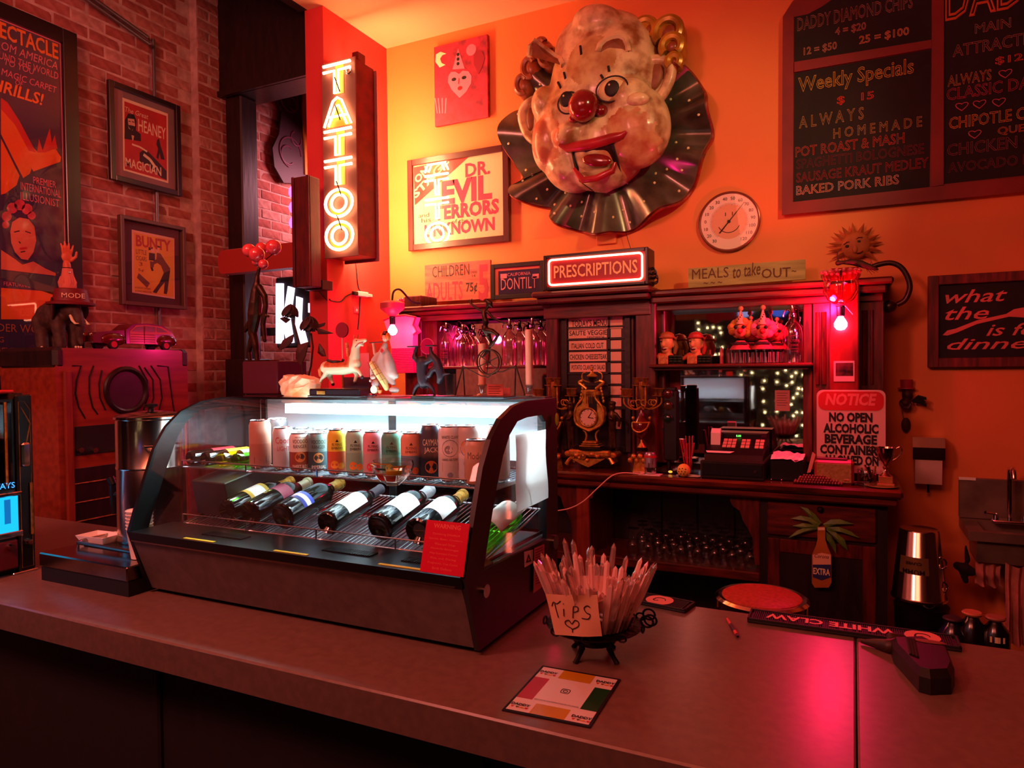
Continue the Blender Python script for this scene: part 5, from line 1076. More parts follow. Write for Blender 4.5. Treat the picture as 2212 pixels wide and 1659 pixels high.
# post
pa, pb = pY(487, 300, 3.80), pY(545, 700, 3.80)
t = thing('post', 'thick black timber post on a wider plinth between brick wall and red column', 'post', (pa.x+.1, 3.88, 0))
G(W_VD).bbox(pa.x, 3.80, 1.3, pa.x+.16, 3.96, 3.79, .01).obj('shaft', t, W=True)
c_ = pY(498, 800, 3.76).x; G(W_VD).bbox(c_-.015, 3.72, 0, c_+.19, 3.99, pY(498, 776, 3.76).z, .008).obj('plinth', t, W=True)
# glowing letter sign
YK = 4.12
g0, g1 = uY(594, 600, YK), uY(720, 748, YK)
t = thing('light_box_sign', 'black sign with huge glowing white-violet letters K behind the rounded beam', 'light sign', (g0[0], YK, g1[1]))
G(BLKM).bbox(g0[0], YK, g1[1], g1[0]-.02, YK+.08, g0[1], .01).obj('box', t, W=True)
G(BLKM).box(XB, YK+.01, g1[1]+.1, g0[0], YK+.06, g1[1]+.16).obj('bracket', t, W=True)
KG = glow('white_violet', (.93, .72, 1), 2.2)
def kp(L): return [uY(a, b, YK-.012) for a, b in L]
for L in ([(596, 612), (611, 612), (611, 742), (596, 742)], [(622, 618), (635, 622), (626, 690), (634, 740), (620, 742), (611, 706), (611, 690)], [(640, 640), (652, 644), (650, 690), (664, 742), (650, 744), (638, 700)], [(666, 655), (672, 655), (672, 675), (666, 675)]): G(KG).prismY(kp(L), YK-.014, YK).obj('glowing_letter', t, W=True)
q = Q('alarm_box', 'small pale grey wedge-shaped box above the glowing letter sign', 'box', 614, 620, 4.6)
a, b = q(602, 595), q(626, 620); G(mat('putty', '8a7a6a', .6)).bbox(a.x, 0, b.z, b.x, .15, a.z, .008).obj('box', q.t)
# wall mural behind
t = thing('wall_art', 'dark swirling painted cut-out hanging on brick behind the red column', 'wall art', pX(620, 300, XB+.04))
P = Pn('X', XB+.07, 585, 175, 670, 420)
t = P.thing('wall_art', 'dark swirling painted cut-out with a yellow strip on the brick behind the red column', 'wall art') if 0 else t
def px_(L): return [uX(a, b, XB+.05) for a, b in L]
SWD = mat('swirl_dark', '32101e', .6); G(SWD).prismX(px_([(600, 190), (660, 176), (690, 180), (690, 400), (610, 395), (590, 360), (586, 320), (600, 290), (606, 240), (596, 215)]), XB+.045, XB+.065).obj('board', t, W=True)
g = G(mat('swirl_plum', '5a1c38', .6))
for (x, y, r_, a0) in ((628, 330, 30, 0), (622, 335, 18, 1), (640, 300, 14, 2), (625, 215, 24, 3), (632, 225, 12, 4)):
    c = pX(x, y, XB+.068); k_ = .0042; g.torus(c, r_*k_, .007, 'x', 20, 6, a0=a0, a1=a0+4.5)
g.obj('swirl', t, W=True)
G(mat('mustard', 'b8701a', .6)).prismX(px_([(650, 175), (690, 178), (690, 380), (654, 378), (652, 300), (648, 230)]), XB+.066, XB+.08).obj('yellow_strip', t, W=True)
# =================== pictures on the orange wall ===================
YP = YW-.004
P = Pn('Y', YP-.02, 882, 350, 1102, 520); P.z0 = pY(888, 544, YP).z; P.h = pY(882, 350, YP).z-P.z0
t = P.thing('framed_poster', 'dark-framed window card poster lettered DR. EVIL TERRORS OF THE UNKNOWN', 'poster')
frame(t, P.w, P.h, .045, -.015, .02, mat('poster_frame_maroon', '4a0e14', .35, coat=.3))
g = G(mat('poster_cream', 'e8c8a0', .6)).box(-P.w/2+.03, .03, .0, P.w/2-.03, P.h-.03, .004)
g.m(RED); PP(g, P, [(894, 362), (1015, 338), (897, 444)], .004, .0045); g.obj('print', t)
g = G(mat('poster_pink_letters', 'b82858', .6)); T = lambda s, a, b, c, d, **k: PT(g, P, s, a, b, c, d, z=.0047, **k)
T('DR.', 1006, 354, 384, 1060, bold=.03); T('EVIL', 955, 392, 444, 1064, bold=.05); T('TERRORS', 939, 446, 478, 1079, bold=.045); T('UNKNOWN', 918, 486, 514, 1070, bold=.045)
g.m(INK); T('and', 905, 462, 471, 928); T('his', 911, 472, 482, 932); T('of the', 976, 475, 484, 1012)
g.m(CREAM); a = P.p(903, 398); g.text('ON', a[0], a[1], h=.06, w=.13, al='l', rot=R(38), z=.0048, bold=.03); a = P.p(899, 430); g.text('STAGE', a[0], a[1], h=.06, w=.37, al='l', rot=R(38), z=.0048, bold=.03); g.obj('lettering', t)
G(glass('poster_glass2', (1, 1, 1), .012, 1.2)).box(-P.w/2+.04, .04, .010, P.w/2-.04, P.h-.04, .011).obj('glazing', t)
# small painting
P = Pn('Y', YP-.03, 937, 107, 1055, 252); P.z0 = pY(940, 277, YP).z; P.h = pY(936, 107, YP).z-P.z0
t = P.thing('painting', 'small unframed pink canvas painting of a heart-faced figure with balloons', 'painting')
g = G(mat('canvas_pink', 'c02848', .6, c2='7a1c34', scale=14, det=8)).bbox(-P.w/2, 0, -.025, P.w/2, P.h, 0, .003); g.obj('canvas', t)
g = G(mat('paint_pink_light', 'e8708c', .6))
def disc(x, y, r, sx=1, n=20): c = P.p(x, y); return [(c[0]+r*math.cos(2*PI*k/n)*sx, c[1]+r*math.sin(2*PI*k/n)) for k in range(n)]
g.prism([P.p(*p_) for p_ in ((969, 165), (974, 156), (984, 155), (992, 160), (1000, 153), (1012, 154), (1019, 164), (1018, 180), (1008, 198), (993, 212), (976, 194), (968, 178))], 0, .003)
g.prism(disc(1018, 108, .04), 0, .003); g.prism([P.p(*p_) for p_ in ((978, 150), (990, 105), (1004, 148))], 0, .003)
g.m(CREAM); g.prism([P.p(*p_) for p_ in ((952, 112), (942, 118), (941, 134), (950, 146), (962, 140), (954, 136), (951, 127), (956, 119), (964, 116))], 0, .003)
g.m(mat('paint_rose_dark', '8a1430', .6)); g.prism([P.p(*p_) for p_ in ((1030, 110), (1042, 112), (1048, 125), (1042, 145), (1034, 160), (1024, 140), (1023, 120))], 0, .003)
g.m(INK)
for y in (118, 128, 138): g.prism(disc(990, y, .012), .003, .005)
for x, y in ((981, 172), (1003, 168)): g.prism(disc(x, y, .012, 1.6), .003, .005)
g.m(RED); g.prism(disc(994, 191, .014, 1.3), .003, .005); line(g, P, [(992, 170), (991, 182)], .006, .0055)
g.m(MT['paint_pink_light']); 
for x in (945, 950, 956, 962): line(g, P, [(x, 245), (x-3+(x-950)*.4, 212)], .009, .002)
g.m(YEL); g.text('*', 0, 0, .001); g.obj('painted_figure', t)
# =================== giant clown head ===================
YC_ = YW-.02
q = Q('clown_sculpture', 'huge weathered plaster clown head with open mouth and polka-dot ruffle on the orange wall', 'sculpture', 1320, 300, YC_)
ct_ = q.t; C_ = lambda x, y, d=0: q(x, y, -d)
CW_ = mat('weathered_plaster', 'd8c49a', .38, c2='8a5a30', scale=9, det=8, lo=.42, hi=.66, bump=.15, coat=.3)
CRS = mat('ruffle_steel', '6a6458', .28, .45, c2='40382e', scale=5, bump=.1, coat=.4)
m_ = q.m
# ruffle: wavy disc fan
N = 144; pc = C_(1315, 300); v = []; OUTL = [(1470, 150), (1500, 170), (1525, 210), (1530, 250), (1538, 290), (1528, 330), (1515, 370), (1500, 400), (1470, 440), (1440, 455), (1400, 480), (1360, 500), (1330, 505), (1300, 512), (1260, 500), (1220, 490), (1200, 470), (1195, 450), (1160, 445), (1125, 430), (1120, 410), (1145, 395), (1125, 370), (1105, 330), (1100, 290), (1115, 250), (1135, 235), (1150, 200), (1200, 150), (1300, 110), (1400, 110)]
o3 = smooth_pts([C_(*p_) for p_ in OUTL]+[C_(*OUTL[0])], 5)[:-1]; n = len(o3)
rings = 9
for j in range(rings):
    s_ = .42+.58*j/(rings-1)
    for i, p in enumerate(o3):
        d = p-pc; a = math.atan2(d.z, d.x); wv = .5+.5*math.sin(a*11+.6*math.sin(a*3)); y = -(.03+.13*wv*(s_-.35)/.65+.03*(1-s_)); v.append((pc.x+d.x*s_*(1+.015*wv), y, pc.z+d.z*s_))
f = [(j*n+i, (j+1)*n+i, (j+1)*n+(i+1) % n, j*n+(i+1) % n) for j in range(rings-1) for i in range(n)]
b0 = len(v)
for i, p in enumerate(o3): x_, y_, z_ = v[(rings-1)*n+i]; v.append((x_*1.0, y_+.035, z_))
f += [((rings-1)*n+i, b0+i, b0+(i+1) % n, (rings-1)*n+(i+1) % n) for i in range(n)]
rf = G(CRS).add(v, f, True).obj('ruffle', ct_, ang=70)
g = G(mat('ruffle_edge', 'a83020', .5, c2='6a2a1a', scale=20)); g.tube([Vector(p)+Vector((0, .012, 0)) for p in v[b0:b0+n]], .013, 6, closed=True); g.obj('ruffle_edge', ct_)
random.seed(3); dots = []
for k in range(120):
    j = random.randrange(2, rings-1); i = random.randrange(n); p = Vector(v[j*n+i])
    if all((p-d_).length > .07 for d_ in dots): dots.append(p)
g = G(mat('dot_cream', 'd8c89a', .5))
for p in dots: g.sph(p+Vector((0, -.003, 0)), (.009, .004, .009), 8, 4)
g.obj('polka_dots', ct_, kind='stuff')
# head
g = G(CW_)
def E(x, y, d, rx, ry, rz, rot=0): g.sph(C_(x, y, d), (rx*m_, ry, rz*m_), 24, 14, M=Matrix.Rotation(R(rot), 3, 'Y'))
E(1320, 200, .13, 120, .26, 150, 8); E(1325, 320, .14, 92, .24, 100, 5); E(1280, 280, .16, 100, .22, 100); E(1255, 350, .12, 72, .2, 78, -25)
E(1395, 300, .24, 72, .17, 84, -10); E(1215, 320, .18, 42, .15, 70, 8); E(1385, 250, .30, 52, .12, 42, 10)   # cheeks
E(1300, 120, .12, 90, .2, 70); E(1298, 378, .14, 55, .16, 44)
E(1205, 250, .20, 30, .12, 40)
E(1320, 90, .22, 60, .15, 40, 20)
E(1270, 320, .30, 40, .10, 28, -15)
eye_s = [(1318, 190, 44, 30), (1226, 222, 34, 26)]
def paint(c, nn):
    for (x, y, rx, rz) in ((1390, 345, 60, 62), (1220, 330, 38, 50)):
        p = C_(x, y); dx, dz = (c.x-p.x)/(rx*m_), (c.z-p.z)/(rz*m_); w_ = dx*dx+dz*dz+.25*math.sin(c.x*60)*math.sin(c.z*70)
        if w_ < 1: return 1
    for (x, y, rx, rz) in ((1318, 178, 52, 50), (1228, 210, 38, 45)):
        p = C_(x, y); dx, dz = (c.x-p.x)/(rx*m_), (c.z-p.z)/(rz*m_)
        if dx*dx+dz*dz < 1: return 2
    return 0
blob(g, 'head', ct_, .011, 3, paint, [CW_, mat('rouge_plaster', 'a8583c', .4, c2='c8a070', scale=10, det=8, lo=.40, hi=.66, coat=.3), mat('eye_socket_plaster', 'c8b07c', .4, c2='a87848', scale=12, coat=.3)])
def surf(x, y, d0=.3): return C_(x, y, d0)
def depth(px, py):     # front of the head under a pixel, measured on the skin itself
    o = [c for c in ct_.children if c.name.startswith('head')][0]; d = ray(px, py); org = EYE-q.o
    ok, loc, nrm, idx = o.ray_cast(org, d.normalized()); return (loc, nrm) if ok else (C_(px, py, .3), Vector((0, -1, 0)))
def on(px, py, lift=0): l, n_ = depth(px, py); return l+n_*lift
def dk(name, m__, pts, wd, lift=.003): g = G(m__); g.tube([on(*p, lift) for p in pts], wd, 6); return g.obj(name, ct_)
for (x, y, rx, rz, px_x, py_y) in ((1318, 190, 33, 25, 1319, 190), (1228, 222, 24, 22, 1224, 215)):
    c = on(x, y, -.03); G(mat('eye_cream', 'e0cc98', .3, coat=.5)).sph(c, (rx*m_, .05, rz*m_), 20, 12).obj('eyeball', ct_)
    g = G(INK); g.torus(c+Vector((0, -.035, 0)), rx*m_*.98, .005, 'y', 28, 6, sy=rz/rx); g.obj('eye_outline', ct_)
    o_ = C_(px_x, py_y); G(INK).sph((c.x+(px_x-x)*m_, c.y-.045, c.z-(py_y-y)*m_), (15*m_, .012, 16*m_), 16, 8).obj('pupil', ct_)
    G(CREAM).sph((c.x+(px_x-x)*m_-.012, c.y-.058, c.z-(py_y-y)*m_+.018), .006, 8, 6).obj('eye_glint', ct_)
for nm, L in (('lash', [(1314, 143), (1316, 155)]), ('lash', [(1298, 162), (1303, 170)]), ('lash', [(1219, 157), (1222, 170)]), ('lash', [(1206, 178), (1212, 190)]), ('lash', [(1254, 100), (1256, 118)]), ('lash', [(1358, 92), (1356, 112)])): dk(nm, INK, L, .008)
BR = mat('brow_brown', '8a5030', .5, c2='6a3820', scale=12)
for L in ([(1292, 112), (1296, 98), (1308, 86), (1322, 80), (1338, 78), (1350, 84), (1356, 98), (1358, 112)], [(1184, 160), (1186, 140), (1192, 128), (1202, 124), (1212, 130), (1218, 142)]):
    dk('brow_ridge', CW_, L, .02, .0)
    pts = [on(*p, .004) for p in L]; c = sum(pts, Vector())/len(pts)+Vector((0, -.012, 0)); G(BR).add(pts+[c], [(i, i+1, len(pts)) for i in range(len(pts)-1)]+[(len(pts)-1, 0, len(pts))]).obj('brow', ct_)
NR = mat('nose_red', '8a1418', .18, c2='6a0e12', scale=5, coat=.7)
c = on(1262, 235, .05); G(NR).sph(c, (31*m_, .085, 31*m_), 24, 14).obj('nose', ct_)
G(NR).sph(on(1300, 242, .01), (13*m_, .04, 12*m_), 14, 8).obj('nostril_knob', ct_); G(NR).sph(on(1240, 258, .01), (10*m_, .03, 8*m_), 14, 8).obj('nostril_knob', ct_)
G(CW_).sph(on(1378, 215, -.01), (24*m_, .05, 14*m_), 16, 8).obj('cheek_bump', ct_)
# mouth
LIP = mat('lip_red', 'b02030', .3, c2='8a1820', scale=8, coat=.4)
top = [(1208, 312), (1225, 318), (1250, 316), (1275, 312), (1300, 306), (1325, 298), (1345, 292), (1354, 284)]
g = G(LIP); g.tube([on(*p, .004) for p in top], [.008, .026, .032, .032, .032, .030, .02, .008], 10); g.obj('upper_lip', ct_)
mp = [(1238, 328), (1262, 324), (1290, 318), (1324, 312), (1334, 345), (1340, 375), (1330, 395), (1305, 410), (1280, 408), (1255, 390), (1245, 360)]
pts = [on(*p, .003) for p in mp]; ya = sum(p.y for p in pts)/len(pts)
g = G(mat('mouth_dark', '2a080a', .5)); c = sum(pts, Vector())/len(pts)+Vector((0, -.01, 0)); g.add([(p.x, p.y-.006, p.z) for p in pts]+[c+Vector((0, -.012, 0))], [(i, (i+1) % len(pts), len(pts)) for i in range(len(pts))]); g.obj('mouth_cavity', ct_)
g = G(INK); g.tube([Vector(p)+Vector((0, -.008, 0)) for p in pts[3:]+pts[:1]], .009, 6); g.obj('mouth_rim', ct_)
jw = [(1252, 372), (1280, 366), (1310, 356), (1334, 346), (1340, 372), (1330, 393), (1305, 407), (1282, 405), (1260, 390)]
pj = [on(*p, .02) for p in jw]; c = sum(pj, Vector())/len(pj)+Vector((0, -.05, 0)); g = G(CW_); n = len(pj); g.add([tuple(p) for p in pj]+[tuple(c)]+[(p.x, p.y+.05, p.z) for p in pj], [(i, (i+1) % n, n) for i in range(n)]+[(i, n+1+i, n+1+(i+1) % n, (i+1) % n) for i in range(n)], True); g.obj('lower_jaw', ct_, ang=80)
g = G(LIP); g.tube([on(1247, 362, .03), on(1266, 380, .055), on(1295, 374, .06), on(1322, 360, .05), on(1335, 346, .03)], [.012, .02, .022, .02, .012], 10); g.obj('lower_lip', ct_)
G(NR).sph(on(1290, 345, .012), (32*m_, .02, 13*m_), 16, 8, M=Matrix.Rotation(R(12), 3, 'Y')).obj('tongue', ct_)
# ears
g = G(CW_); 
ear = [(1406, 165), (1425, 158), (1450, 158), (1465, 170), (1464, 195), (1450, 225), (1432, 245), (1424, 240)]
g.tube(smooth_pts([C_(*p, .20) for p in ear], 5), .034, 10); g.sph(C_(1432, 200, .15), (28*m_, .05, 40*m_), 16, 10); blob(g, 'ear', ct_, .012, 2)
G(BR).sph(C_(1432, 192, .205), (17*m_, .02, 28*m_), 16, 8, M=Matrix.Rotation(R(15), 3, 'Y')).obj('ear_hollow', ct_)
g = G(CW_); ear = [(1172, 225), (1150, 240), (1142, 262), (1148, 290), (1160, 310), (1172, 318)]
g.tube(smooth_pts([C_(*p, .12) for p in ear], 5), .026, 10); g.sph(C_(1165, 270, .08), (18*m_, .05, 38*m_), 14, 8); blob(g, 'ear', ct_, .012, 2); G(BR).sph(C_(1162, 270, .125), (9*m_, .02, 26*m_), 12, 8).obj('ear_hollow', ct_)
# hair curls
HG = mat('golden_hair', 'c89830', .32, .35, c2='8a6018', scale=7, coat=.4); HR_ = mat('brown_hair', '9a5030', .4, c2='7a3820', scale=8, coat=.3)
for (x, y, rx, rz, d, rot) in ((1405, 90, 30, 32, .14, 0), (1455, 95, 34, 32, .16, 0), (1465, 128, 26, 24, .18, 0), (1470, 160, 16, 14, .18, 0)):
    G(HG).sph(C_(x, y, d*.6), (rx*m_, .12, rz*m_), 20, 12).obj('curl', ct_)
    g = G(HG); a0 = R(20); g.torus(C_(x+4, y+3, d+.045), rx*m_*.72, .026, 'y', 26, 8, a0=-.9, a1=3.9); g.obj('curl_roll', ct_)
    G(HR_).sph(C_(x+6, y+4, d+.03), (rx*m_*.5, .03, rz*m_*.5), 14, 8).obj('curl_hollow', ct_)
for (x, y, rx, rz) in ((1200, 140, 20, 30), (1165, 165, 22, 30), (1150, 200, 20, 30), (1190, 120, 16, 20)):
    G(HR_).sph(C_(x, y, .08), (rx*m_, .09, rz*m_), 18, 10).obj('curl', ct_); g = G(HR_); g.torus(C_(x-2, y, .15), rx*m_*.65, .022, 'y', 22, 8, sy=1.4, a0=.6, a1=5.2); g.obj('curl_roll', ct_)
# ---- thermometer ----
q = Q('wall_thermometer', 'round white dial thermometer with a smiling face and black needle', 'thermometer', 1576, 480, YW-.002); t = q.t
r = 62*q.m
G(mat('dial_rim', '8a4a3c', .3, .5)).torus((0, -.02, 0), r, .008, 'y', 48, 8).cyl((0, 0, 0), (0, -.02, 0), r, n=48).obj('rim', t); G(mat('dial_white', 'e0c4b4', .4)).cyl((0, -.02, 0), (0, -.0215, 0), r*.98, n=48).obj('dial', t)
g = G(mat('dial_peach', 'd0946a', .4)).cyl((0, -.0215, 0), (0, -.022, 0), r*.60, n=40); g.obj('inner_dial', t)
MB_ = Matrix.Rotation(PI/2, 4, 'X')
g = G(INK)
vals = ['50', '20', '10', '0', '10', '20', '30', '40', '50', '60', '70', '80', '90', '100', '110', '120']; vals[0] = '30'
for k, s_ in enumerate(vals): a = R(232-k*(284/15)); g.text(s_, r*.80*math.cos(a), r*.80*math.sin(a)-.010, h=.019, M=Matrix.Translation((0, -.0222, 0)) @ MB_)
g.obj('numerals', t)
g = G(INK)
for k in range(76): a = R(232-k*(284/75)); c, s_ = math.cos(a), math.sin(a); l = .60 if k % 5 else .56; g.tube([(r*l*c, -.0225, r*l*s_), (r*.65*c, -.0225, r*.65*s_)], .0006, 3)
g.obj('tick_marks', t, kind='stuff')
g = G(INK).torus((0, -.0225, .0), r*.38, .0022, 'y', 20, 5, a0=R(205), a1=R(335)); g.obj('smile', t)
for x in (-.02, .02): G(INK).cyl((x, -.0225, r*.2), (x, -.0225, r*.32), .0022, n=6).obj('eye_mark', t)
a = R(50); G(INK).tube([(-r*.5*math.cos(a), -.026, -r*.5*math.sin(a)), (0, -.026, 0), (r*.8*math.cos(a), -.026, r*.8*math.sin(a))], [.004, .003, .001], 6).obj('needle', t); G(INK).cyl((0, -.021, 0), (0, -.03, 0), .009, n=14).obj('hub', t)
G(glass('dial_glass', (1, 1, 1), .02, .35)).cyl((0, -.032, 0), (0, -.033, 0), r*.97, n=48).obj('glass', t)
# ---- chalk menu board ----
P = Pn('Y', YP-.03, 1691, 40, 2290, 400); P.z0 = pY(1689, 465, YP).z; P.z1 = pY(1691, 40, YP).z; P.h = P.z1-P.z0
t = P.thing('chalkboard', 'large red-framed chalk menu board listing weekly specials in coloured lettering', 'chalkboard')
FR = wood('board_frame_red', '6a0c10', '7e1418', .5, (1, 1, 8), 5, .05, 0); w2 = P.w/2
g = G(FR); h_ = P.h; ul = P.p(1750, 0)
g.prism([(-w2, 0), (w2, 0), (w2, h_+.35), (P.p(1760, -10)[0], h_+.14), (P.p(1712, 22)[0], h_+.075), (-w2, h_)], -.03, -.004); g.obj('backing', t)
CH = mat('chalk_black', '0e0b0d', .8, c2='1a1416', scale=6)
def pane(pts): G(CH).prism([P.p(*p) for p in pts], -.004, -.002).obj('board', t)
pane([(1716, 36), (1745, 30), (1775, 14), (1810, -10), (2012, -60), (2012, 86), (1716, 134)]); pane([(1716, 158), (2012, 106), (2008, 404), (1714, 436)]); pane([(2040, -60), (2290, -110), (2290, 370), (2039, 397)])
g = G(FR)
def bar(pts): g.prism([P.p(*p) for p in pts], -.004, .008)
bar([(1691, 40), (1715, 36), (1713, 437), (1689, 465)]); bar([(1689, 465), (1713, 437), (2290, 374), (2290, 408)]); bar([(2013, -60), (2039, -65), (2038, 400), (2011, 404)]); bar([(1716, 135), (2012, 87), (2012, 105), (1716, 157)]); g.obj('frame_bar', t)
def chalk(s_, xl, yt, yb, xr, c, o_=.012, **k):
    g = G(mat('chalk_'+c, c, .85)); a = P.p(xl, yb); b = P.p(xl, yt); d = P.p(xr, yb); g.text(s_, a[0], a[1], h=b[1]-a[1], w=d[0]-a[0], z=.0, al='l', outline=o_, **k); g.obj('chalk_line', t)
CC = ['a87860', 'd8b048', 'd06040', 'd8584c', '9a5048', 'e8a890', 'b04858']
chalk('DADDY DIAMOND CHIPS', 1722, 39, 68, 1972, 'a07868', .02); chalk('4 = $20', 1804, 60, 79, 1871, 'c08878', .022); chalk('12 = $50', 1736, 103, 122, 1808, 'c89878', .022); chalk('25 = $100', 1856, 78, 98, 1964, 'd8a068', .022)
chalk('Weekly Specials', 1724, 168, 210, 1974, 'c8a850', .018); chalk('$   15', 1808, 209, 228, 1888, 'd84c3c', .02); chalk('A L W A Y S', 1726, 252, 278, 1866, 'c0a068', .016); chalk('H O M E M A D E', 1800, 278, 300, 1992, 'c0a068', .016)
chalk('POT ROAST & MASH', 1718, 318, 340, 1954, 'c85848', .016); chalk('SPAGHETTI BOLOGNESE', 1720, 345, 366, 1996, '7a3840', .016); chalk('SAUSAGE KRAUT MEDLEY', 1720, 374, 395, 2006, 'a83c3c', .016); chalk('BAKED PORK RIBS', 1720, 402, 422, 1942, 'e8a898', .018)
chalk('DADDY', 2042, -34, 46, 2330, 'd86a3c', .025); chalk('MAIN', 2106, 52, 73, 2184, 'b07860', .016); chalk('ATTRACTIONS', 2058, 98, 124, 2290, 'a87060', .016); chalk('$12', 2150, 124, 142, 2210, 'e0603c', .02)
chalk('ALWAYS', 2047, 164, 188, 2142, 'c89058', .018); chalk('CLASSIC DADDY', 2045, 192, 218, 2300, 'b84458', .016); chalk('CHIPOTLE CHICKEN', 2050, 254, 280, 2330, 'd8a050', .018); chalk('QUESADILLA', 2155, 275, 294, 2330, 'd08048', .018); chalk('CHICKEN CHILI', 2046, 312, 338, 2300, '8a4c50', .016); chalk('AVOCADO PESTO', 2048, 352, 374, 2300, '7a3c40', .016)
for (x, y) in ((2172, 158), (2078, 229), (2116, 224), (2158, 220), (2106, 289)):
    c = P.p(x, y); g = G(mat('chalk_pink', 'c86070', .85)); pts = [(c[0]+.028*math.sin(a)**3, c[1]+.024*(.8*math.cos(a)-.32*math.cos(2*a)-.12*math.cos(3*a)), 0) for a in [2*PI*k/20 for k in range(20)]]; g.tube(pts, .0022, 4, closed=True); g.obj('chalk_heart', t)
# ---- dinner sign ----
P = Pn('Y', YP-.02, 2004, 598, 2290, 794); P.z0 = pY(2002, 794, YP).z; P.h = pY(2005, 598, YP).z-P.z0
t = P.thing('framed_sign', 'rustic red-framed black sign with white script reading what the fork is for dinner', 'sign')
frame(t, P.w, P.h, .05, -.015, .02, wood('rustic_red', '7a1c1c', '4a1210', .6, (8, 1, 8), 5, .3, 0))
g = G(CH).box(-P.w/2+.04, .04, -.005, P.w/2-.04, P.h-.04, .002); g.obj('panel', t)
g = G(mat('sign_coral', 'd8685c', .6)); sx_ = dict(shear=.35, bold=.008)
for (s_, a, b, c, d) in (('what', 2042, 628, 656, 2176), ('the', 2042, 664, 692, 2136), ('is for', 2130, 700, 726, 2270), ('dinner?', 2046, 732, 756, 2290)): PT(g, P, s_, a, b, c, d, z=.003, **sx_)
g.obj('lettering', t)
g = G(MT['sign_coral']); g.prism(P.ps([(2036, 724), (2046, 714), (2064, 710), (2110, 692), (2174, 678), (2190, 668), (2212, 664), (2212, 686), (2180, 684), (2110, 700), (2068, 718), (2046, 725)]), .002, .004); g.obj('fork_shape', t)
# ---- sun ornament, cane, dark dried thing ----
q = Q('sun_ornament', 'terracotta sun face with spiky rays above the red column', 'ornament', 1848, 530, YW-.03); t = q.t
TC = mat('terracotta', 'b86030', .7, c2='9a4a24', scale=14, bump=.2)
G(TC).sph((0, 0, 0), (30*q.m, .04, 30*q.m), 24, 12).obj('face', t)
for k, (x, y) in enumerate(((1788, 526), (1788, 543), (1800, 503), (1818, 489), (1841, 480), (1867, 481), (1886, 490), (1901, 506), (1908, 523), (1906, 543), (1895, 563), (1796, 560))):
    c = q(x, y); d = c.normalized(); n_ = Vector((-d.z, 0, d.x)); a = d*.055; G(TC).add([a-n_*.022, a+n_*.022, c, a+d*.01+Vector((0, -.02, 0))], [(0, 1, 3), (1, 2, 3), (2, 0, 3), (0, 2, 1)]).obj('ray', t)
for (x, y) in ((1830, 534), (1855, 524)):
    G(INK).sph(q(x, y, -.036), (4*q.m, .004, 3*q.m), 10, 6).obj('eye', t); G(MAR).tube([q(x-8, y-3, -.034), q(x, y-9, -.036), q(x+8, y-9, -.032)], .003, 5).obj('brow', t)
G(MAR).tube([q(1850, 549, -.035), q(1858, 548, -.036), q(1864, 544, -.033)], .003, 5).obj('mouth', t); G(TC).sph(q(1847, 540, -.038), (5*q.m, .012, 9*q.m), 10, 6).obj('nose', t)
q = Q('curved_cane', 'dark hooked cane with a round knob curving down over the wall edge', 'cane', 1885, 578, 4.18); t = q.t
g = G(mat('cane_brown', '2e1008', .4, coat=.3)); pp = smooth_pts([q(1880, 578), (q(1900, 571)), q(1925, 568), q(1947, 578), (q(1962, 602)), q(1965, 625), q(1955, 648), q(1938, 658)]); g.tube(pp, .014, 10); g.obj('shaft', t); G(MT['cane_brown']).sph(q(1921, 662), 14*q.m, 16, 10).obj('knob', t)
q = Q('dried_lizard', 'dark spiny dried creature lying along the top of the red column', 'ornament', 1835, 578, 4.03); t = q.t
g = G(mat('dried_dark', '241008', .7, c2='3a1c10', scale=30)); limbq(g, q, [(1810, 568, 6), (1820, 567, 4), (1840, 566, 7), (1860, 570, 8), (1880, 577, 6), (1895, 582, 3)]); blob(g, 'body', t, .004, 1)
for k in range(14): x = 1820+k*5; g = G(MT['dried_dark']); p = q(x, 568+k*.8); g.tube([p, p+Vector((random.uniform(-.01, .01), random.uniform(-.02, 0), .025+random.uniform(0, .02)))], [.003, .0004], 4); g.obj('spine', t)
for (x, y) in ((1890, 590), (1884, 594), (1897, 588), (1875, 588)): G(MT['dried_dark']).tube([q(1870, 576), q(x, y)], [.004, .001], 4).obj('claw', t)
G(MT['dried_dark']).tube(smooth_pts([q(1812, 566), q(1809, 555), q(1810, 545), q(1818, 538)]), .003, 5).obj('tail_wire', t)
# ---- wall bits at right ----
q = Q('hat_plaque', 'small wall plaque of a face in a tall hat beneath the cane', 'ornament', 1960, 850, YW-.03); t = q.t
PD = mat('plaque_dark', '3a0c10', .6); G(mat('hat_pink', 'a01830', .5)).lathe([(17*q.m, 0), (16*q.m, .006), (11*q.m, .008), (12*q.m, 20*q.m), (0, 20*q.m)], 20, c=q(1958, 840), sy=.6).obj('top_hat', t)
g = G(PD); g.sph(q(1960, 852), (11*q.m, .035, 13*q.m)); g.sph(q(1955, 870, -.01), (12*q.m, .03, 10*q.m)); limbq(g, q, [(1943, 872, 2, -.03), (1950, 880, 2.5, -.03), (1962, 882, 2.5, -.03), (1968, 872, 2, -.03)]); blob(g, 'face', t, .004, 1)
q2 = Q('rope_knot', 'black knotted tassel sticking out beside the hatted wall plaque', 'tassel', 1985, 868, YW-.05)
for k in range(9): a = k*.7; g = G(mat('tassel_black', '0c080a', .8)); g.tube([q2(1972, 867), q2(1984, 862+6*math.sin(a), -.02*math.cos(a)), q2(1998+3*math.sin(k), 868+9*math.sin(a), -.02)], [.009, .008, .004], 6); g.obj('strand', q2.t)
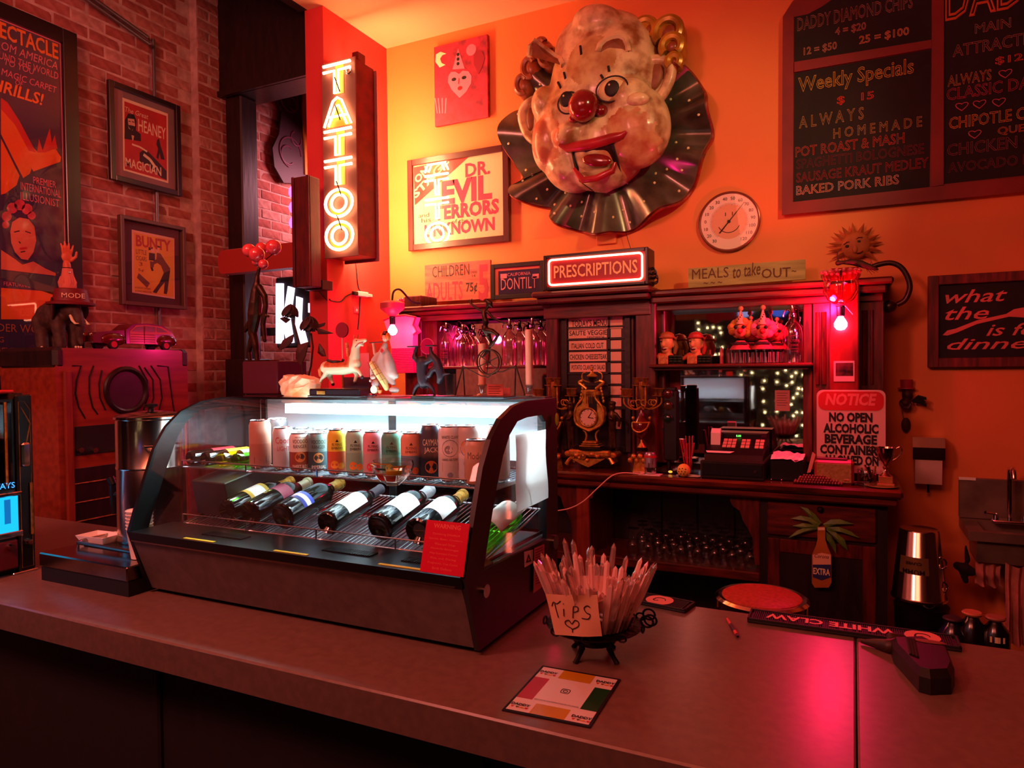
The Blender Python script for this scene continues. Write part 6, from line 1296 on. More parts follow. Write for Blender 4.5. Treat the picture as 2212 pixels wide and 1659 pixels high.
q = Q('hanging_key_fob', 'dark oval tag hanging on a short chain from the hatted plaque', 'tag', 1955, 900, YW-.02); G(PD).sph(q(1957, 918), (9*q.m, .008, 16*q.m), 16, 8).obj('tag', q.t); G(BRASS).tube([q(1948, 885), q(1950, 898), q(1953, 906)], .003, 5).obj('chain', q.t)
# towel / soap dispenser
q = Q('soap_dispenser', 'white wall soap dispenser with a mirrored chrome top right of the back bar', 'dispenser', 2005, 1040, YW-.002); t = q.t
a = q(1968, 945); b = q(2036, 1038); zz = [q(2005, y).z for y in (943, 962, 985, 1012, 1040)]
g = G(mat('dispenser_white', 'd8b8ac', .35)); xs_ = (a.x, b.x); g.prismX([(0, zz[3]-.0), (-.03, zz[4]), (-.10, zz[4]), (-.12, zz[2]), (-.12, zz[1]), (-.10, zz[0]), (0, zz[0])], a.x+.012, b.x-.012); g.obj('body', t)
g = G(CHR); g.prismX([(-.09, zz[2]+.02), (-.10, zz[2]-.012), (-.125, zz[2]-.006), (-.128, zz[1]), (-.105, zz[0]+.004), (0, zz[0]+.006), (0, zz[0])], a.x, b.x); g.obj('chrome_cover', t)
G(BLK).cyl((q(2005, 0).x, -.06, zz[4]), (q(2005, 0).x, -.06, zz[4]-.05), .006, n=8).obj('nozzle', t)
# junction box and cord below the clown
q = Q('junction_plate', 'small orange-painted square wall plate under the clown head', 'plate', 1312, 520, YW-.001); a, b = q(1290, 505), q(1333, 526); G(PAINT).bbox(a.x, -.02, b.z, b.x, 0, a.z, .004).obj('plate', q.t)
q = Q('wire', 'thin wire dangling from the clown ruffle to the prescriptions sign', 'cord', 1355, 505, YW-.05); G(cord).tube([q(1352, 502), q(1357, 520), q(1362, 536)], .002, 5).obj('strand', q.t)
for o_ in ct_.children:
    for v_ in o_.data.vertices:
        if v_.co.y > .018: v_.co.y = .018
# =================== signs on top of the back bar ===================
def sgn(name, lab, Y, px0, pyt, px1, pyb, m, cat='sign', th=.02, tilt=0):
    a, b = pY(px0, pyt, Y), pY(px0, pyb, Y); c = pY(px1, (pyt+pyb)/2, Y); P = Pn.__new__(Pn); P.ax, P.pl = 'Y', Y; P.x0, P.x1 = a.x, c.x; P.z0, P.z1 = b.z, a.z; P.w, P.h = c.x-a.x, a.z-b.z; P.cx = (a.x+c.x)/2
    t = P.thing(name, lab, cat); return P, t
P, t = sgn('price_sign', 'worn pinkish wooden sign reading CHILDREN ADULTS 75 cents standing on the back bar', 4.32, 917, 573, 1060, 654, None)
P.p  # sits on the cornice
G(wood('worn_pink_board', 'c86a58', 'b04c48', .7, (1, 8, 8), 5, .1, 0)).bbox(-P.w/2, 0, -.02, P.w/2, P.h, 0, .003).obj('board', t)
g = G(mat('faded_black', '3a1418', .7)); PT(g, P, 'CHILDREN', 934, 576, 600, 1014, z=.001); PT(g, P, 'UNDER', 1017, 586, 591, 1031, z=.001); PT(g, P, '14', 1020, 593, 599, 1027, z=.001); PT(g, P, '75¢', 1007, 611, 636, 1031, z=.001, bold=.02)
g.m(mat('faded_red', 'b02848', .7)); PT(g, P, 'ADULTS', 921, 612, 652, 1000, z=.001, bold=.01); PT(g, P, '5', 1034, 572, 650, 1056, z=.001, bold=.03); g.obj('lettering', t)
P, t = sgn('license_plate', 'framed dark licence plate lettered CALIFORNIA DONTILT on the back bar', 4.24, 1060, 572, 1176, 648, None, 'plate')
frame(t, P.w, P.h, .03, -.02, .01, W_VD); G(mat('plate_mat', 'd87858', .7)).box(-P.w/2+.02, .02, -.012, P.w/2-.02, P.h-.02, -.006).obj('mat_board', t)
g = G(mat('plate_blue', '2a1640', .35)); a, b = P.p(1076, 586), P.p(1168, 631); g.bbox(a[0], b[1], -.006, b[0], a[1], -.002, .003); g.obj('plate', t)
g = G(mat('plate_letters', 'd87888', .5)); PT(g, P, 'CALIFORNIA', 1096, 590, 597, 1146, z=0); PT(g, P, 'DONTILT', 1082, 602, 627, 1160, z=0)
for x in (1081, 1150): u, v_ = P.p(x, 592), P.p(x+14, 601); g.box(u[0], v_[1], -.002, v_[0], u[1], .0)
g.obj('lettering', t)
# PRESCRIPTIONS neon
P, t = sgn('prescriptions_sign', 'black box sign with glowing red neon border reading PRESCRIPTIONS', 3.95, 1175, 553, 1401, 628, None, 'neon sign')
G(mat('sign_box_black', '140a0c', .35)).bbox(-P.w/2, 0, -.14, P.w/2, P.h, -.005, .006).obj('box', t)
frame(t, P.w, P.h, .018, -.01, .012, MT['sign_box_black'])
G(mat('sign_panel_red', '8c0a14', .4)).box(-P.w/2+.015, .015, -.005, P.w/2-.015, P.h-.015, -.002).obj('panel', t)
hx, hy = P.w/2-.035, P.h; rr = .02; pts = []
for cx_, cy_, a0 in ((hx-rr, hy-.03-rr, 0), (-hx+rr, hy-.03-rr, 1), (-hx+rr, .03+rr, 2), (hx-rr, .03+rr, 3)):
    for k in range(5): a = (a0+k/4)*PI/2; pts.append((cx_+rr*math.cos(a), cy_+rr*math.sin(a), .008))
G(glow('neon_red_white', (1, .30, .16), 9)).tube(pts, .006, 8, closed=True).obj('neon_border', t)
g = G(mat('prescription_letters', 'e8a070', .5, emit='e87048', es=.25)); g.text('PRESCRIPTIONS', 0, P.h*.33, h=P.h*.36, w=P.w*.80, z=.001, bold=.015); g.obj('lettering', t)
q = Q('coiled_cord', 'knot of dark coiled cord at the right end of the red neon sign', 'cord', 1410, 605, 4.0)
for k in range(5): G(cord).torus(q(1410, 585+k*5, .01*k), (7+k % 2*2)*q.m, .004, 'y', 16, 5, sx=.7+.1*k).obj('loop', q.t)
# MEALS to take OUT
P, t = sgn('meals_sign', 'weathered cream board reading MEALS to take OUT standing on the back bar', 4.25, 1486, 580, 1740, 622, None)
a = [P.p(*p_) for p_ in ((1487, 580), (1739, 560), (1740, 603), (1487, 622))]; G(wood('cream_board', 'b8a468', '94824c', .7, (1, 8, 8), 4, .1, 0)).prism(a, -.02, 0).obj('board', t)
g = G(mat('sign_brown', '5c3010', .6)); P1 = P.p
def sk(s_, xl, yt, yb, xr, **k): a_ = P.p(xl, yb); b_ = P.p(xl, yt); c_ = P.p(xr, yb); g.text(s_, a_[0], a_[1], h=b_[1]-a_[1], w=c_[0]-a_[0], z=.001, al='l', **k)
sk('MEALS', 1495, 582, 604, 1574); sk('to take', 1584, 574, 602, 1644, shear=.3, bold=.01, rot=R(5)); sk('OUT', 1645, 581, 602, 1708, bold=.01); sk('~', 1710, 584, 588, 1720)
sk('~ ~ ~', 1520, 610, 614, 1560); g.obj('lettering', t)
# menu letter board in the centre bay
Ym = YC+.03
P, t = sgn('menu_board', 'dark framed changeable letter menu board headed TODAYS MENU in the centre of the back bar', Ym, 1214, 667, 1364, 935, None, 'menu board')
P.z0 = ZB+.09; P.h = P.z1-P.z0; 
t.location.z = P.z0; ROOT[t.name].z = P.z0
frame(t, P.w, P.h, .035, -.01, .02, W_VD); G(mat('menu_back', '1a0c12', .4)).box(-P.w/2+.03, .03, -.008, P.w/2-.03, P.h-.03, -.004).obj('backing', t)
STR = mat('menu_strip', 'e0a090', .6)
rows_ = [('TODAYS MENU', 686, 709, 1228, 1345, 1235, 1311), ('SAUTE VEGGIE', 712, 733, 1228, 1311, 1230, 1311), ('ITALIAN COLD CUT', 737, 757, 1229, 1310, 1234, 1304), ('CHICKEN CHEESESTEAK', 761, 781, 1229, 1311, 1231, 1311), ('POTATO CILANTRO SALAD', 784, 803, 1231, 1308, 1235, 1307)]
for k, (s_, yt, yb, xa_, xb_, ta, tb) in enumerate(rows_):
    u, v_ = P.p(xa_, yt), P.p(xb_, yb); g = G(STR); g.box(u[0], v_[1], -.003, v_[0], u[1], .0); 
    g.m(INK); c_, d_ = P.p(ta, yb-5), P.p(tb, yb-5); g.text("TODAY'S MENU" if k == 0 else s_, c_[0], v_[1]+(u[1]-v_[1])*(.24 if k != 1 else .42), h=(u[1]-v_[1])*(.52 if k != 1 else .45), w=d_[0]-c_[0], z=.001, al='l', bold=.01)
    if k == 1: c_ = P.p(1268, yb); g.text('SANDWICH', c_[0], v_[1]+.005, h=.018, w=.11, z=.001, al='l')
    g.obj('menu_strip', t)
for k in range(9):
    y_ = 711+k*24.6; u, v_ = P.p(1319, y_), P.p(1342, y_+19)
    if v_[1] > .04: G(STR).box(u[0], v_[1], -.003, v_[0], u[1], 0).obj('price_strip', t)
    u = P.p(1226, y_-2); G(W_VD).box(-P.w/2+.03, u[1]-.004, -.003, P.w/2-.03, u[1]+.006, .004).obj('rail', t)
G(W_VD).box(P.p(1313, 700)[0], .03, -.002, P.p(1318, 700)[0], P.p(0, 710)[1], .004).obj('divider', t)
# =================== seltzer bottles ===================
FROST = glass('seltzer_glass', (1, .72, .78), .12, 4.5)
def seltzer(px, base, top, Y, Z, lab, words=True):
    q = Q('seltzer_bottle', lab, 'bottle', px, base, Y, Z, group='old seltzer bottles'); t = q.t; H = q(px, top).z; k = H/.30; t.scale = (k, k, k)
    G(FROST).lathe([(.046, 0), (.048, .006), (.048, .15), (.044, .175), (.03, .2), (.017, .216), (.014, .23)], 24).obj('glass', t)
    g = G(CHR); g.lathe([(.017, .226), (.019, .23), (.019, .25), (.012, .258), (.009, .29), (.012, .294), (.008, .30), (0, .3)], 14); g.obj('head', t)
    g = G(CHR); g.tube(smooth_pts([(-.008, 0, .262), (-.03, 0, .27), (-.042, 0, .25), (-.045, 0, .235)], 4), .0045, 8); g.obj('spout', t)
    g = G(CHR); g.tube([(.004, 0, .285), (.03, 0, .28), (.045, 0, .262)], .003, 6); g.obj('lever', t)
    if words:
        g = G(mat('seltzer_print', '6a1020', .6))
        for z, h_, w_, s_ in ((.13, .010, .05, 'Sparkling'), (.105, .011, .06, 'SELTZER'), (.085, .008, .05, 'ANGELES'), (.068, .005, .05, 'CONTENTS'), (.055, .005, .05, 'WATER')):
            b0 = len(g.v); g.text(s_, 0, 0, h=h_, w=w_)
            for i in range(b0, len(g.v)): x, y, _ = g.v[i]; a = x/.0485; g.v[i] = (.0487*math.sin(a), -.0487*math.cos(a), y+z)
        g.obj('print', t)
    t.rotation_euler[2] = R(10)
for (px, b_, tp, Y_, lab, w_) in ((965, 785, 694, 4.12, 'pink-lit seltzer bottle with black script, first on the left of the mirrored shelf', 1), (993, 783, 692, 4.19, 'seltzer bottle half hidden behind the script-lettered one', 0), (1000, 785, 698, 4.12, 'plain seltzer bottle third from the left of the shelf', 0), (1024, 783, 705, 4.19, 'short seltzer bottle behind the wheel sculpture rider', 0),
                              (1101, 788, 686, 4.11, 'seltzer bottle with printed SELTZER lettering right of the bronze rider', 1), (1123, 785, 692, 4.19, 'seltzer bottle tucked behind the printed one', 0), (1150, 786, 684, 4.12, 'seltzer bottle behind the right-hand pale candle', 0), (1169, 784, 690, 4.18, 'last seltzer bottle against the right end of the left bay', 0)):
    seltzer(px, b_, tp, Y_, zs+.0005, lab, bool(w_))
seltzer(1712, 781, 656, 4.10, zsr+.0005, 'large glowing pink seltzer bottle at the right end of the right-hand shelf', True)
# =================== jester heads on the right shelf ===================
def jester(px, hatc, lab, k_):
    q = Q('jester_bust', lab, 'figurine', px, 784, 4.10, zsr+.0005, group='painted jester busts'); t = q.t; 
    X = lambda x, y, d=0: q(px+x, y, d); FL_ = mat('jester_skin', 'd0905c' if k_ == 0 else 'dca088', .4)
    g = G(FL_); g.sph(X(0, 741, -.005), (14*q.m, 14*q.m, 18*q.m), 20, 14); g.sph(X(-2, 755, -.012), (9*q.m, 9*q.m, 9*q.m)); limbq(g, q, [(px+2, 755, 8), (px+2, 768, 8)]); g.sph(X(-5, 745, -.042), (3.2*q.m, 4*q.m, 5*q.m)); limbq(g, q, [(px-5, 737, 1.8, -.035), (px-5, 745, 2.6, -.043)])
    g.sph(X(13, 745), (3*q.m, 3*q.m, 6*q.m)); g.sph(X(-11, 735, -.02), (3*q.m, 3*q.m, 2*q.m)); g.sph(X(1, 735, -.035), (4*q.m, 3*q.m, 2*q.m)); blob(g, 'head', t, .0028, 1)
    for x in (-9, 0): G(INK).sph(X(x, 738, -.036), (2.6*q.m, .004, 1.5*q.m), 10, 6).obj('eye', t); 
    for x in (-9, 0): G(MAR).tube([X(x-4, 735, -.036), X(x, 733, -.039), X(x+4, 735, -.036)], .0016, 5).obj('brow', t)
    G(MAR).sph(X(-4, 754, -.034), (6*q.m, .006, 3.4*q.m), 14, 8).obj('mouth', t); G(CREAM).box(X(-9, 0).x, -.041, X(0, 753).z, X(1, 0).x, -.038, X(0, 751.5).z).obj('teeth', t)
    HM = mat('jester_hat_%d' % k_, hatc, .45); g = G(HM); g.lathe([(15*q.m, 0), (15.5*q.m, 3*q.m), (14*q.m, 8*q.m), (9*q.m, 12*q.m), (0, 14*q.m)], 22, c=X(0, 730)); g.torus(X(0, 729), 15.5*q.m, 2*q.m, 'z'); g.obj('hat', t)
    g = G(HM); g.tube([X(12, 728), X(20, 732), X(23, 726)], [3*q.m, 3*q.m, .6*q.m]); g.tube([X(12, 735, .02), X(17, 750, .02), X(15, 765, .02)], [6*q.m, 6*q.m, 3*q.m]); g.obj('hat_flap', t)
    ER = mat('jester_collar', 'c85030', .5); g = G(ER); limbq(g, q, [(px-26, 775, 4), (px-15, 768, 6), (px-2, 770, 8), (px+8, 768, 6)]); g.obj('shoulder', t)
    a, b = X(-16, 768), X(5, 784); G(mat('jester_gold', 'c08838', .5, c2='a04828', scale=90)).bbox(a.x, -.04, 0, b.x, .03, a.z, .004).obj('chest', t)
    GD = mat('jester_green', '1a2c20', .6)
    for r_ in range(3):
        for c in range(3): G(GD).sph(X(10+c*9, 770+r_*5.5, -.02), (6*q.m, .018, 3.2*q.m), 10, 6).obj('ruffle', t)
    a, b = X(6, 770), X(33, 784); G(GD).bbox(a.x, -.02, 0, b.x, .04, a.z, .004).obj('sleeve', t)
jester(1441, 'a8542c', 'painted jester bust in an orange-brown hat, left one of the pair on the shelf', 0)
jester(1503, 'b02c28', 'painted jester bust in a bright red hat, right one of the pair on the shelf', 1)
# pink taper candle + clown dolls + glasses
q = Q('candle', 'slim pink taper candle standing on the shelf right of the red-hatted jester', 'candle', 1559, 783, 4.16, zsr+.0005); G(mat('pink_wax', 'e05868', .4)).lathe([(4*q.m, 0), (4*q.m, 28*q.m), (1*q.m, 36*q.m), (0, 36*q.m)], 12).obj('wax', q.t)
def tumbler(px, Y_, h, lab): 
    q = Q('drinking_glass', lab, 'glass', px, 780, Y_, zsr+.0005, group='ribbed drinking glasses on the right shelf'); g = G(GLT); r = .026
    n = 16; g.lathe([(r*.8, 0), (r*.85, .004), (r, h), (r*.94, h), (r*.78, .01), (0, .009)], n); g.obj('glass', q.t)
    g = G(mat('pink_glint', 'f0a0b0', .1, trans=.5))
    for k in range(8): a = k*PI/4; g.tube([(r*.84*math.cos(a), r*.84*math.sin(a), .004), (r*.98*math.cos(a), r*.98*math.sin(a), h*.8)], .0016, 4)
    g.obj('ribs', q.t)
k = 0
for row, Y_ in enumerate((4.06, 4.13)):
    for i in range(6): tumbler(1582+i*18+row*8, Y_, .075, 'small ribbed clear glass, %s from the left in the %s row beneath the clown dolls' % (ORD[i], ('front', 'back')[row])); k += 1
def doll(px, hair, lab, top, face):
    q = Q('clown_doll', lab, 'doll', px, 752, 4.07 if face else 4.15, zsr+.0765, group='clown dolls in party hats'); t = q.t; t.scale = (1.4,)*3 if face else (1.15,)*3; X = lambda x, y, d=0: q(px+x, y, d)
    HM = mat('doll_hair_'+hair, hair, .9, c2=hair, bump=.6, scale=50)
    for k in range(11): a = k*.6; G(HM).sph(X(14*math.cos(a), 722-10*math.sin(a), .012+.01*math.sin(k*2)), (7*q.m, 7*q.m, 7*q.m), 10, 6).obj('hair_tuft', t)
    G(mat('doll_skin', 'e08060', .6)).sph(X(0, 727, -.01), (9*q.m, 9*q.m, 10*q.m), 16, 10).obj('head', t); G(RED).sph(X(1, 727, -.042), 4.5*q.m, 12, 8).obj('nose', t)
    for x in (-6, 6): G(INK).sph(X(x, 721, -.034), (3*q.m, .004, 3*q.m), 10, 6).obj('eye', t)
    c = X(0, 716); G(mat('party_hat', 'e8a088', .6)).lathe([(7*q.m, 0), (.8*q.m, (716-top)*q.m), (0, (716-top)*q.m)], 16, c=c).obj('party_hat', t); G(mat('pompom', 'b08850', .9)).sph(X(0, top-2), 4*q.m, 10, 7).obj('pompom', t)
    g = G(INK)
    for k in range(5): a = -PI/2+k*.5-1; z = .2+.14*k; g.sph(c+Vector((7*q.m*(1-z)*math.cos(a), 7*q.m*(1-z)*math.sin(a), (716-top)*q.m*z)), 1.2*q.m, 6, 4)
    g.obj('hat_dots', t)
    g = G(mat('doll_dress', 'c84050', .7)); g.lathe([(17*q.m, 0), (13*q.m, 6*q.m), (6*q.m, 14*q.m), (0, 14*q.m)], 16); g.obj('body', t)
    for s_ in (-1, 1): G(mat('doll_ruffle_dark', '2a1018', .8)).lathe([(10*q.m, 0), (8*q.m, 3*q.m), (0, 4*q.m)], 14, c=(s_*3*q.m, -.02, 8*q.m), sy=.6).obj('collar', t)
doll(1600, 'd08038', 'clown doll with orange hair in a dotted party hat, left front of the group', 694, 1)
doll(1648, 'e06888', 'clown doll with fluffy pink hair in a dotted party hat, right front of the group', 692, 1)
doll(1622, 'a87828', 'smaller clown doll with olive hair peeking between the two front dolls', 698, 0)
doll(1678, 'e04878', 'clown doll with magenta hair at the right of the group', 700, 0)
# papers stuck to the mirror, polaroid, notice
def pap(name, lab, Y, px0, py0, px1, py1, m, cat='paper', lines=0, lc=None):
    a, b = pY(px0, py0, Y), pY(px1, py1, Y); t = thing(name, lab, cat, (a.x, Y, b.z)); w_, h_ = b.x-a.x, a.z-b.z
    G(m).box(0, -.0008, 0, w_, 0, h_).obj('sheet', t)
    for k in range(lines): z = h_*(.85-.7*k/max(lines, 1)); G(lc or MAR).box(w_*.12, -.0014, z, w_*(.86-.1*(k % 2)), -.0008, z+.0025).obj('text_line', t)
    return t
pap('note', 'small pale note taped low on the right side of the big mirror', YM-.007, 1674, 843, 1706, 888, mat('note_pink', 'e0908c', .7), lines=6)
pap('printed_notice', 'reddish printed notice stuck at the left edge of the mirror under the shelf', YM-.007, 1421, 797, 1470, 842, mat('notice_red', 'a03038', .6), lines=8, lc=mat('notice_text', 'd86860', .6))
t = pap('polaroid', 'instant photo in a pale frame pinned low on the red column', 3.998, 1801, 780, 1846, 824, mat('polaroid_white', 'e0a8a0', .5), 'photo')
a, b = pY(1805, 784, 3.99)-t.location, pY(1843, 812, 3.99)-t.location; G(mat('photo_dark', '1a0a10', .3, c2='6a2030', scale=30)).box(a.x, -.0014, b.z, b.x, -.0008, a.z).obj('picture', t)
# notice sign
YQ = 3.97
a, b = pY(1764, 840, YQ), pY(1913, 1025, YQ); t = thing('notice_sign', 'large white notice sign with a red rounded heading about open alcoholic containers', 'sign', ((a.x+b.x)/2, YQ, b.z), rot=BACK); w_, h_ = b.x-a.x, pY(1764, 842, YQ).z-b.z
def rrect(w0, h0, w1, h1, r): 
    pts = []
    for cx_, cy_, a0 in ((w1-r, h1-r, 0), (w0+r, h1-r, 1), (w0+r, h0+r, 2), (w1-r, h0+r, 3)): pts += [(cx_+r*math.cos((a0+k/5)*PI/2), cy_+r*math.sin((a0+k/5)*PI/2)) for k in range(6)]
    return pts
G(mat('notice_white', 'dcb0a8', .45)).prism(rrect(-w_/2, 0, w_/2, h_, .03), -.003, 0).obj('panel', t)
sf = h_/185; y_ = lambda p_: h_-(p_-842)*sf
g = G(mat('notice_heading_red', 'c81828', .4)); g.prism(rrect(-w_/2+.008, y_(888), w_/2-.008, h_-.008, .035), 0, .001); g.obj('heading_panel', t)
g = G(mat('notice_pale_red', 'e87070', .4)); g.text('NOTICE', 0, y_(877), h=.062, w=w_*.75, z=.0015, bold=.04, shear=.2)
g.m(INK)
for s_, yb, f_ in (('NO OPEN', 914, .63), ('ALCOHOLIC', 939, .80), ('BEVERAGE', 963, .76), ('CONTAINERS', 987, .9), ('ALLOWED ON', 1010, .8)): g.text(s_, 0, y_(yb), h=.05, w=w_*f_, z=.0015, bold=.05)
g.obj('lettering', t)
# =================== bulbs ===================
def bulb(px, py, Y, lab, top, glassy):
    q = Q('hanging_bulb', lab, 'lamp', px, py, Y); t = q.t
    G(glow('pink_bulb', (1, .12, .3), 30)).lathe([(0, -.032), (.018, -.028), (.030, -.012), (.031, .004), (.022, .022), (.014, .034), (.013, .04)], 20).obj('bulb', t)
    G(BLK).lathe([(.015, .038), (.019, .042), (.019, .085), (.022, .088), (.02, .092), (0, .094)], 16).obj('socket', t)
    return q
q = bulb(848, 714, 3.84, 'lit pink bulb hanging from a wall lamp arm beside the pale pink jug shape', 0, 0); t = q.t; tp = q(848, 680)
G(mat('lamp_cap_pink', 'd05060', .4)).lathe([(.02, 0), (.075, .045), (.08, .05), (.08, .085), (.05, .1), (0, .102)], 24, c=(0, 0, .095)).obj('cap', t)
G(cord).tube(smooth_pts([Vector((0, 0, .197)), Vector((.0, .02, .26)), Vector((.04, .04, .27)), Vector((.07, .12, .2)), Vector((.1, .18, .19))]), .007, 8).obj('arm', t)
# bulb on the red column with an upturned glass shade
q = bulb(1816, 700, 3.90, 'lit pink-white bulb hanging in front of the red column', 0, 0); t = q.t
G(glass('pink_shade_glass', (1, .6, .7), .06, 2.5)).lathe([(.03, .10), (.06, .12), (.085, .17), (.08, .205), (.075, .215), (.092, .24), (.09, .262), (.082, .255), (.07, .215), (.075, .17), (.05, .125), (.02, .105)], 30).obj('glass_shade', t)
for k in range(18): a = k*PI/9; G(mat('shade_rim_pink', 'e88090', .15, trans=.4)).sph((.088*math.cos(a), .088*math.sin(a), .262), .009, 8, 5).obj('rim_bead', t)
for x in (-.012, 0, .012): G(cord).cyl((x*.4, .0, .094), (x, 0, .24), .002, n=6).obj('wire', t)
G(IRON).cyl((0, 0, .24), (0, .1, .28), .005, n=8).obj('arm', t); G(WHT).cyl((.02, -.02, .09), (.055, -.02, .045), .0022, n=6).obj('pull_rod', t)
# glass rosette + pale pink lit shade behind first bulb
q = Q('glass_rosette', 'fluted pink glass rosette dish standing at the left end of the back bar', 'dish', 869, 678, 4.10)
for k in range(14): a = k*2*PI/14; c = q(869, 661); G(mat('rosette_glass', 'e04060', .15, coat=.8)).sph(c+Vector((.045*math.cos(a), -.005, .045*math.sin(a))), (.013, .012, .013), 10, 6).obj('lobe', q.t)
G(MT['rosette_glass']).cyl(q(869, 661)+Vector((0, -.01, 0)), q(869, 661)+Vector((0, .01, 0)), .04, n=24).obj('centre', q.t)
Yg = 3.98
def pg(L): return [uY(a, b, Yg) for a, b in L]
t = thing('pink_cabinet_shade', 'pale pink drum-shaped advertising lamp body with ribbed lower half behind the lit bulb', 'lamp', pY(866, 805, Yg))
SH = mat('shade_pale_pink', 'f0b0c0', .35, coat=.3)
g = G(SH).prismY(pg([(829, 692), (850, 683), (876, 681), (898, 685), (893, 702), (900, 716), (892, 722), (892, 752), (845, 752), (838, 720)]), Yg, Yg+.06); g.obj('face', t, W=True)
g = G(mat('shade_rim', 'c01848', .3)).tube([(x, Yg-.002, z) for x, z in pg([(829, 692), (850, 683), (876, 681), (898, 685), (893, 702), (900, 716), (893, 723)])], .007, 6); g.obj('rim', t, W=True)
a, b = uY(845, 752, Yg), uY(893, 806, Yg); n_ = 15
for k in range(n_): z = b[1]+(a[1]-b[1])*(k+.5)/n_; G(mat('rib_pink', 'e03878', .35)).bbox(a[0], Yg-.004, z-.0055, b[0], Yg+.05, z+.0055, .003).obj('rib', t, W=True)
# white boxes / papers seen behind horse
q = Q('card_stand', 'dark maroon stand holding a pale pink card behind the carousel horse', 'card', 770, 862, 2.008, ZT); a, b = q(742, 815), q(798, 862); G(mat('board_maroon', '4a0c24', .5)).box(a.x, 0, 0, b.x, .01, a.z).obj('stand', q.t); c, d = q(772, 763), q(797, 815); G(mat('pale_pink_card', 'e87888', .5)).box(c.x, .002, a.z, d.x, .005, c.z).obj('card', q.t)
# =================== things on the serving top ===================
ZS = ZB+.0005
# mantel clock
q = Q('mantel_clock', 'ornate gilt lyre-shaped mantel clock with two dark cherubs on a scrolled base', 'clock', 1280, 1005, 3.98, ZS); t = q.t
q.dz = 0; base = q(1280, 1003).z
def c_(x, y, d=0): return q(x, y, d)
z0 = q(1280, 1003).z
g = G(GOLD); W2 = 52*q.m
for s_ in (-1, 1):
    G(GOLD).tube([c_(1280+s_*50, 1000, -.05), c_(1280+s_*44, 990, -.05), c_(1280+s_*36, 984, -.04)], [5*q.m, 3.5*q.m, 5*q.m], 8).obj('paw_foot', t)
    G(GOLD).tube([c_(1280+s_*46, 1000, .05), c_(1280+s_*40, 986, .05)], [4*q.m, 4*q.m], 8).obj('paw_foot', t)
g = G(GOLD); a = c_(1226, 972); b = c_(1336, 988); g.bbox(a.x, -.06, b.z, b.x, .07, a.z, .012); g.bbox(a.x+.03, -.075, b.z+.005, b.x-.03, .08, a.z+.012, .01); g.obj('base', t)
G(GOLD).prismY([(c_(x, y).x, c_(x, y).z) for x, y in ((1245, 988), (1315, 988), (1300, 996), (1280, 1006), (1262, 998))], -.075, -.055).obj('apron', t)
for (x, y) in ((1270, 980), (1262, 985), (1288, 978), (1278, 990), (1255, 980), (1300, 982)): G(GOLD).sph(c_(x, y, -.08), (5*q.m, .012, 4*q.m), 10, 6).obj('ornament', t)
G(BRASS).cyl(c_(1270, 982, -.09), c_(1270, 982, -.075), 6.5*q.m, n=16).obj('medallion', t)
a, b = c_(1236, 966), c_(1330, 971); G(BLK).lathe([(47*q.m, 0), (47*q.m, 5*q.m), (44*q.m, 6*q.m), (0, 6*q.m)], 32, c=c_(1283, 971), sy=.6).obj('black_plinth', t)
g = G(GOLD); 
for (x0, x1, y0, y1) in ((1255, 1300, 961, 965), (1259, 1296, 957, 961), (1262, 1292, 952, 957)): a, b = c_(x0, y0), c_(x1, y1); g.bbox(a.x, -.035, b.z, b.x, .035, a.z, .003)
g.obj('stepped_foot', t)
for s_ in (-1, 1): G(GOLD).tube(smooth_pts([c_(1277+s_*13, 953), c_(1277+s_*10, 943), c_(1277+s_*12, 934), c_(1277+s_*17, 929)]), 2.2*q.m, 8).obj('support', t)
G(GOLD).prismY([(c_(x, y).x, c_(x, y).z) for x, y in ((1265, 842), (1288, 842), (1290, 862), (1294, 872), (1305, 880), (1307, 895), (1304, 912), (1292, 926), (1277, 930), (1262, 926), (1250, 912), (1247, 895), (1250, 880), (1260, 872), (1264, 860))], -.03, .03).obj('lyre_body', t)
for s_ in (-1, 1): G(GOLD).tube(smooth_pts([c_(1276+s_*12, 842, -.03), c_(1276+s_*14, 860, -.03), c_(1276+s_*26, 876, -.03), c_(1276+s_*31, 895, -.03), c_(1276+s_*26, 916, -.03), c_(1276, 930, -.03)]), 2.5*q.m, 8).obj('scroll_edge', t)
G(BLK).bbox(c_(1268, 0).x, -.034, c_(0, 870).z, c_(1286, 0).x, -.03, c_(0, 846).z, .002).obj('string_panel', t)
for x in (1271, 1275, 1279, 1283): G(BRASS).cyl(c_(x, 871, -.037), c_(x, 846, -.037), .7*q.m, n=5).obj('string', t)
G(BRASS).bbox(c_(1262, 0).x, -.036, c_(0, 844).z, c_(1291, 0).x, .03, c_(0, 839).z, .002).obj('capital', t)
cc = c_(1275, 901, -.034); G(BRASS).torus(cc, 19.5*q.m, 2.6*q.m, 'y', 36, 8).obj('bezel', t); G(mat('clock_dial', 'e8c0ac', .4)).cyl(cc+Vector((0, -.003, 0)), cc+Vector((0, .004, 0)), 18.5*q.m, n=36).obj('dial', t)
g = G(INK)
for k in range(12): a = k*PI/6; g.tube([cc+Vector((15*q.m*math.sin(a), -.0035, 15*q.m*math.cos(a))), cc+Vector((17*q.m*math.sin(a), -.0035, 17*q.m*math.cos(a)))], .8*q.m, 4)
g.obj('hour_marks', t)
G(INK).tube([cc+Vector((0, -.005, 0)), cc+Vector((8*q.m, -.005, 11*q.m))], .7*q.m, 5).obj('hand', t); G(INK).tube([cc+Vector((0, -.005, 0)), cc+Vector((12*q.m, -.005, -1*q.m))], .9*q.m, 5).obj('hand', t)
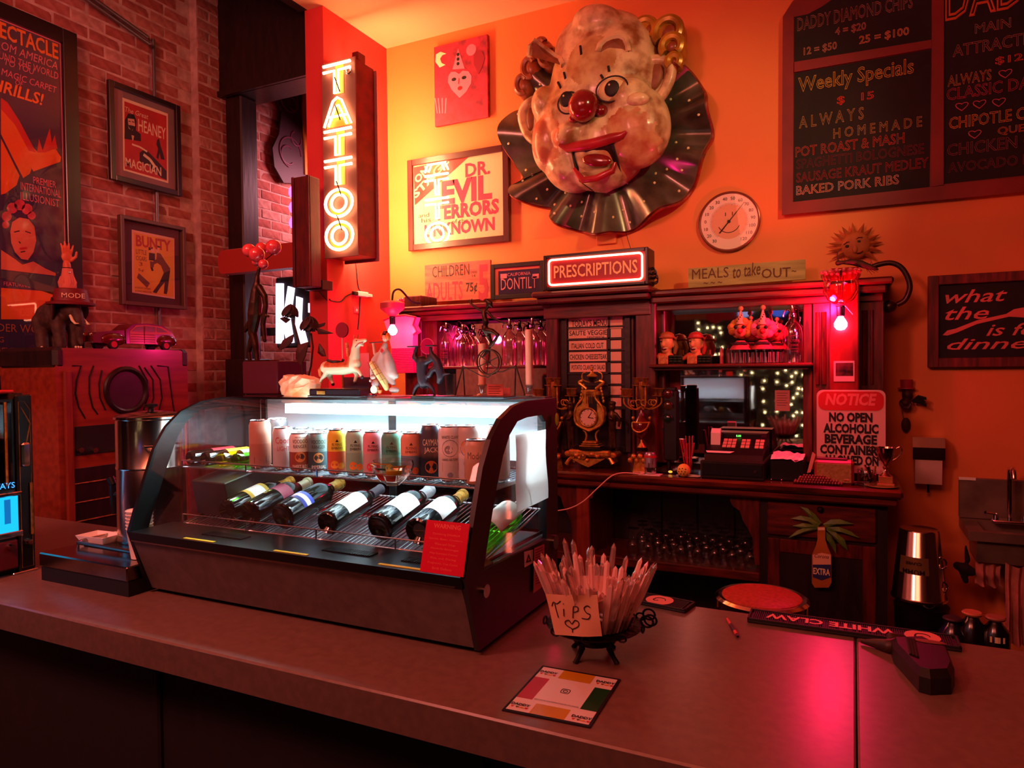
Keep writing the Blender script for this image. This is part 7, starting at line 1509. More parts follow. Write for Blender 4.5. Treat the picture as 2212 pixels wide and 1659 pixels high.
G(BLK).lathe([(2*q.m, 0), (8*q.m, 6*q.m), (9*q.m, 10*q.m), (0, 12*q.m)], 18, c=c_(1279, 826)).obj('urn', t); G(GOLD).lathe([(10*q.m, 0), (12*q.m, 2*q.m), (4*q.m, 8*q.m), (2*q.m, 13*q.m), (4*q.m, 16*q.m), (1*q.m, 20*q.m), (0, 22*q.m)], 18, c=c_(1279, 814)).obj('urn_lid', t)
for s_ in (-1, 1):
    G(GOLD).tube(smooth_pts([c_(1279+s_*6, 826), c_(1279+s_*20, 820), c_(1279+s_*21, 808), c_(1279+s_*13, 803)]), 1.4*q.m, 6).obj('urn_handle', t)
    G(GOLD).tube(smooth_pts([c_(1277+s_*10, 840), c_(1277+s_*20, 832), c_(1277+s_*26, 826), c_(1277+s_*18, 822)]), 3.2*q.m, 8).obj('eagle_scroll', t)
    for k in range(6): G(GOLD).sph(c_(1277+s_*(18+k*1.5), 832+k*7, .01), (3*q.m, 3*q.m, 4*q.m), 8, 5).obj('garland_leaf', t)
DB = mat('dark_cherub', '3a2214', .4, .5, c2='5a3a20', scale=20)
for s_, x0 in ((-1, 1232), (1, 1322)):
    g = G(DB); g.sph(c_(x0, 879), (8*q.m, 8*q.m, 9*q.m)); limbq(g, q, [(x0, 890, 6), (x0, 900, 8.5), (x0+s_*1, 915, 8), (x0+s_*1, 925, 7)]); limbq(g, q, [(x0-3, 925, 5), (x0-3, 945, 3.8), (x0-2, 966, 3)]); limbq(g, q, [(x0+4, 925, 5), (x0+5, 945, 3.8), (x0+7, 966, 3)])
    limbq(g, q, [(x0+s_*8, 894, 4), (x0+s_*17, 905, 3.5), (x0+s_*15, 920, 3)]); limbq(g, q, [(x0-s_*6, 894, 4), (x0-s_*1, 903, 3, -.03), (x0+s_*3, 905, 3, -.03)]); g.sph(c_(x0, 871), (9*q.m, 9*q.m, 5*q.m)); blob(g, 'cherub', t, .005, 1)
# candelabra
def candel(px, base, lab, full=True):
    q = Q('candelabrum', lab, 'candelabrum', px, base, 3.96, ZS, group='ornate candelabra on the serving top'); t = q.t; c = lambda x, y, d=0: q(px+x, y, d)
    g = G(GOLD); g.lathe([(22*q.m, 0), (20*q.m, 4*q.m), (17*q.m, 24*q.m), (18*q.m, 28*q.m), (0, 28*q.m)], 8, c=(0, 0, 0)); g.obj('base', t)
    for k in range(6): G(GOLD).sph(c(-20+k*7, 992-(k % 2)*8, -.04), (6*q.m, .02, 6*q.m), 10, 6).obj('ornament', t)
    G(BLK).cyl(c(0, 974), c(0, 968), 13*q.m, n=20).obj('plinth', t)
    G(GOLD).lathe([(10*q.m, 0), (3*q.m, 10*q.m), (2*q.m, 17*q.m), (0, 17*q.m)], 18, c=c(0, 966)).obj('foot', t)
    G(mat('urn_porcelain_red', '5a0c14', .15, coat=.8)).lathe([(3*q.m, 0), (12*q.m, 8*q.m), (17*q.m, 20*q.m), (18*q.m, 34*q.m), (14*q.m, 40*q.m), (6*q.m, 52*q.m), (4*q.m, 64*q.m), (0, 66*q.m)], 24, c=c(0, 949)).obj('urn', t)
    G(GOLD).torus(c(0, 912), 17.5*q.m, 2*q.m, 'z').obj('urn_band', t)
    G(GOLD).tube(smooth_pts([c(-18, 912, -.02), c(-14, 925, -.045), c(0, 932, -.055), c(14, 925, -.045), c(18, 912, -.02)]), 1.8*q.m, 6).obj('swag', t)
    for s_ in (-1, 1): G(GOLD).sph(c(s_*18, 903), 4*q.m, 10, 7).obj('mask', t)
    G(BRASS).lathe([(3*q.m, 0), (4*q.m, 20*q.m), (8*q.m, 42*q.m), (7*q.m, 55*q.m), (0, 56*q.m)], 14, c=c(2, 880)).obj('centre_stem', t)
    for k, (x, yt, d) in enumerate(((-34, 838, -.03), (-14, 815, .03), (10, 815, -.02), (40, 838, .02), (26, 838, .06), (-20, 838, -.07))):
        G(GOLD).tube(smooth_pts([c(0, 878), c(x*.5, 884, d*.5), c(x*1.0, 872, d), c(x, yt+14, d)]), 1.7*q.m, 6).obj('arm', t)
        G(GOLD).torus(c(x*.62, 870, d*.7), 6*q.m, 1.3*q.m, 'y', 16, 5, a1=5).obj('arm_scroll', t)
        G(BRASS).lathe([(10*q.m, -2*q.m), (10*q.m, -.5*q.m), (4*q.m, 0), (6*q.m, 2*q.m), (7*q.m, 12*q.m), (9*q.m, 14*q.m), (9*q.m, 15*q.m), (0, 13*q.m)], 16, c=c(x, yt+16, d)).obj('candle_cup', t)
candel(1386, 1012, 'ornate candelabrum with dark red urn right of the mantel clock')
candel(1196, 1004, 'ornate candelabrum half hidden behind the case, left of the mantel clock')
# toy traffic light
q = Q('toy_traffic_light', 'small dark toy traffic light on a post beside the mirror', 'toy', 1445, 1005, 3.98, ZS); t = q.t
G(mat('traffic_dark', '12100e', .4)).bbox(q(1430, 0).x, -.03, q(0, 925).z, q(1460, 0).x, .03, q(0, 838).z, .006).obj('housing', t); G(MT['traffic_dark']).prismY([(q(x, y).x, q(x, y).z) for x, y in ((1430, 926), (1460, 926), (1450, 942), (1440, 942))], -.025, .025).obj('taper', t)
G(MT['traffic_dark']).cyl((0, 0, .01), q(1445, 938), 4*q.m, n=12).obj('post', t); G(MT['traffic_dark']).bbox(-.06, -.05, 0, .05, .05, .018, .006).obj('foot', t); G(MT['traffic_dark']).bbox(q(1434, 0).x, -.025, q(0, 838).z, q(1456, 0).x, .025, q(0, 834).z, .003).obj('cap', t)
for y, c in ((851, '4a1410'), (876, '4a3010'), (904, '143018')):
    G(mat('lens_'+c, c, .15, coat=.7)).sph(q(1445, y, -.028), (10*q.m, .012, 10*q.m), 20, 10).obj('lens', t); G(MT['traffic_dark']).torus(q(1445, y, -.045), 11*q.m, .003, 'y', 20, 6, a0=-.2, a1=PI+.2).obj('visor', t)
G(glow('amber_lamp', (1, .35, .04), 1.6)).sph((.02, -.052, .012), (.012, .006, .007), 10, 6).obj('base_lamp', t)
# soda can on a coaster
q = Q('coaster', 'white square napkin coaster under the small soda can', 'coaster', 1405, 1021, 3.86, ZS); G(PAP).bbox(-.06, -.035, 0, .06, .045, .002, .0005).obj('napkin', q.t)
q = Q('drink_can', 'lone silver and red soda can standing on the serving top', 'can', 1405, 1020, 3.87, ZS+.002); t = q.t
al = MT['can_lid']; G(al).lathe([(.024, 0), (.03, .006), (.033, .012), (.033, .04)], 24).obj('base', t); g = G(mat('soda_silver', 'b0a8b0', .25, .6)).lathe([(.033, .04), (.033, .108), (.029, .118), (.027, .122), (0, .12)], 24); g.obj('body', t); G(RED).lathe([(.0334, .094), (.0334, .106), (.0296, .116)], 24).obj('red_band', t)
g = G(mat('soda_dark', '3a1a24', .4)); g.add([(.0336*math.sin(a), -.0336*math.cos(a), z) for a, z in ((-.7, .09), (0, .065), (.7, .09), (.7, .06), (0, .035), (-.7, .06))], [(0, 1, 4, 5), (1, 2, 3, 4)]); g.obj('chevron', t)
q = Q('cable_coil', 'white electric cable trailing from the serving top down to the left', 'cord', 1390, 1015, 3.84, ZS); g = G(mat('white_cable', 'e0a898', .5)); g.tube(smooth_pts([Vector(v_) for v_ in ((-.02, .01, .006), (.0, -.01, .006), (-.06, -.005, .006), (-.12, -.02, .006), (-.17, -.055, -.01))]+[q(1300, 1050, -.07), q(1270, 1078, -.08), q(1240, 1093, -.08), q(1205, 1099, -.08)]), .0035, 6); g.obj('cable', q.t)
G(mat('white_cable', 'e0a898', .5)).torus((-.03, .02, .006), .03, .0035, 'z', 20, 6).obj('loop', q.t)
# straws
q = Q('straw_bundle', 'bundle of coloured drinking straws standing in a clear cup beside the till', 'straws', 1487, 1000, 3.95, ZS); t = q.t
G(GLT).lathe([(.028, 0), (.034, .07), (.032, .07), (.026, .004), (0, .004)], 18).obj('cup', t)
for k in range(16): a = k*2.4; r = .02*((k*7 % 10)/10); b = Vector((r*math.cos(a), r*math.sin(a), .006)); c = ('c83040', '2a3a8a', 'a83028', 'b85060', '3a2a20')[k % 5]; G(mat('straw_'+c, c, .4)).cyl(b, b+Vector((.03*math.cos(a*1.7), .02*math.sin(a), .17+.02*(k % 3))), .0035, n=6).obj('straw', t)
q = Q('pickleball', 'pale yellow perforated plastic ball on the serving top', 'ball', 1477, 1020, 3.85, ZS); G(mat('ball_yellow', 'e8c050', .45)).sph((0, 0, .036), .036, 24, 16).obj('ball', q.t)
for (a, b) in ((-.5, .3), (0, .4), (.5, .3), (-.6, -.1), (-.1, -.05), (.4, -.1), (-.3, -.45), (.2, -.45)): G(INK).sph((.0355*math.sin(a)*math.cos(b), -.0355*math.cos(a)*math.cos(b), .036+.0355*math.sin(b)), .0035, 8, 5).obj('hole', q.t)
q = Q('napkin', 'crumpled pale napkin lying beside the yellow ball', 'napkin', 1497, 1020, 3.88, ZS); G(PAP).add([(-.04, -.03, .002), (.035, -.035, .004), (.05, .03, .002), (-.03, .04, .006), (0, 0, .012)], [(0, 1, 4), (1, 2, 4), (2, 3, 4), (3, 0, 4)]).obj('sheet', q.t)
q = Q('letter_opener', 'thin knife-like metal opener lying near the soda can', 'tool', 1450, 1018, 3.86, ZS); G(CHR).bbox(-.05, -.004, 0, .04, .004, .002, .001).obj('blade', q.t); G(BLK).bbox(.04, -.006, 0, .1, .006, .006, .002).obj('handle', q.t)
# cash register
q = Q('cash_register', 'black cash register with green digits and pale keys on the serving top', 'cash register', 1582, 1033, 3.86, ZS); t = q.t
w2 = (pY(1646, 1000, 3.86).x-pY(1508, 1000, 3.86).x)/2; hd = q(1508, 992).z
RG = mat('register_black', '16120f', .4); G(RG).bbox(-w2, -.02, 0, w2, .38, hd, .006).obj('drawer_unit', t); G(BLK).bbox(-w2+.01, -.026, .02, w2-.01, -.02, hd-.012, .003).obj('drawer_front', t); G(CHR).cyl((w2*.72, -.026, hd*.5), (w2*.72, -.03, hd*.5), .009, n=14).obj('lock', t)
top = q(1582, 942).z; g = G(RG); g.prismX([(-.005, hd), (.02, hd+.03), (.18, top-.02), (.2, top), (.34, top), (.34, hd)], -w2+.02, w2-.012); g.obj('console', t)
sl = lambda u, v_, e=.002: Vector((u, .02+.16*v_-e*.6, hd+.03+(top-.05-hd)*v_+e))
for r_ in range(3):
    for c in range(9):
        if c in (3, 6): continue
        u = -w2+.10+c*.024; v_ = .35+r_*.17; A = [sl(u, v_), sl(u+.02, v_), sl(u+.02, v_+.13), sl(u, v_+.13)]; B = [p+Vector((0, -.002, .004)) for p in A]; G(mat('key_pale', 'd0a888', .5)).add(A+B, [(4, 5, 6, 7), (0, 1, 5, 4), (1, 2, 6, 5), (2, 3, 7, 6), (3, 0, 4, 7)]).obj('key', t)
g = G(BLK); g.bbox(-w2+.09, .175, top-.025, w2-.04, .185, top-.003, .002); g.obj('display', t); G(glow('green_digits', (.15, 1, .1), 3)).text('0.00', w2*.05, top-.020, h=.011, M=Matrix(((1, 0, 0, 0), (0, 0, -1, .174), (0, 1, 0, 0), (0, 0, 0, 1)))).obj('digits', t)
g = G(PAP); g.prismX([(.10, hd+.06), (.105, top+.005), (.13, top+.028), (.15, top+.02), (.14, top+.015), (.12, hd+.1)], -w2+.035, -w2+.085); g.obj('receipt', t)
G(PAP).add([sl(-w2+.03, .02, .006), sl(-w2+.15, .02, .006), sl(-w2+.17, .12, .006), sl(-w2+.02, .12, .006)], [(0, 1, 2, 3)]).obj('paper_slip', t)
for x in (-w2+.03, w2-.05): G(RUB).cyl((x, 0, 0), (x, 0, .001), .01, n=10).obj('foot', t)
# black receipt box with crumpled papers
q = Q('paper_box', 'black box with crumpled white papers on top, right of the cash register', 'box', 1700, 1034, 3.90, ZS); t = q.t; a, b = q(1662, 992), q(1738, 1034); G(BLK).bbox(a.x, 0, 0, b.x, .22, a.z, .006).obj('box', t)
n = 9; v = []; rnd = random.Random(5)
for j in range(5):
    for i in range(n): v.append((a.x+.006+(b.x-a.x-.012)*i/(n-1), .005+.2*j/4-(.008 if j == 0 else 0), a.z+.003+(rnd.uniform(-.012, .004) if j == 0 else rnd.uniform(.004, .022))))
G(PAP).add(v, [(j*n+i, j*n+i+1, (j+1)*n+i+1, (j+1)*n+i) for j in range(4) for i in range(n-1)]).obj('papers', t)
for x in (a.x+.01, a.x+.06): G(CHR).sph((x, -.006, .006), .005, 8, 5).obj('screw', t)
# glossy beads, paper slip, radio, pens, jar, trophy, plate
q = Q('bead_tray', 'low clear tray heaped with shiny brown-pink round beads', 'beads', 1755, 1043, 3.86, ZS); t = q.t
a, b = q(1712, 0).x, q(1806, 0).x; G(GLT).bbox(a, -.03, 0, b, .06, .004, .002).obj('tray', t)
g = G(mat('bead_brown', '8a4038', .12, coat=.9, c2='6a2a24', scale=9)); rnd = random.Random(2)
for r_ in range(4):
    for i in range(17-3*r_):
        for j in range(4-r_): g.sph((a+.008+(i+.5*(r_ % 2))*.0135+r_*.012, -.02+j*.016+r_*.006, .0105+r_*.0105), .0065, 8, 6)
g.obj('beads', t, kind='stuff')
q = Q('paper_slip', 'upright white folded paper slip stuck behind the beads', 'paper', 1748, 1020, 3.93, ZS); P_ = [q(*p_) for p_ in ((1743, 1022), (1751, 1020), (1762, 982), (1755, 976))]; G(mat('slip_pink', 'e09088', .6)).prismY([(p.x, max(p.z, 0)) for p in P_], -.001, .001).obj('slip', q.t)
q = Q('retro_radio', 'cream retro tabletop radio with a red top edge in front of the notice sign', 'radio', 1802, 1032, 3.88, ZS); t = q.t; a, b = q(1759, 992), q(1845, 1032)
G(mat('radio_case', 'a03028', .35)).bbox(a.x, 0, 0, b.x, .07, a.z, .014).obj('case', t); G(mat('radio_grille', 'b88a58', .8, c2='986c40', scale=90)).bbox(a.x+.012, -.004, .012, b.x-.012, .0, a.z-.018, .006).obj('grille', t); G(MAR).bbox(a.x+.01, .01, a.z, b.x-.03, .05, a.z+.008, .003).obj('top_strip', t); G(BRASS).bbox(b.x-.045, -.006, .02, b.x-.02, -.004, .028, .001).obj('badge', t)
q = Q('glass_jar', 'clear glass jar holding small keys and trinkets left of the trophy', 'jar', 1872, 1033, 3.90, ZS); t = q.t; G(GLT).lathe([(.042, 0), (.044, .004), (.044, .08), (.04, .085), (.038, .08), (.04, .006), (0, .005)], 20).obj('jar', t)
rnd = random.Random(6)
for k in range(14): g = G((IRON, BRASS, CHR, INK)[k % 4]); p = Vector((rnd.uniform(-.025, .025), rnd.uniform(-.025, .025), rnd.uniform(.01, .05))); d = Vector((rnd.uniform(-.02, .02), rnd.uniform(-.02, .02), rnd.uniform(.02, .07))); g.tube([p, p+d*.5+Vector((.006, 0, 0)), p+d], [.004, .003, .005], 6); g.obj('trinket', t)
q = Q('trophy_cup', 'small two-handled brass trophy cup on a square base at the end of the serving top', 'trophy', 1913, 1040, 3.90, ZS+.008); t = q.t; k = (q(1913, 962).z)/.19
g = G(mat('trophy_metal', 'c09080', .18, 1)); g.lathe([(.028, .045), (.026, .05), (.012, .06), (.008, .075), (.014, .085), (.008, .092), (.012, .105), (.03, .125), (.04, .165), (.043, .18), (.04, .18), (.036, .165), (.02, .125), (0, .12)], 28); g.obj('cup', t)
for s_ in (-1, 1): G(MT['trophy_metal']).tube(smooth_pts([(s_*.038, 0, .172), (s_*.06, 0, .185), (s_*.068, 0, .165), (s_*.05, 0, .135), (s_*.024, 0, .118)]), .003, 8).obj('handle', t)
G(mat('trophy_stone', '9a5a30', .4, c2='b87840', scale=12)).bbox(-.03, -.03, .012, .03, .03, .045, .002).bbox(-.037, -.037, 0, .037, .037, .012, .002).obj('plinth', t)
t.scale = (k, k, k)
q = Q('plate', 'flat olive round plate under the trophy cup', 'plate', 1905, 1044, 3.90, ZS); G(mat('plate_olive', '8a7a3a', .4)).lathe([(.05, 0), (.075, .005), (.076, .0075), (.0, .006)], 28).obj('plate', q.t)
for (x0, y0, x1, y1, c, lab) in ((1800, 1041, 1860, 1047, '1a0c0c', 'black pen lying in front of the retro radio'), (1843, 1041, 1880, 1042, 'c89080', 'pale pencil lying in front of the glass jar')):
    a, b = pZ(x0, y0, ZS+.004), pZ(x1, y1, ZS+.004); t = thing('pen', lab, 'pen', a); G(mat('pen_'+c, c, .4)).cyl((0, 0, 0), b-a, .004, n=8).obj('barrel', t); G(MT['pen_'+c]).cyl(b-a, (b-a)*1.08, .004, .001, 8).obj('tip', t)
# =================== under the serving top ===================
zl_ = zsh+.0005
def wineglass(x, y, k=0, lab=''):
    if k == 0:
        t = thing('wine_glass', lab, 'glass', (x, y, zl_), group='upturned glasses on the lower shelf of the back bar')
        G(GLT).lathe([(.030, .0), (.038, .03), (.040, .055), (.030, .085), (.008, .1), (.004, .105), (.004, .15), (.03, .158), (.034, .16), (.0, .1605)], 16).obj('glass', t); wineglass.p = t
    else: dup(wineglass.p, (x, y, zl_), label=lab)
k = 0
xg0 = pY(1355, 1200, 4.0).x
for j in range(4):
    for i in range(9):
        x = xg0+.05+i*.093+(j % 2)*.03
        if x < xb2-.05: wineglass(x, 3.96+j*.1, k, 'upturned stemmed glass, %s from the left in the %s row on the dark shelf' % (ORD[i], ('front', 'second', 'third', 'back')[j])); k += 1
xg = pY(1275, 1100, 4.2).x
q = Q('bottle', 'tall bottle with red lower band standing in the dark left of the glasses', 'bottle', 1274, 1168, 4.15, zl_); H = q(1274, 1075).z; G(mat('bottle_pale', 'b08878', .5, c2='6a2a2a', scale=60)).lathe([(9*q.m, .08), (9*q.m, H*.72), (4*q.m, H*.85), (3.5*q.m, H)], 20).obj('glass', q.t); G(RED).lathe([(9.3*q.m, 0), (9.3*q.m, .08), (0, .081)], 20).obj('red_band', q.t)
# wooden beer bottle ornament with palm leaves on cupboard door
q = Q('palm_bottle_sign', 'painted wooden beer bottle with green palm leaves fixed to the cupboard door', 'sign', 1773, 1270, 3.845); t = q.t
WB = mat('bottle_amber_paint', 'b0682c', .45, c2='98541c', scale=6)
g = G(WB).prismY([(q(x, y).x, q(x, y).z) for x, y in ((1766, 1138), (1783, 1138), (1783, 1165), (1788, 1180), (1796, 1198), (1796, 1258), (1790, 1268), (1760, 1268), (1754, 1258), (1754, 1198), (1762, 1180), (1766, 1165))], -.012, .012); g.obj('bottle', t)
def slab(L, m__, y0_, y1_, nm): G(m__).prismY([(q(x, y).x, q(x, y).z) for x, y in L], y0_, y1_).obj(nm, t)
slab([(1756, 1197), (1775, 1193), (1795, 1197), (1795, 1218), (1756, 1218)], mat('label_cream', 'e0b090', .6), -.0145, -.012, 'label'); slab([(1756, 1218), (1795, 1218), (1795, 1245), (1775, 1252), (1756, 1245)], mat('label_navy', '1c2a6a', .6), -.0145, -.012, 'label_lower'); slab([(1767, 1138), (1782, 1138), (1782, 1144), (1767, 1144)], CREAM, -.014, -.012, 'cap')
g = G(CREAM); a = q(1775, 1240); g.text('EXTRA', a.x, a.z, h=14*q.m, w=33*q.m, bold=.03, M=Matrix(((1, 0, 0, 0), (0, 0, -1, -.0148), (0, 1, 0, 0), (0, 0, 0, 1)))); g.m(MAR); a = q(1775, 1204); g.text('Corona', a.x, a.z, h=8*q.m, w=28*q.m, shear=.3, M=Matrix(((1, 0, 0, 0), (0, 0, -1, -.0148), (0, 1, 0, 0), (0, 0, 0, 1)))); g.obj('lettering', t)
PL = mat('palm_green', '3a6a20', .5, c2='6a8a30', scale=14)
for L in ([(1728, 1094), (1745, 1098), (1762, 1112), (1776, 1130), (1768, 1132), (1748, 1115)], [(1708, 1120), (1730, 1114), (1752, 1118), (1772, 1132), (1765, 1138), (1740, 1124)], [(1703, 1162), (1722, 1146), (1745, 1138), (1768, 1138), (1764, 1144), (1735, 1152)], [(1712, 1136), (1735, 1130), (1770, 1136), (1765, 1142), (1738, 1142)],
          [(1778, 1132), (1795, 1122), (1815, 1122), (1844, 1132), (1820, 1132), (1800, 1136), (1784, 1140)], [(1784, 1138), (1812, 1138), (1838, 1148), (1856, 1162), (1835, 1156), (1808, 1148), (1786, 1146)], [(1784, 1144), (1806, 1150), (1825, 1166), (1832, 1190), (1815, 1176), (1798, 1158)], [(1784, 1148), (1796, 1158), (1806, 1178), (1806, 1196), (1796, 1180), (1786, 1166)]):
    pts = [q(x, y) for x, y in L]; c = sum(pts, Vector())/len(pts); n = len(pts); G(PL).add([(p.x, -.002, p.z) for p in pts]+[(c.x, -.014, c.z)]+[(p.x, .006, p.z) for p in pts], [(i, (i+1) % n, n) for i in range(n)]+[tuple(range(n+1, 2*n+1))]+[(i, n+1+i, n+1+(i+1) % n, (i+1) % n) for i in range(n)]).obj('palm_leaf', t)
# =================== stool, bucket, sink, towels, bottles ===================
sz = .80; s_ = pZ(1645, 1283, sz); t = thing('bar_stool', 'round chrome-rimmed stool with a speckled orange-red seat behind the counter', 'stool', (s_.x, s_.y, 0)); rS = .19
G(mat('seat_vinyl', 'c85030', .5, c2='a83c24', scale=60)).lathe([(rS*.84, 0), (rS*.84, .008), (rS*.78, .014), (0, .016)], 40, c=(0, 0, sz-.016)).obj('seat', t); G(CHR).lathe([(rS*.95, -.045), (rS, -.04), (rS, -.008), (rS*.93, .002), (rS*.84, .0), (rS*.84, -.045)], 40, c=(0, 0, sz-.01)).obj('rim', t)
for k in range(4): a = PI/4+k*PI/2; G(CHR).cyl((rS*.8*math.cos(a), rS*.8*math.sin(a), sz-.05), (rS*1.15*math.cos(a), rS*1.15*math.sin(a), 0), .012, n=10).obj('leg', t)
G(CHR).torus((0, 0, .25), rS*1.02, .009, 'z').obj('foot_ring', t)
# ice bucket upside down
q = Q('wine_bucket', 'tall upturned polished wine bucket with ring handles under the soap dispenser', 'bucket', 1985, 1300, 3.98); t = q.t; za = q(1985, 1142).z; zb_ = q(1985, 1290).z
tr = 38*q.m; br = 52*q.m; G(MS).lathe([(br*1.04, zb_), (br*1.04, zb_+.01), (br, zb_+.015), (tr, za-.006), (tr*.95, za), (tr*.7, za-.004), (0, za-.004)], 36).obj('body', t)
for (x, y) in ((2028, 1212), (2030, 1262), (2004, 1295)): c = q(x, y, -.05); G(CHR).torus(c, 12*q.m, 2*q.m, 'y', 20, 6).obj('ring', t); G(CHR).sph(c+Vector((0, 0, 12*q.m)), 4*q.m, 10, 6).obj('knob', t)
g = G(mat('plaque_gold', '9a7a50', .3, .6)); r0 = tr+(br-tr)*.55; v = []
for k in range(9):
    a = -.95+k*.16
    for f_ in (.36, .60): rr_ = tr+(br-tr)*f_+.002; v.append((rr_*math.sin(a), -rr_*math.cos(a), za+(zb_-za)*f_))
g.add(v, [(2*k, 2*k+1, 2*k+3, 2*k+2) for k in range(8)], True).obj('plaque', t)
g = G(INK); M_ = Matrix.Rotation(PI, 4, 'Y')
for s2, z, h_, w_ in (('CUVEE', za+(zb_-za)*.42, .014, .07), ('MUMM', za+(zb_-za)*.53, .024, .10)):
    b0 = len(g.v); g.text(s2, 0, 0, h=h_, w=w_, bold=.02)
    for i in range(b0, len(g.v)): x, y, _ = g.v[i]; rr_ = tr+(br-tr)*.48+.006; a = -x/rr_-.3; g.v[i] = (rr_*math.sin(a), -rr_*math.cos(a), z-y)
g.obj('lettering', t)
q = Q('wine_bucket', 'dark lower bucket beneath the upturned polished wine bucket', 'bucket', 1990, 1385, 3.98, 0); z1_ = pY(1985, 1305, 3.98).z; G(IRON).lathe([(.09, 0), (.12, z1_-.01), (.122, z1_), (.11, z1_), (0, z1_-.01)], 28).obj('body', q.t)
# sink
q = Q('hand_sink', 'small steel wall-hung hand sink with a gooseneck tap at the right edge', 'sink', 2150, 1160, 4.39); t = q.t
x0_, z1_ = uY(2070, 1030, 4.39); zb_ = uY(2072, 1118, 4.36)[1]; X1 = x0_+.48; ST_ = mat('sink_steel', '9a8878', .38, .6, c2='7c6c60', scale=8)
yf = 4.02; zf = pY(2098, 1155, yf).z
G(ST_).bbox(x0_, 4.36, zb_, X1, 4.39, z1_, .004).obj('backsplash', t, W=True)
o = [(x0_, 4.36), (x0_, yf), (X1, yf), (X1, 4.36)]; i_ = [(x0_+.07, 4.30), (x0_+.07, yf+.05), (X1-.07, yf+.05), (X1-.07, 4.30)]; zt_s = zb_
v = [(x, y, zt_s) for x, y in o]+[(x, y, zt_s) for x, y in i_]+[(x+(.03 if x < x0_+.1 else -.03), y, zt_s-.12) for x, y in i_]+[(x, y, zt_s-.045) for x, y in o]
f = [(k, (k+1) % 4, 4+(k+1) % 4, 4+k) for k in range(4)]+[(4+k, 4+(k+1) % 4, 8+(k+1) % 4, 8+k) for k in range(4)]+[(8, 9, 10, 11)]+[(k, 12+k, 12+(k+1) % 4, (k+1) % 4) for k in range(4)]; G(ST_).add(v, f).obj('basin_top', t, W=True)
G(ST_).prismX([(4.33, zt_s-.045), (yf+.03, zt_s-.045), (yf+.06, zt_s-.16), (4.3, zt_s-.16)], x0_+.04, X1-.04).obj('bowl', t, W=True)
fx = pY(2182, 1100, 4.26).x; G(CHR).bbox(fx-.08, 4.22, zt_s+.01, fx+.08, 4.30, zt_s+.025, .006).cyl((fx-.06, 4.27, zt_s-.0), (fx-.06, 4.27, zt_s+.012), .01).cyl((fx+.06, 4.27, zt_s), (fx+.06, 4.27, zt_s+.012), .01).obj('tap_base', t, W=True)
zq = pY(2182, 1010, 4.26).z; G(CHR).tube(smooth_pts([(fx, 4.27, zt_s+.02), (fx, 4.27, zt_s+.12), (fx, 4.27, zq-.03), (fx, 4.24, zq), (fx, 4.19, zq-.005), (fx+.0, 4.17, zq-.045)]), .013, 10).obj('spout', t, W=True)
for s2 in (-1, 1): G(CHR).cyl((fx+s2*.06, 4.26, zt_s+.024), (fx+s2*.06, 4.26, zt_s+.05), .013, n=12).tube([(fx+s2*.06, 4.26, zt_s+.05), (fx+s2*.11, 4.22, zt_s+.062)], .007, 8).obj('tap_handle', t, W=True)
pap('label_strip', 'thin white printed label on top of the sink backsplash', 4.355, 2071, 1030, 2108, 1038, PAP, 'label')
def cloth(name, lab, px0, py0, px1, py1, Y, m_, seed, n=14):
    q = Q(name, lab, 'towel', (px0+px1)/2, py0, Y); a, b = q(px0, py0), q(px1, py1); rnd = random.Random(seed); v = []
    for j in range(n+1):
        for i in range(n+1): u, w_ = i/n, j/n; v.append((a.x+(b.x-a.x)*u*(1-.15*math.sin(w_*3)), .025*math.sin(u*15+seed)*(.3+w_)+.01*math.sin(w_*9), a.z+(b.z-a.z)*w_-.02*math.sin(u*PI)*(1-w_)))
    G(m_).add(v, [(j*(n+1)+i, j*(n+1)+i+1, (j+1)*(n+1)+i+1, (j+1)*(n+1)+i) for j in range(n) for i in range(n)], True).obj('cloth', q.t)
TW = mat('towel_rose', 'b87868', .9, c2='a86858', scale=30)
cloth('towel', 'crumpled pinkish cloth hanging under the left of the sink', 2108, 1205, 2168, 1270, 4.1, TW, 1); cloth('towel', 'long pinkish towel hanging below the sink at the right edge', 2172, 1215, 2225, 1400, 4.05, TW, 3)
q = Q('glove', 'dark crumpled glove hanging beside the pinkish cloth under the sink', 'glove', 2085, 1225, 4.12)
g = G(mat('dark_cloth', '120a0c', .9)); rnd = random.Random(8); limbq(g, q, [(2068, 1222, 9), (2085, 1228, 12), (2098, 1235, 10)]); limbq(g, q, [(2080, 1235, 8), (2086, 1255, 6)]); limbq(g, q, [(2090, 1210, 6), (2086, 1180, 3)]); blob(g, 'cloth', q.t, .006, 3)
for (px, py, lab, c, cap) in ((2100, 1390, 'squat dark bottle with a tan wooden lid beyond the counter end', '0e0a0c', 'b07048'), (2150, 1400, 'black bottle with a bright label beyond the counter end', '0c0a0e', '8a5a40'), (2058, 1385, 'short dark blue jar beyond the counter end', '141a30', '2a1a20')):
    q = Q('bottle', lab, 'bottle', px, py, 3.6, None); zz = .0; zt3 = q(px, py-62 if px != 2058 else py-45).z; base_z = q.o.z-.25
    G(mat('pot_'+c, c, .2, coat=.5)).lathe([(.05, -.25), (.055, -.24), (.055, zt3-.05), (.03, zt3-.02), (.02, zt3)], 20).obj('body', q.t); G(mat('cap_'+cap, cap, .6)).lathe([(.035, 0), (.04, .008), (.035, .014), (0, .015)], 18, c=(0, 0, zt3)).obj('lid', q.t)
    if px == 2150: G(CREAM).add([(.056*math.sin(a), -.056*math.cos(a), z) for a in (-.5, 0, .5) for z in (zt3-.085, zt3-.06)], [(0, 2, 3, 1), (2, 4, 5, 3)]).obj('label', q.t)
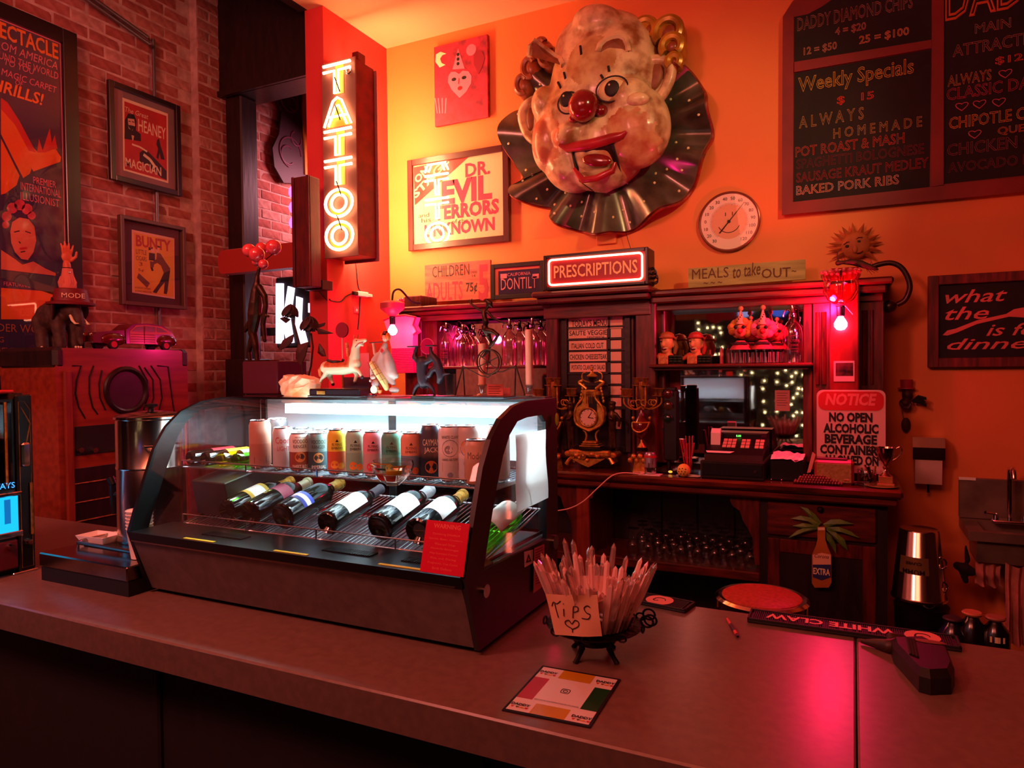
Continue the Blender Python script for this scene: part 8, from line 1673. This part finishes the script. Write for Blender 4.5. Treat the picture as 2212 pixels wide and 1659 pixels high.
sb = G(W_VD).bbox(.35, 3.35, 0, 1.2, 3.75, pY(2100, 1390, 3.6).z-.25).obj('low_shelf', W=True, loc=(.7, 3.55, 0), label='dark low cupboard beyond the counter end carrying bottles', cat='cupboard')
G(CHR).bbox(-.3, -.21, -.02, .3, -.205, -.005).obj('edge_strip', sb).location = (0, 0, pY(2100, 1390, 3.6).z-.25)
# =================== reflected room: string lights, lanterns, awning behind the camera ===================
def mirY(px, py, Yreal, Ym_=YM-.005): M_ = 2*Ym_-Yreal; p = pY(px, py, M_); return Vector((p.x, Yreal, p.z))
SL = glow('fairy_light', (1, .72, .35), 22)
fl = None
def strand(px, y0, y1, n, rnd):
    rnd.k = getattr(rnd, 'k', -1)+1
    a, b = mirY(px, y0, -2.6), mirY(px, y1, -2.6); t = thing('string_light', 'strand of tiny warm lights reflected in the mirror, %s from the left %s the shelf' % ((ORD[rnd.k] if y0 < 785 else ORD[rnd.k-4]), 'above' if y0 < 785 else 'below'), 'string lights', a, group='strands of tiny warm lights behind the viewer')
    G(cord).cyl((0, 0, .02), (0, 0, b.z-a.z), .002, n=4).obj('wire', t)
    for k in range(max(4, n*2//3)): g = G(SL); g.sph((rnd.uniform(-.02, .02), 0, (b.z-a.z)*(k+rnd.random()*.6)/max(4, n*2//3)), .009, 6, 4); g.obj('bulb', t)
rnd = random.Random(12)
for px, y0, y1, n in ((1508, 690, 770, 6), (1527, 700, 790, 6), (1543, 695, 790, 7), (1557, 697, 780, 6), (1600, 790, 860, 6), (1625, 800, 900, 8), (1650, 790, 930, 9), (1680, 800, 900, 8), (1700, 795, 960, 10), (1712, 800, 940, 9), (1722, 795, 960, 10), (1735, 800, 930, 8)): strand(px, y0, y1, n, rnd)
for px, py, c, r, lab in ((1607, 664, (.45, .45, 1), .15, 'pale violet glowing round lantern seen in the mirror'), (1683, 662, (.08, .15, .9), .15, 'blue glowing round lantern seen in the mirror')):
    p = mirY(px, py, -2.4); t = thing('lantern', lab, 'lantern', p); G(glow('lantern_%d' % px, c, .7)).sph((0, 0, 0), r, 20, 12).obj('globe', t); G(IRON).cyl((0, 0, r), (0, 0, r+.3), .006, n=6).obj('hanger', t)
for (L, m_, nm, lab) in (([(1530, 650), (1592, 645), (1594, 690), (1560, 692), (1545, 700), (1524, 690)], mat('awning_red', '8a1420', .8), 'awning', 'red scalloped awning across the room seen in the mirror'), ([(1458, 660), (1528, 652), (1528, 690), (1460, 692)], mat('tan_curtain', '7a5030', .8), 'curtain', 'tan hanging curtain across the room seen in the mirror')):
    P_ = [mirY(x, y, -2.2) for x, y in L]; c = P_[0]; t = thing(nm, lab, nm, c); G(m_).prismY([(p.x-c.x, p.z-c.z) for p in P_], -.02, .02).obj('fabric', t)
for x0_, y0_, x1_, y1_ in ((1616, 648, 1636, 668),):
    a, b = mirY(x0_, y0_, -2.9), mirY(x1_, y1_, -2.9); t = thing('lit_sign', 'small bright yellow lit panel across the room seen in the mirror', 'light sign', a); G(glow('yellow_panel', (1, .75, .15), 2.5)).box(0, -.01, b.z-a.z, b.x-a.x, .01, 0).obj('panel', t)
# =================== foreground on the bar counter ===================
ZK = 1.0505
# glass shard vase on a brass stand with paper note
p = pZ(1285, 1415, ZK); t = thing('ornamental_stand', 'dark openwork metal stand with scrolled rim holding the glass shard bowl', 'stand', (p.x, p.y, ZK)); vx, vy = p.x, p.y
t.scale = (1.15, 1.15, 1)
m1 = (pZ(1285, 1415, ZK)-EYE).dot(_f)/FL
for k in range(4): a = PI/4+k*PI/2+.4; d = Vector((math.cos(a), math.sin(a), 0)); G(IRON).tube([d*.062, d*.052+Vector((0, 0, .012)), d*.04+Vector((0, 0, .03)), d*.045+Vector((0, 0, .045))], [.006, .005, .007, .006], 8).obj('leg', t)
G(mat('stand_metal', '140c0a', .4, .7, bump=.8, scale=60)).lathe([(.04, .034), (.047, .04), (.045, .065), (.05, .07), (.03, .072), (0, .07)], 28).obj('drum', t)
G(MT['stand_metal']).lathe([(.045, .068), (.10, .076), (.104, .08), (.09, .081), (0, .076)], 28).obj('dish', t)
for k in range(9): a = k*2*PI/9; c = Vector((.106*math.cos(a), .106*math.sin(a), .084)); G(MT['stand_metal']).torus(c, .009, .0022, 'y' if abs(math.sin(a)) > .6 else 'x', 14, 5).obj('scroll', t)
for a in (.2, .5, -.1): G(MT['stand_metal']).torus((.118*math.cos(a), .118*math.sin(a), .1+.012*math.cos(a*9)), .013, .0025, 'y', 16, 6).obj('scroll', t)
zv = .081
t = thing('glass_shard_bowl', 'flared bowl made of upright clear glass icicle shards', 'bowl', (vx, vy, ZK+zv)); rnd = random.Random(9)
SH1 = mat('shard_glass', 'f0d0c8', .06, trans=.85, ior=1.35); SH2 = mat('shard_glass_bright', 'f4c8c0', .15, trans=.35, ior=1.35)
G(SH2).lathe([(.06, 0), (.074, .004), (.104, .085), (.100, .087), (.07, .01), (0, .008)], 30).obj('liner', t)
n = 96
for k in range(n):
    a = 2*PI*k/n+rnd.uniform(-.05, .05); lay_ = k % 2; d = Vector((math.cos(a), math.sin(a), 0)); tn = Vector((-d.y, d.x, 0)); b = d*(.078+.006*lay_)+Vector((0, 0, .002)); L = (rnd.uniform(.12, .17) if lay_ else rnd.uniform(.10, .135))+.012*math.sin(a*3+1); top = d*(.120+.020*lay_+rnd.uniform(-.006, .008))*(L/.14)**.8+Vector((0, 0, L)); w_ = .0088
    v = []
    for f_, ww in ((0, .7), (.55, 1), (.93, .8)):
        c = b.lerp(top, f_)
        for (u, vv) in ((-1, 0), (-.3, -.8), (.6, -.7), (1, .2), (.2, .8)): v.append(c+tn*w_*ww*u+d*w_*ww*vv)
    v.append(top); f = [(i*5+j, i*5+(j+1) % 5, (i+1)*5+(j+1) % 5, (i+1)*5+j) for i in range(2) for j in range(5)]+[(10+j, 10+(j+1) % 5, 15) for j in range(5)]+[(4, 3, 2, 1, 0)]
    G(SH1 if k % 3 else SH2).add(v, f).obj('glass_shard', t)
# note "Tips"
Yn = vy-.128
a = [pY(x, y, Yn) for x, y in ((1178, 1283), (1290, 1285), (1299, 1376), (1198, 1372))]; c = a[3]; t = thing('tip_note', 'creased beige paper note handwritten Tips with a heart on the glass shard bowl', 'note', c); n = 8; v = []
ppt = lambda u, w_: ((a[0]*(1-u)+a[1]*u)*(1-w_)+(a[3]*(1-u)+a[2]*u)*w_)-c+Vector((0, -.006*math.sin(u*3.1)+.004*w_+.0015*math.sin(u*9+w_*5), 0))
for j in range(n+1):
    for i in range(n+1): v.append(ppt(i/n, j/n))
G(mat('note_beige', 'd8a888', .8, c2='c89878', scale=12)).add(v, [(j*(n+1)+i, (j+1)*(n+1)+i, (j+1)*(n+1)+i+1, j*(n+1)+i+1) for j in range(n) for i in range(n)], True).obj('sheet', t)
def ink(L, r=.0011):
    pts = [Vector(((x-1178)/112.0, (y-1284)/90.0, 0)) for x, y in L]; pts = [ppt(max(0, min(1, (x-(1178+(y-1284)*.2))/(112-(y-1284)*.10))), (y-1284)/90)+Vector((0, -.0015, 0)) for x, y in L]
    g = G(INK); g.tube(smooth_pts(pts, 4), r, 5); g.obj('pen_stroke', t)
for L in ([(1192, 1310), (1196, 1301), (1204, 1304), (1213, 1297)], [(1199, 1304), (1203, 1320), (1207, 1334)], [(1220, 1314), (1220, 1330)], [(1219, 1302), (1220, 1303)], [(1239, 1334), (1240, 1320), (1242, 1308), (1250, 1310), (1250, 1318), (1241, 1321)], [(1276, 1311), (1270, 1307), (1263, 1312), (1268, 1322), (1276, 1326), (1272, 1335), (1258, 1334)],
          [(1237, 1366), (1236, 1358), (1224, 1350), (1222, 1342), (1230, 1339), (1236, 1347), (1243, 1339), (1251, 1343), (1250, 1352), (1237, 1359)]): ink(L)
# club card
def onk(x, y, z=ZK): return pZ(x, y, z)
c4 = [onk(1172, 1440), onk(1341, 1470), onk(1275, 1574), onk(1084, 1536)]
c = sum(c4, Vector())/4; t = thing('table_card', 'laminated square card with red, yellow and green border blocks lying at the counter edge', 'card', c)
ex = (c4[1]-c4[0]); ey = (c4[3]-c4[0]); quad = lambda u, v_, z=0: (c4[0]*(1-u)+c4[1]*u)*(1-v_)+(c4[3]*(1-u)+c4[2]*u)*v_-c+Vector((0, 0, z))
def patch(g, u0, v0, u1, v1, z, m_): g.m(m_).poly([quad(u0, v1, z), quad(u1, v1, z), quad(u1, v0, z), quad(u0, v0, z)])
g = G(INK); b_ = [quad(*q_) for q_ in ((0, 0), (1, 0), (1, 1), (0, 1))]; g.prism([(p_.x, p_.y) for p_ in b_], 0, .003); g.obj('board', t)
g = G(PAP); patch(g, .03, .03, .97, .97, .0033, mat('card_white', 'e8d8d0', .3, coat=.5)); patch(g, .03, .27, .22, .73, .0035, mat('card_block_red', 'b81030', .3, coat=.5)); patch(g, .78, .27, .97, .73, .0035, mat('card_block_green', '1e4a24', .3, coat=.5)); patch(g, .30, .03, .70, .22, .0035, mat('card_block_yellow', 'c89018', .3, coat=.5)); patch(g, .30, .78, .70, .97, .0035, MT['card_block_yellow']); g.obj('print', t)
ux_ = ex.normalized(); M4 = lambda u, v_: Matrix.Translation(quad(u, v_, .0038)) @ Matrix(((ux_.x, -ux_.y, 0, 0), (ux_.y, ux_.x, 0, 0), (0, 0, 1, 0), (0, 0, 0, 1)))
W1 = ex.length
for (u, v_) in ((.15, .16), (.86, .16), (.15, .88), (.86, .90)):
    g = G(INK).text('DADDY', 0, 0, w=W1*.22, h=W1*.052, bold=.03, M=M4(u, v_)); g.m(RED); 
    for k, cc in enumerate((RED, GRN, YEL, RED)): g.m(cc); x = -W1*.1+k*W1*.055; Mx = M4(u, v_); g.add([Mx @ Vector((x, -W1*.012, 0)), Mx @ Vector((x+W1*.045, -W1*.012, 0)), Mx @ Vector((x+W1*.022, -W1*.05, 0))], [(0, 2, 1)])
    g.m(RED).text('Diamond', W1*.04, -W1*.05, w=W1*.14, h=W1*.03, M=M4(u, v_), shear=.3, z=.0003); g.obj('club_lettering', t)
g = G(INK).text('@DADDYDIAMONDSLOUNGE', 0, 0, w=W1*.52, h=W1*.032, M=M4(.5, .73)); 
Mx = M4(.5, .46); g.tube([Mx @ Vector((W1*.05*math.copysign(abs(math.cos(a))**.4, math.cos(a)), W1*.05*math.copysign(abs(math.sin(a))**.4, math.sin(a)), 0)) for a in [2*PI*k/24 for k in range(24)]], .0008, 4, closed=True).tube([Mx @ Vector((W1*.026*math.cos(a), W1*.026*math.sin(a), 0)) for a in [2*PI*k/16 for k in range(16)]], .0008, 4, closed=True); g.obj('handle_lettering', t)
# bar mats
def barmat(lab, A, B, wd, th, words=None, logo=None, ribs=60):
    a, b = onk(*A), onk(*B); d = b-a; L = d.length; rz = math.atan2(d.y, d.x); t = thing('bar_mat', lab, 'bar mat', a, rz=rz)
    G(RUB).bbox(0, 0, 0, L, wd, th*.55, .002).obj('base', t); g = G(RUB)
    for (x0, y0, x1, y1) in ((0, 0, L, .006), (0, wd-.006, L, wd), (0, 0, .006, wd), (L-.006, 0, L, wd)): g.bbox(x0, y0, th*.5, x1, y1, th, .001)
    g.obj('rim', t); g = G(RUB)
    for k in range(ribs): x = .012+(L-.024)*k/ribs; g.box(x, .008, th*.54, x+(L-.024)/ribs*.5, wd-.008, th*.85)
    g.obj('ribs', t, kind='stuff')
    if words:
        s_, u0, u1 = words; g = G(mat('mat_letters', 'e88878', .5)); g.text(s_, -(L*(u0+u1)/2), -wd*.74, h=wd*.46, w=L*(u1-u0), z=0, ext=0, bold=.03, M=Matrix.Translation((0, 0, th*.95)) @ Matrix.Rotation(PI, 4, 'Z')); g.obj('lettering', t)
    if logo: g = G(mat('mat_letters', 'e88878', .5)); g.lathe([(wd*.42*1.15, 0), (wd*.42*1.15, .0012), (0, .0013)], 28, c=(L*logo, wd*.5, th*.86)); g.obj('logo_disc', t); g = G(RUB); g.torus((L*logo, wd*.5, th*.86+.0015), wd*.2, .0015, 'z', 14, 4, a1=4); g.torus((L*logo-.01, wd*.45, th*.86+.0015), wd*.1, .0012, 'z', 12, 4, a0=2, a1=6); g.obj('logo_wave', t)
    return t
a = barmat('long black rubber bar mat with pale WHITE CLAW lettering on the counter', (1614, 1345), (2078, 1410), .085, .014, ('WHITE CLAW', .09, .72), .84, 95)
barmat('short black rubber bar mat with a round pale logo near the glass shard bowl', (1360, 1302), (1480, 1326), .085, .012, None, .45, 30)
barmat('black rubber bar mat with a pale round logo beside the case base', (1075, 1262), (1172, 1290), .10, .012, None, .3, 24)
# pen
a, b = onk(1571, 1337, ZK+.005), onk(1594, 1375, ZK+.005); t = thing('pen', 'short red and black ballpoint pen lying on the counter near the long mat', 'pen', a); d = b-a
G(mat('pen_red', 'd8402c', .4)).cyl((0, 0, 0), d*.35, .0035, .0048, 10).cyl(d*.72, d*.9, .0048, n=10).obj('barrel', t); G(BLK).cyl(d*.35, d*.72, .0052, n=10).obj('grip', t); G(BLK).cyl(d*.9, d, .0042, .003, 10).obj('cap', t); G(BLK).cyl((0, 0, 0), -d*.08, .003, .001, 8).obj('tip', t)
# black tapered holder
q0 = onk(1990, 1450); t = thing('utensil_holster', 'dark leather-like tapered object with a slim brown end and bulky black end on the counter', 'holster', q0)
def oq(x, y, h_=0): p = onk(x, y)-q0; return Vector((p.x, p.y, h_))
g = G(mat('holster_brown', '2e1408', .5, c2='3a1c0e', scale=20)); limb(g, [oq(1862, 1392, .008), oq(1890, 1400, .012), oq(1920, 1410, .016), oq(1945, 1412, .02)], [.006, .012, .018, .02]); limb(g, [oq(1925, 1402, .03), oq(1950, 1404, .03)], [.012, .010]); blob(g, 'slim_end', t, .004, 3)
BLS = mat('black_leather', '0c090b', .45, c2='141014', scale=30)
pts = [oq(1925, 1415), oq(1990, 1412), oq(2020, 1428), oq(2048, 1440), oq(2062, 1480), oq(2055, 1500), oq(2010, 1502), oq(1985, 1495), oq(1950, 1455), oq(1930, 1432)]
cen = sum(pts, Vector())/len(pts); n = len(pts); v = [(p.x, p.y, 0) for p in pts]+[(p.x, p.y, .035) for p in pts]+[(cen.x+(p.x-cen.x)*.85, cen.y+(p.y-cen.y)*.85, .05) for p in pts]
G(BLS).add(v, [tuple(range(n-1, -1, -1)), tuple(range(2*n, 3*n))]+[(i, (i+1) % n, n+(i+1) % n, n+i) for i in range(n)]+[(n+i, n+(i+1) % n, 2*n+(i+1) % n, 2*n+i) for i in range(n)]).obj('body', t)
a_ = oq(2008, 1432, .051); G(mat('opening_red', '8a4038', .6)).sph(a_, (.035, .010, .003), 18, 8).obj('opening', t)
for k in range(3): G(BLS).tube([oq(1960+k*7, 1425+k*2, .052), oq(1968+k*7, 1462+k*3, .050)], .004, 6).obj('strap', t)
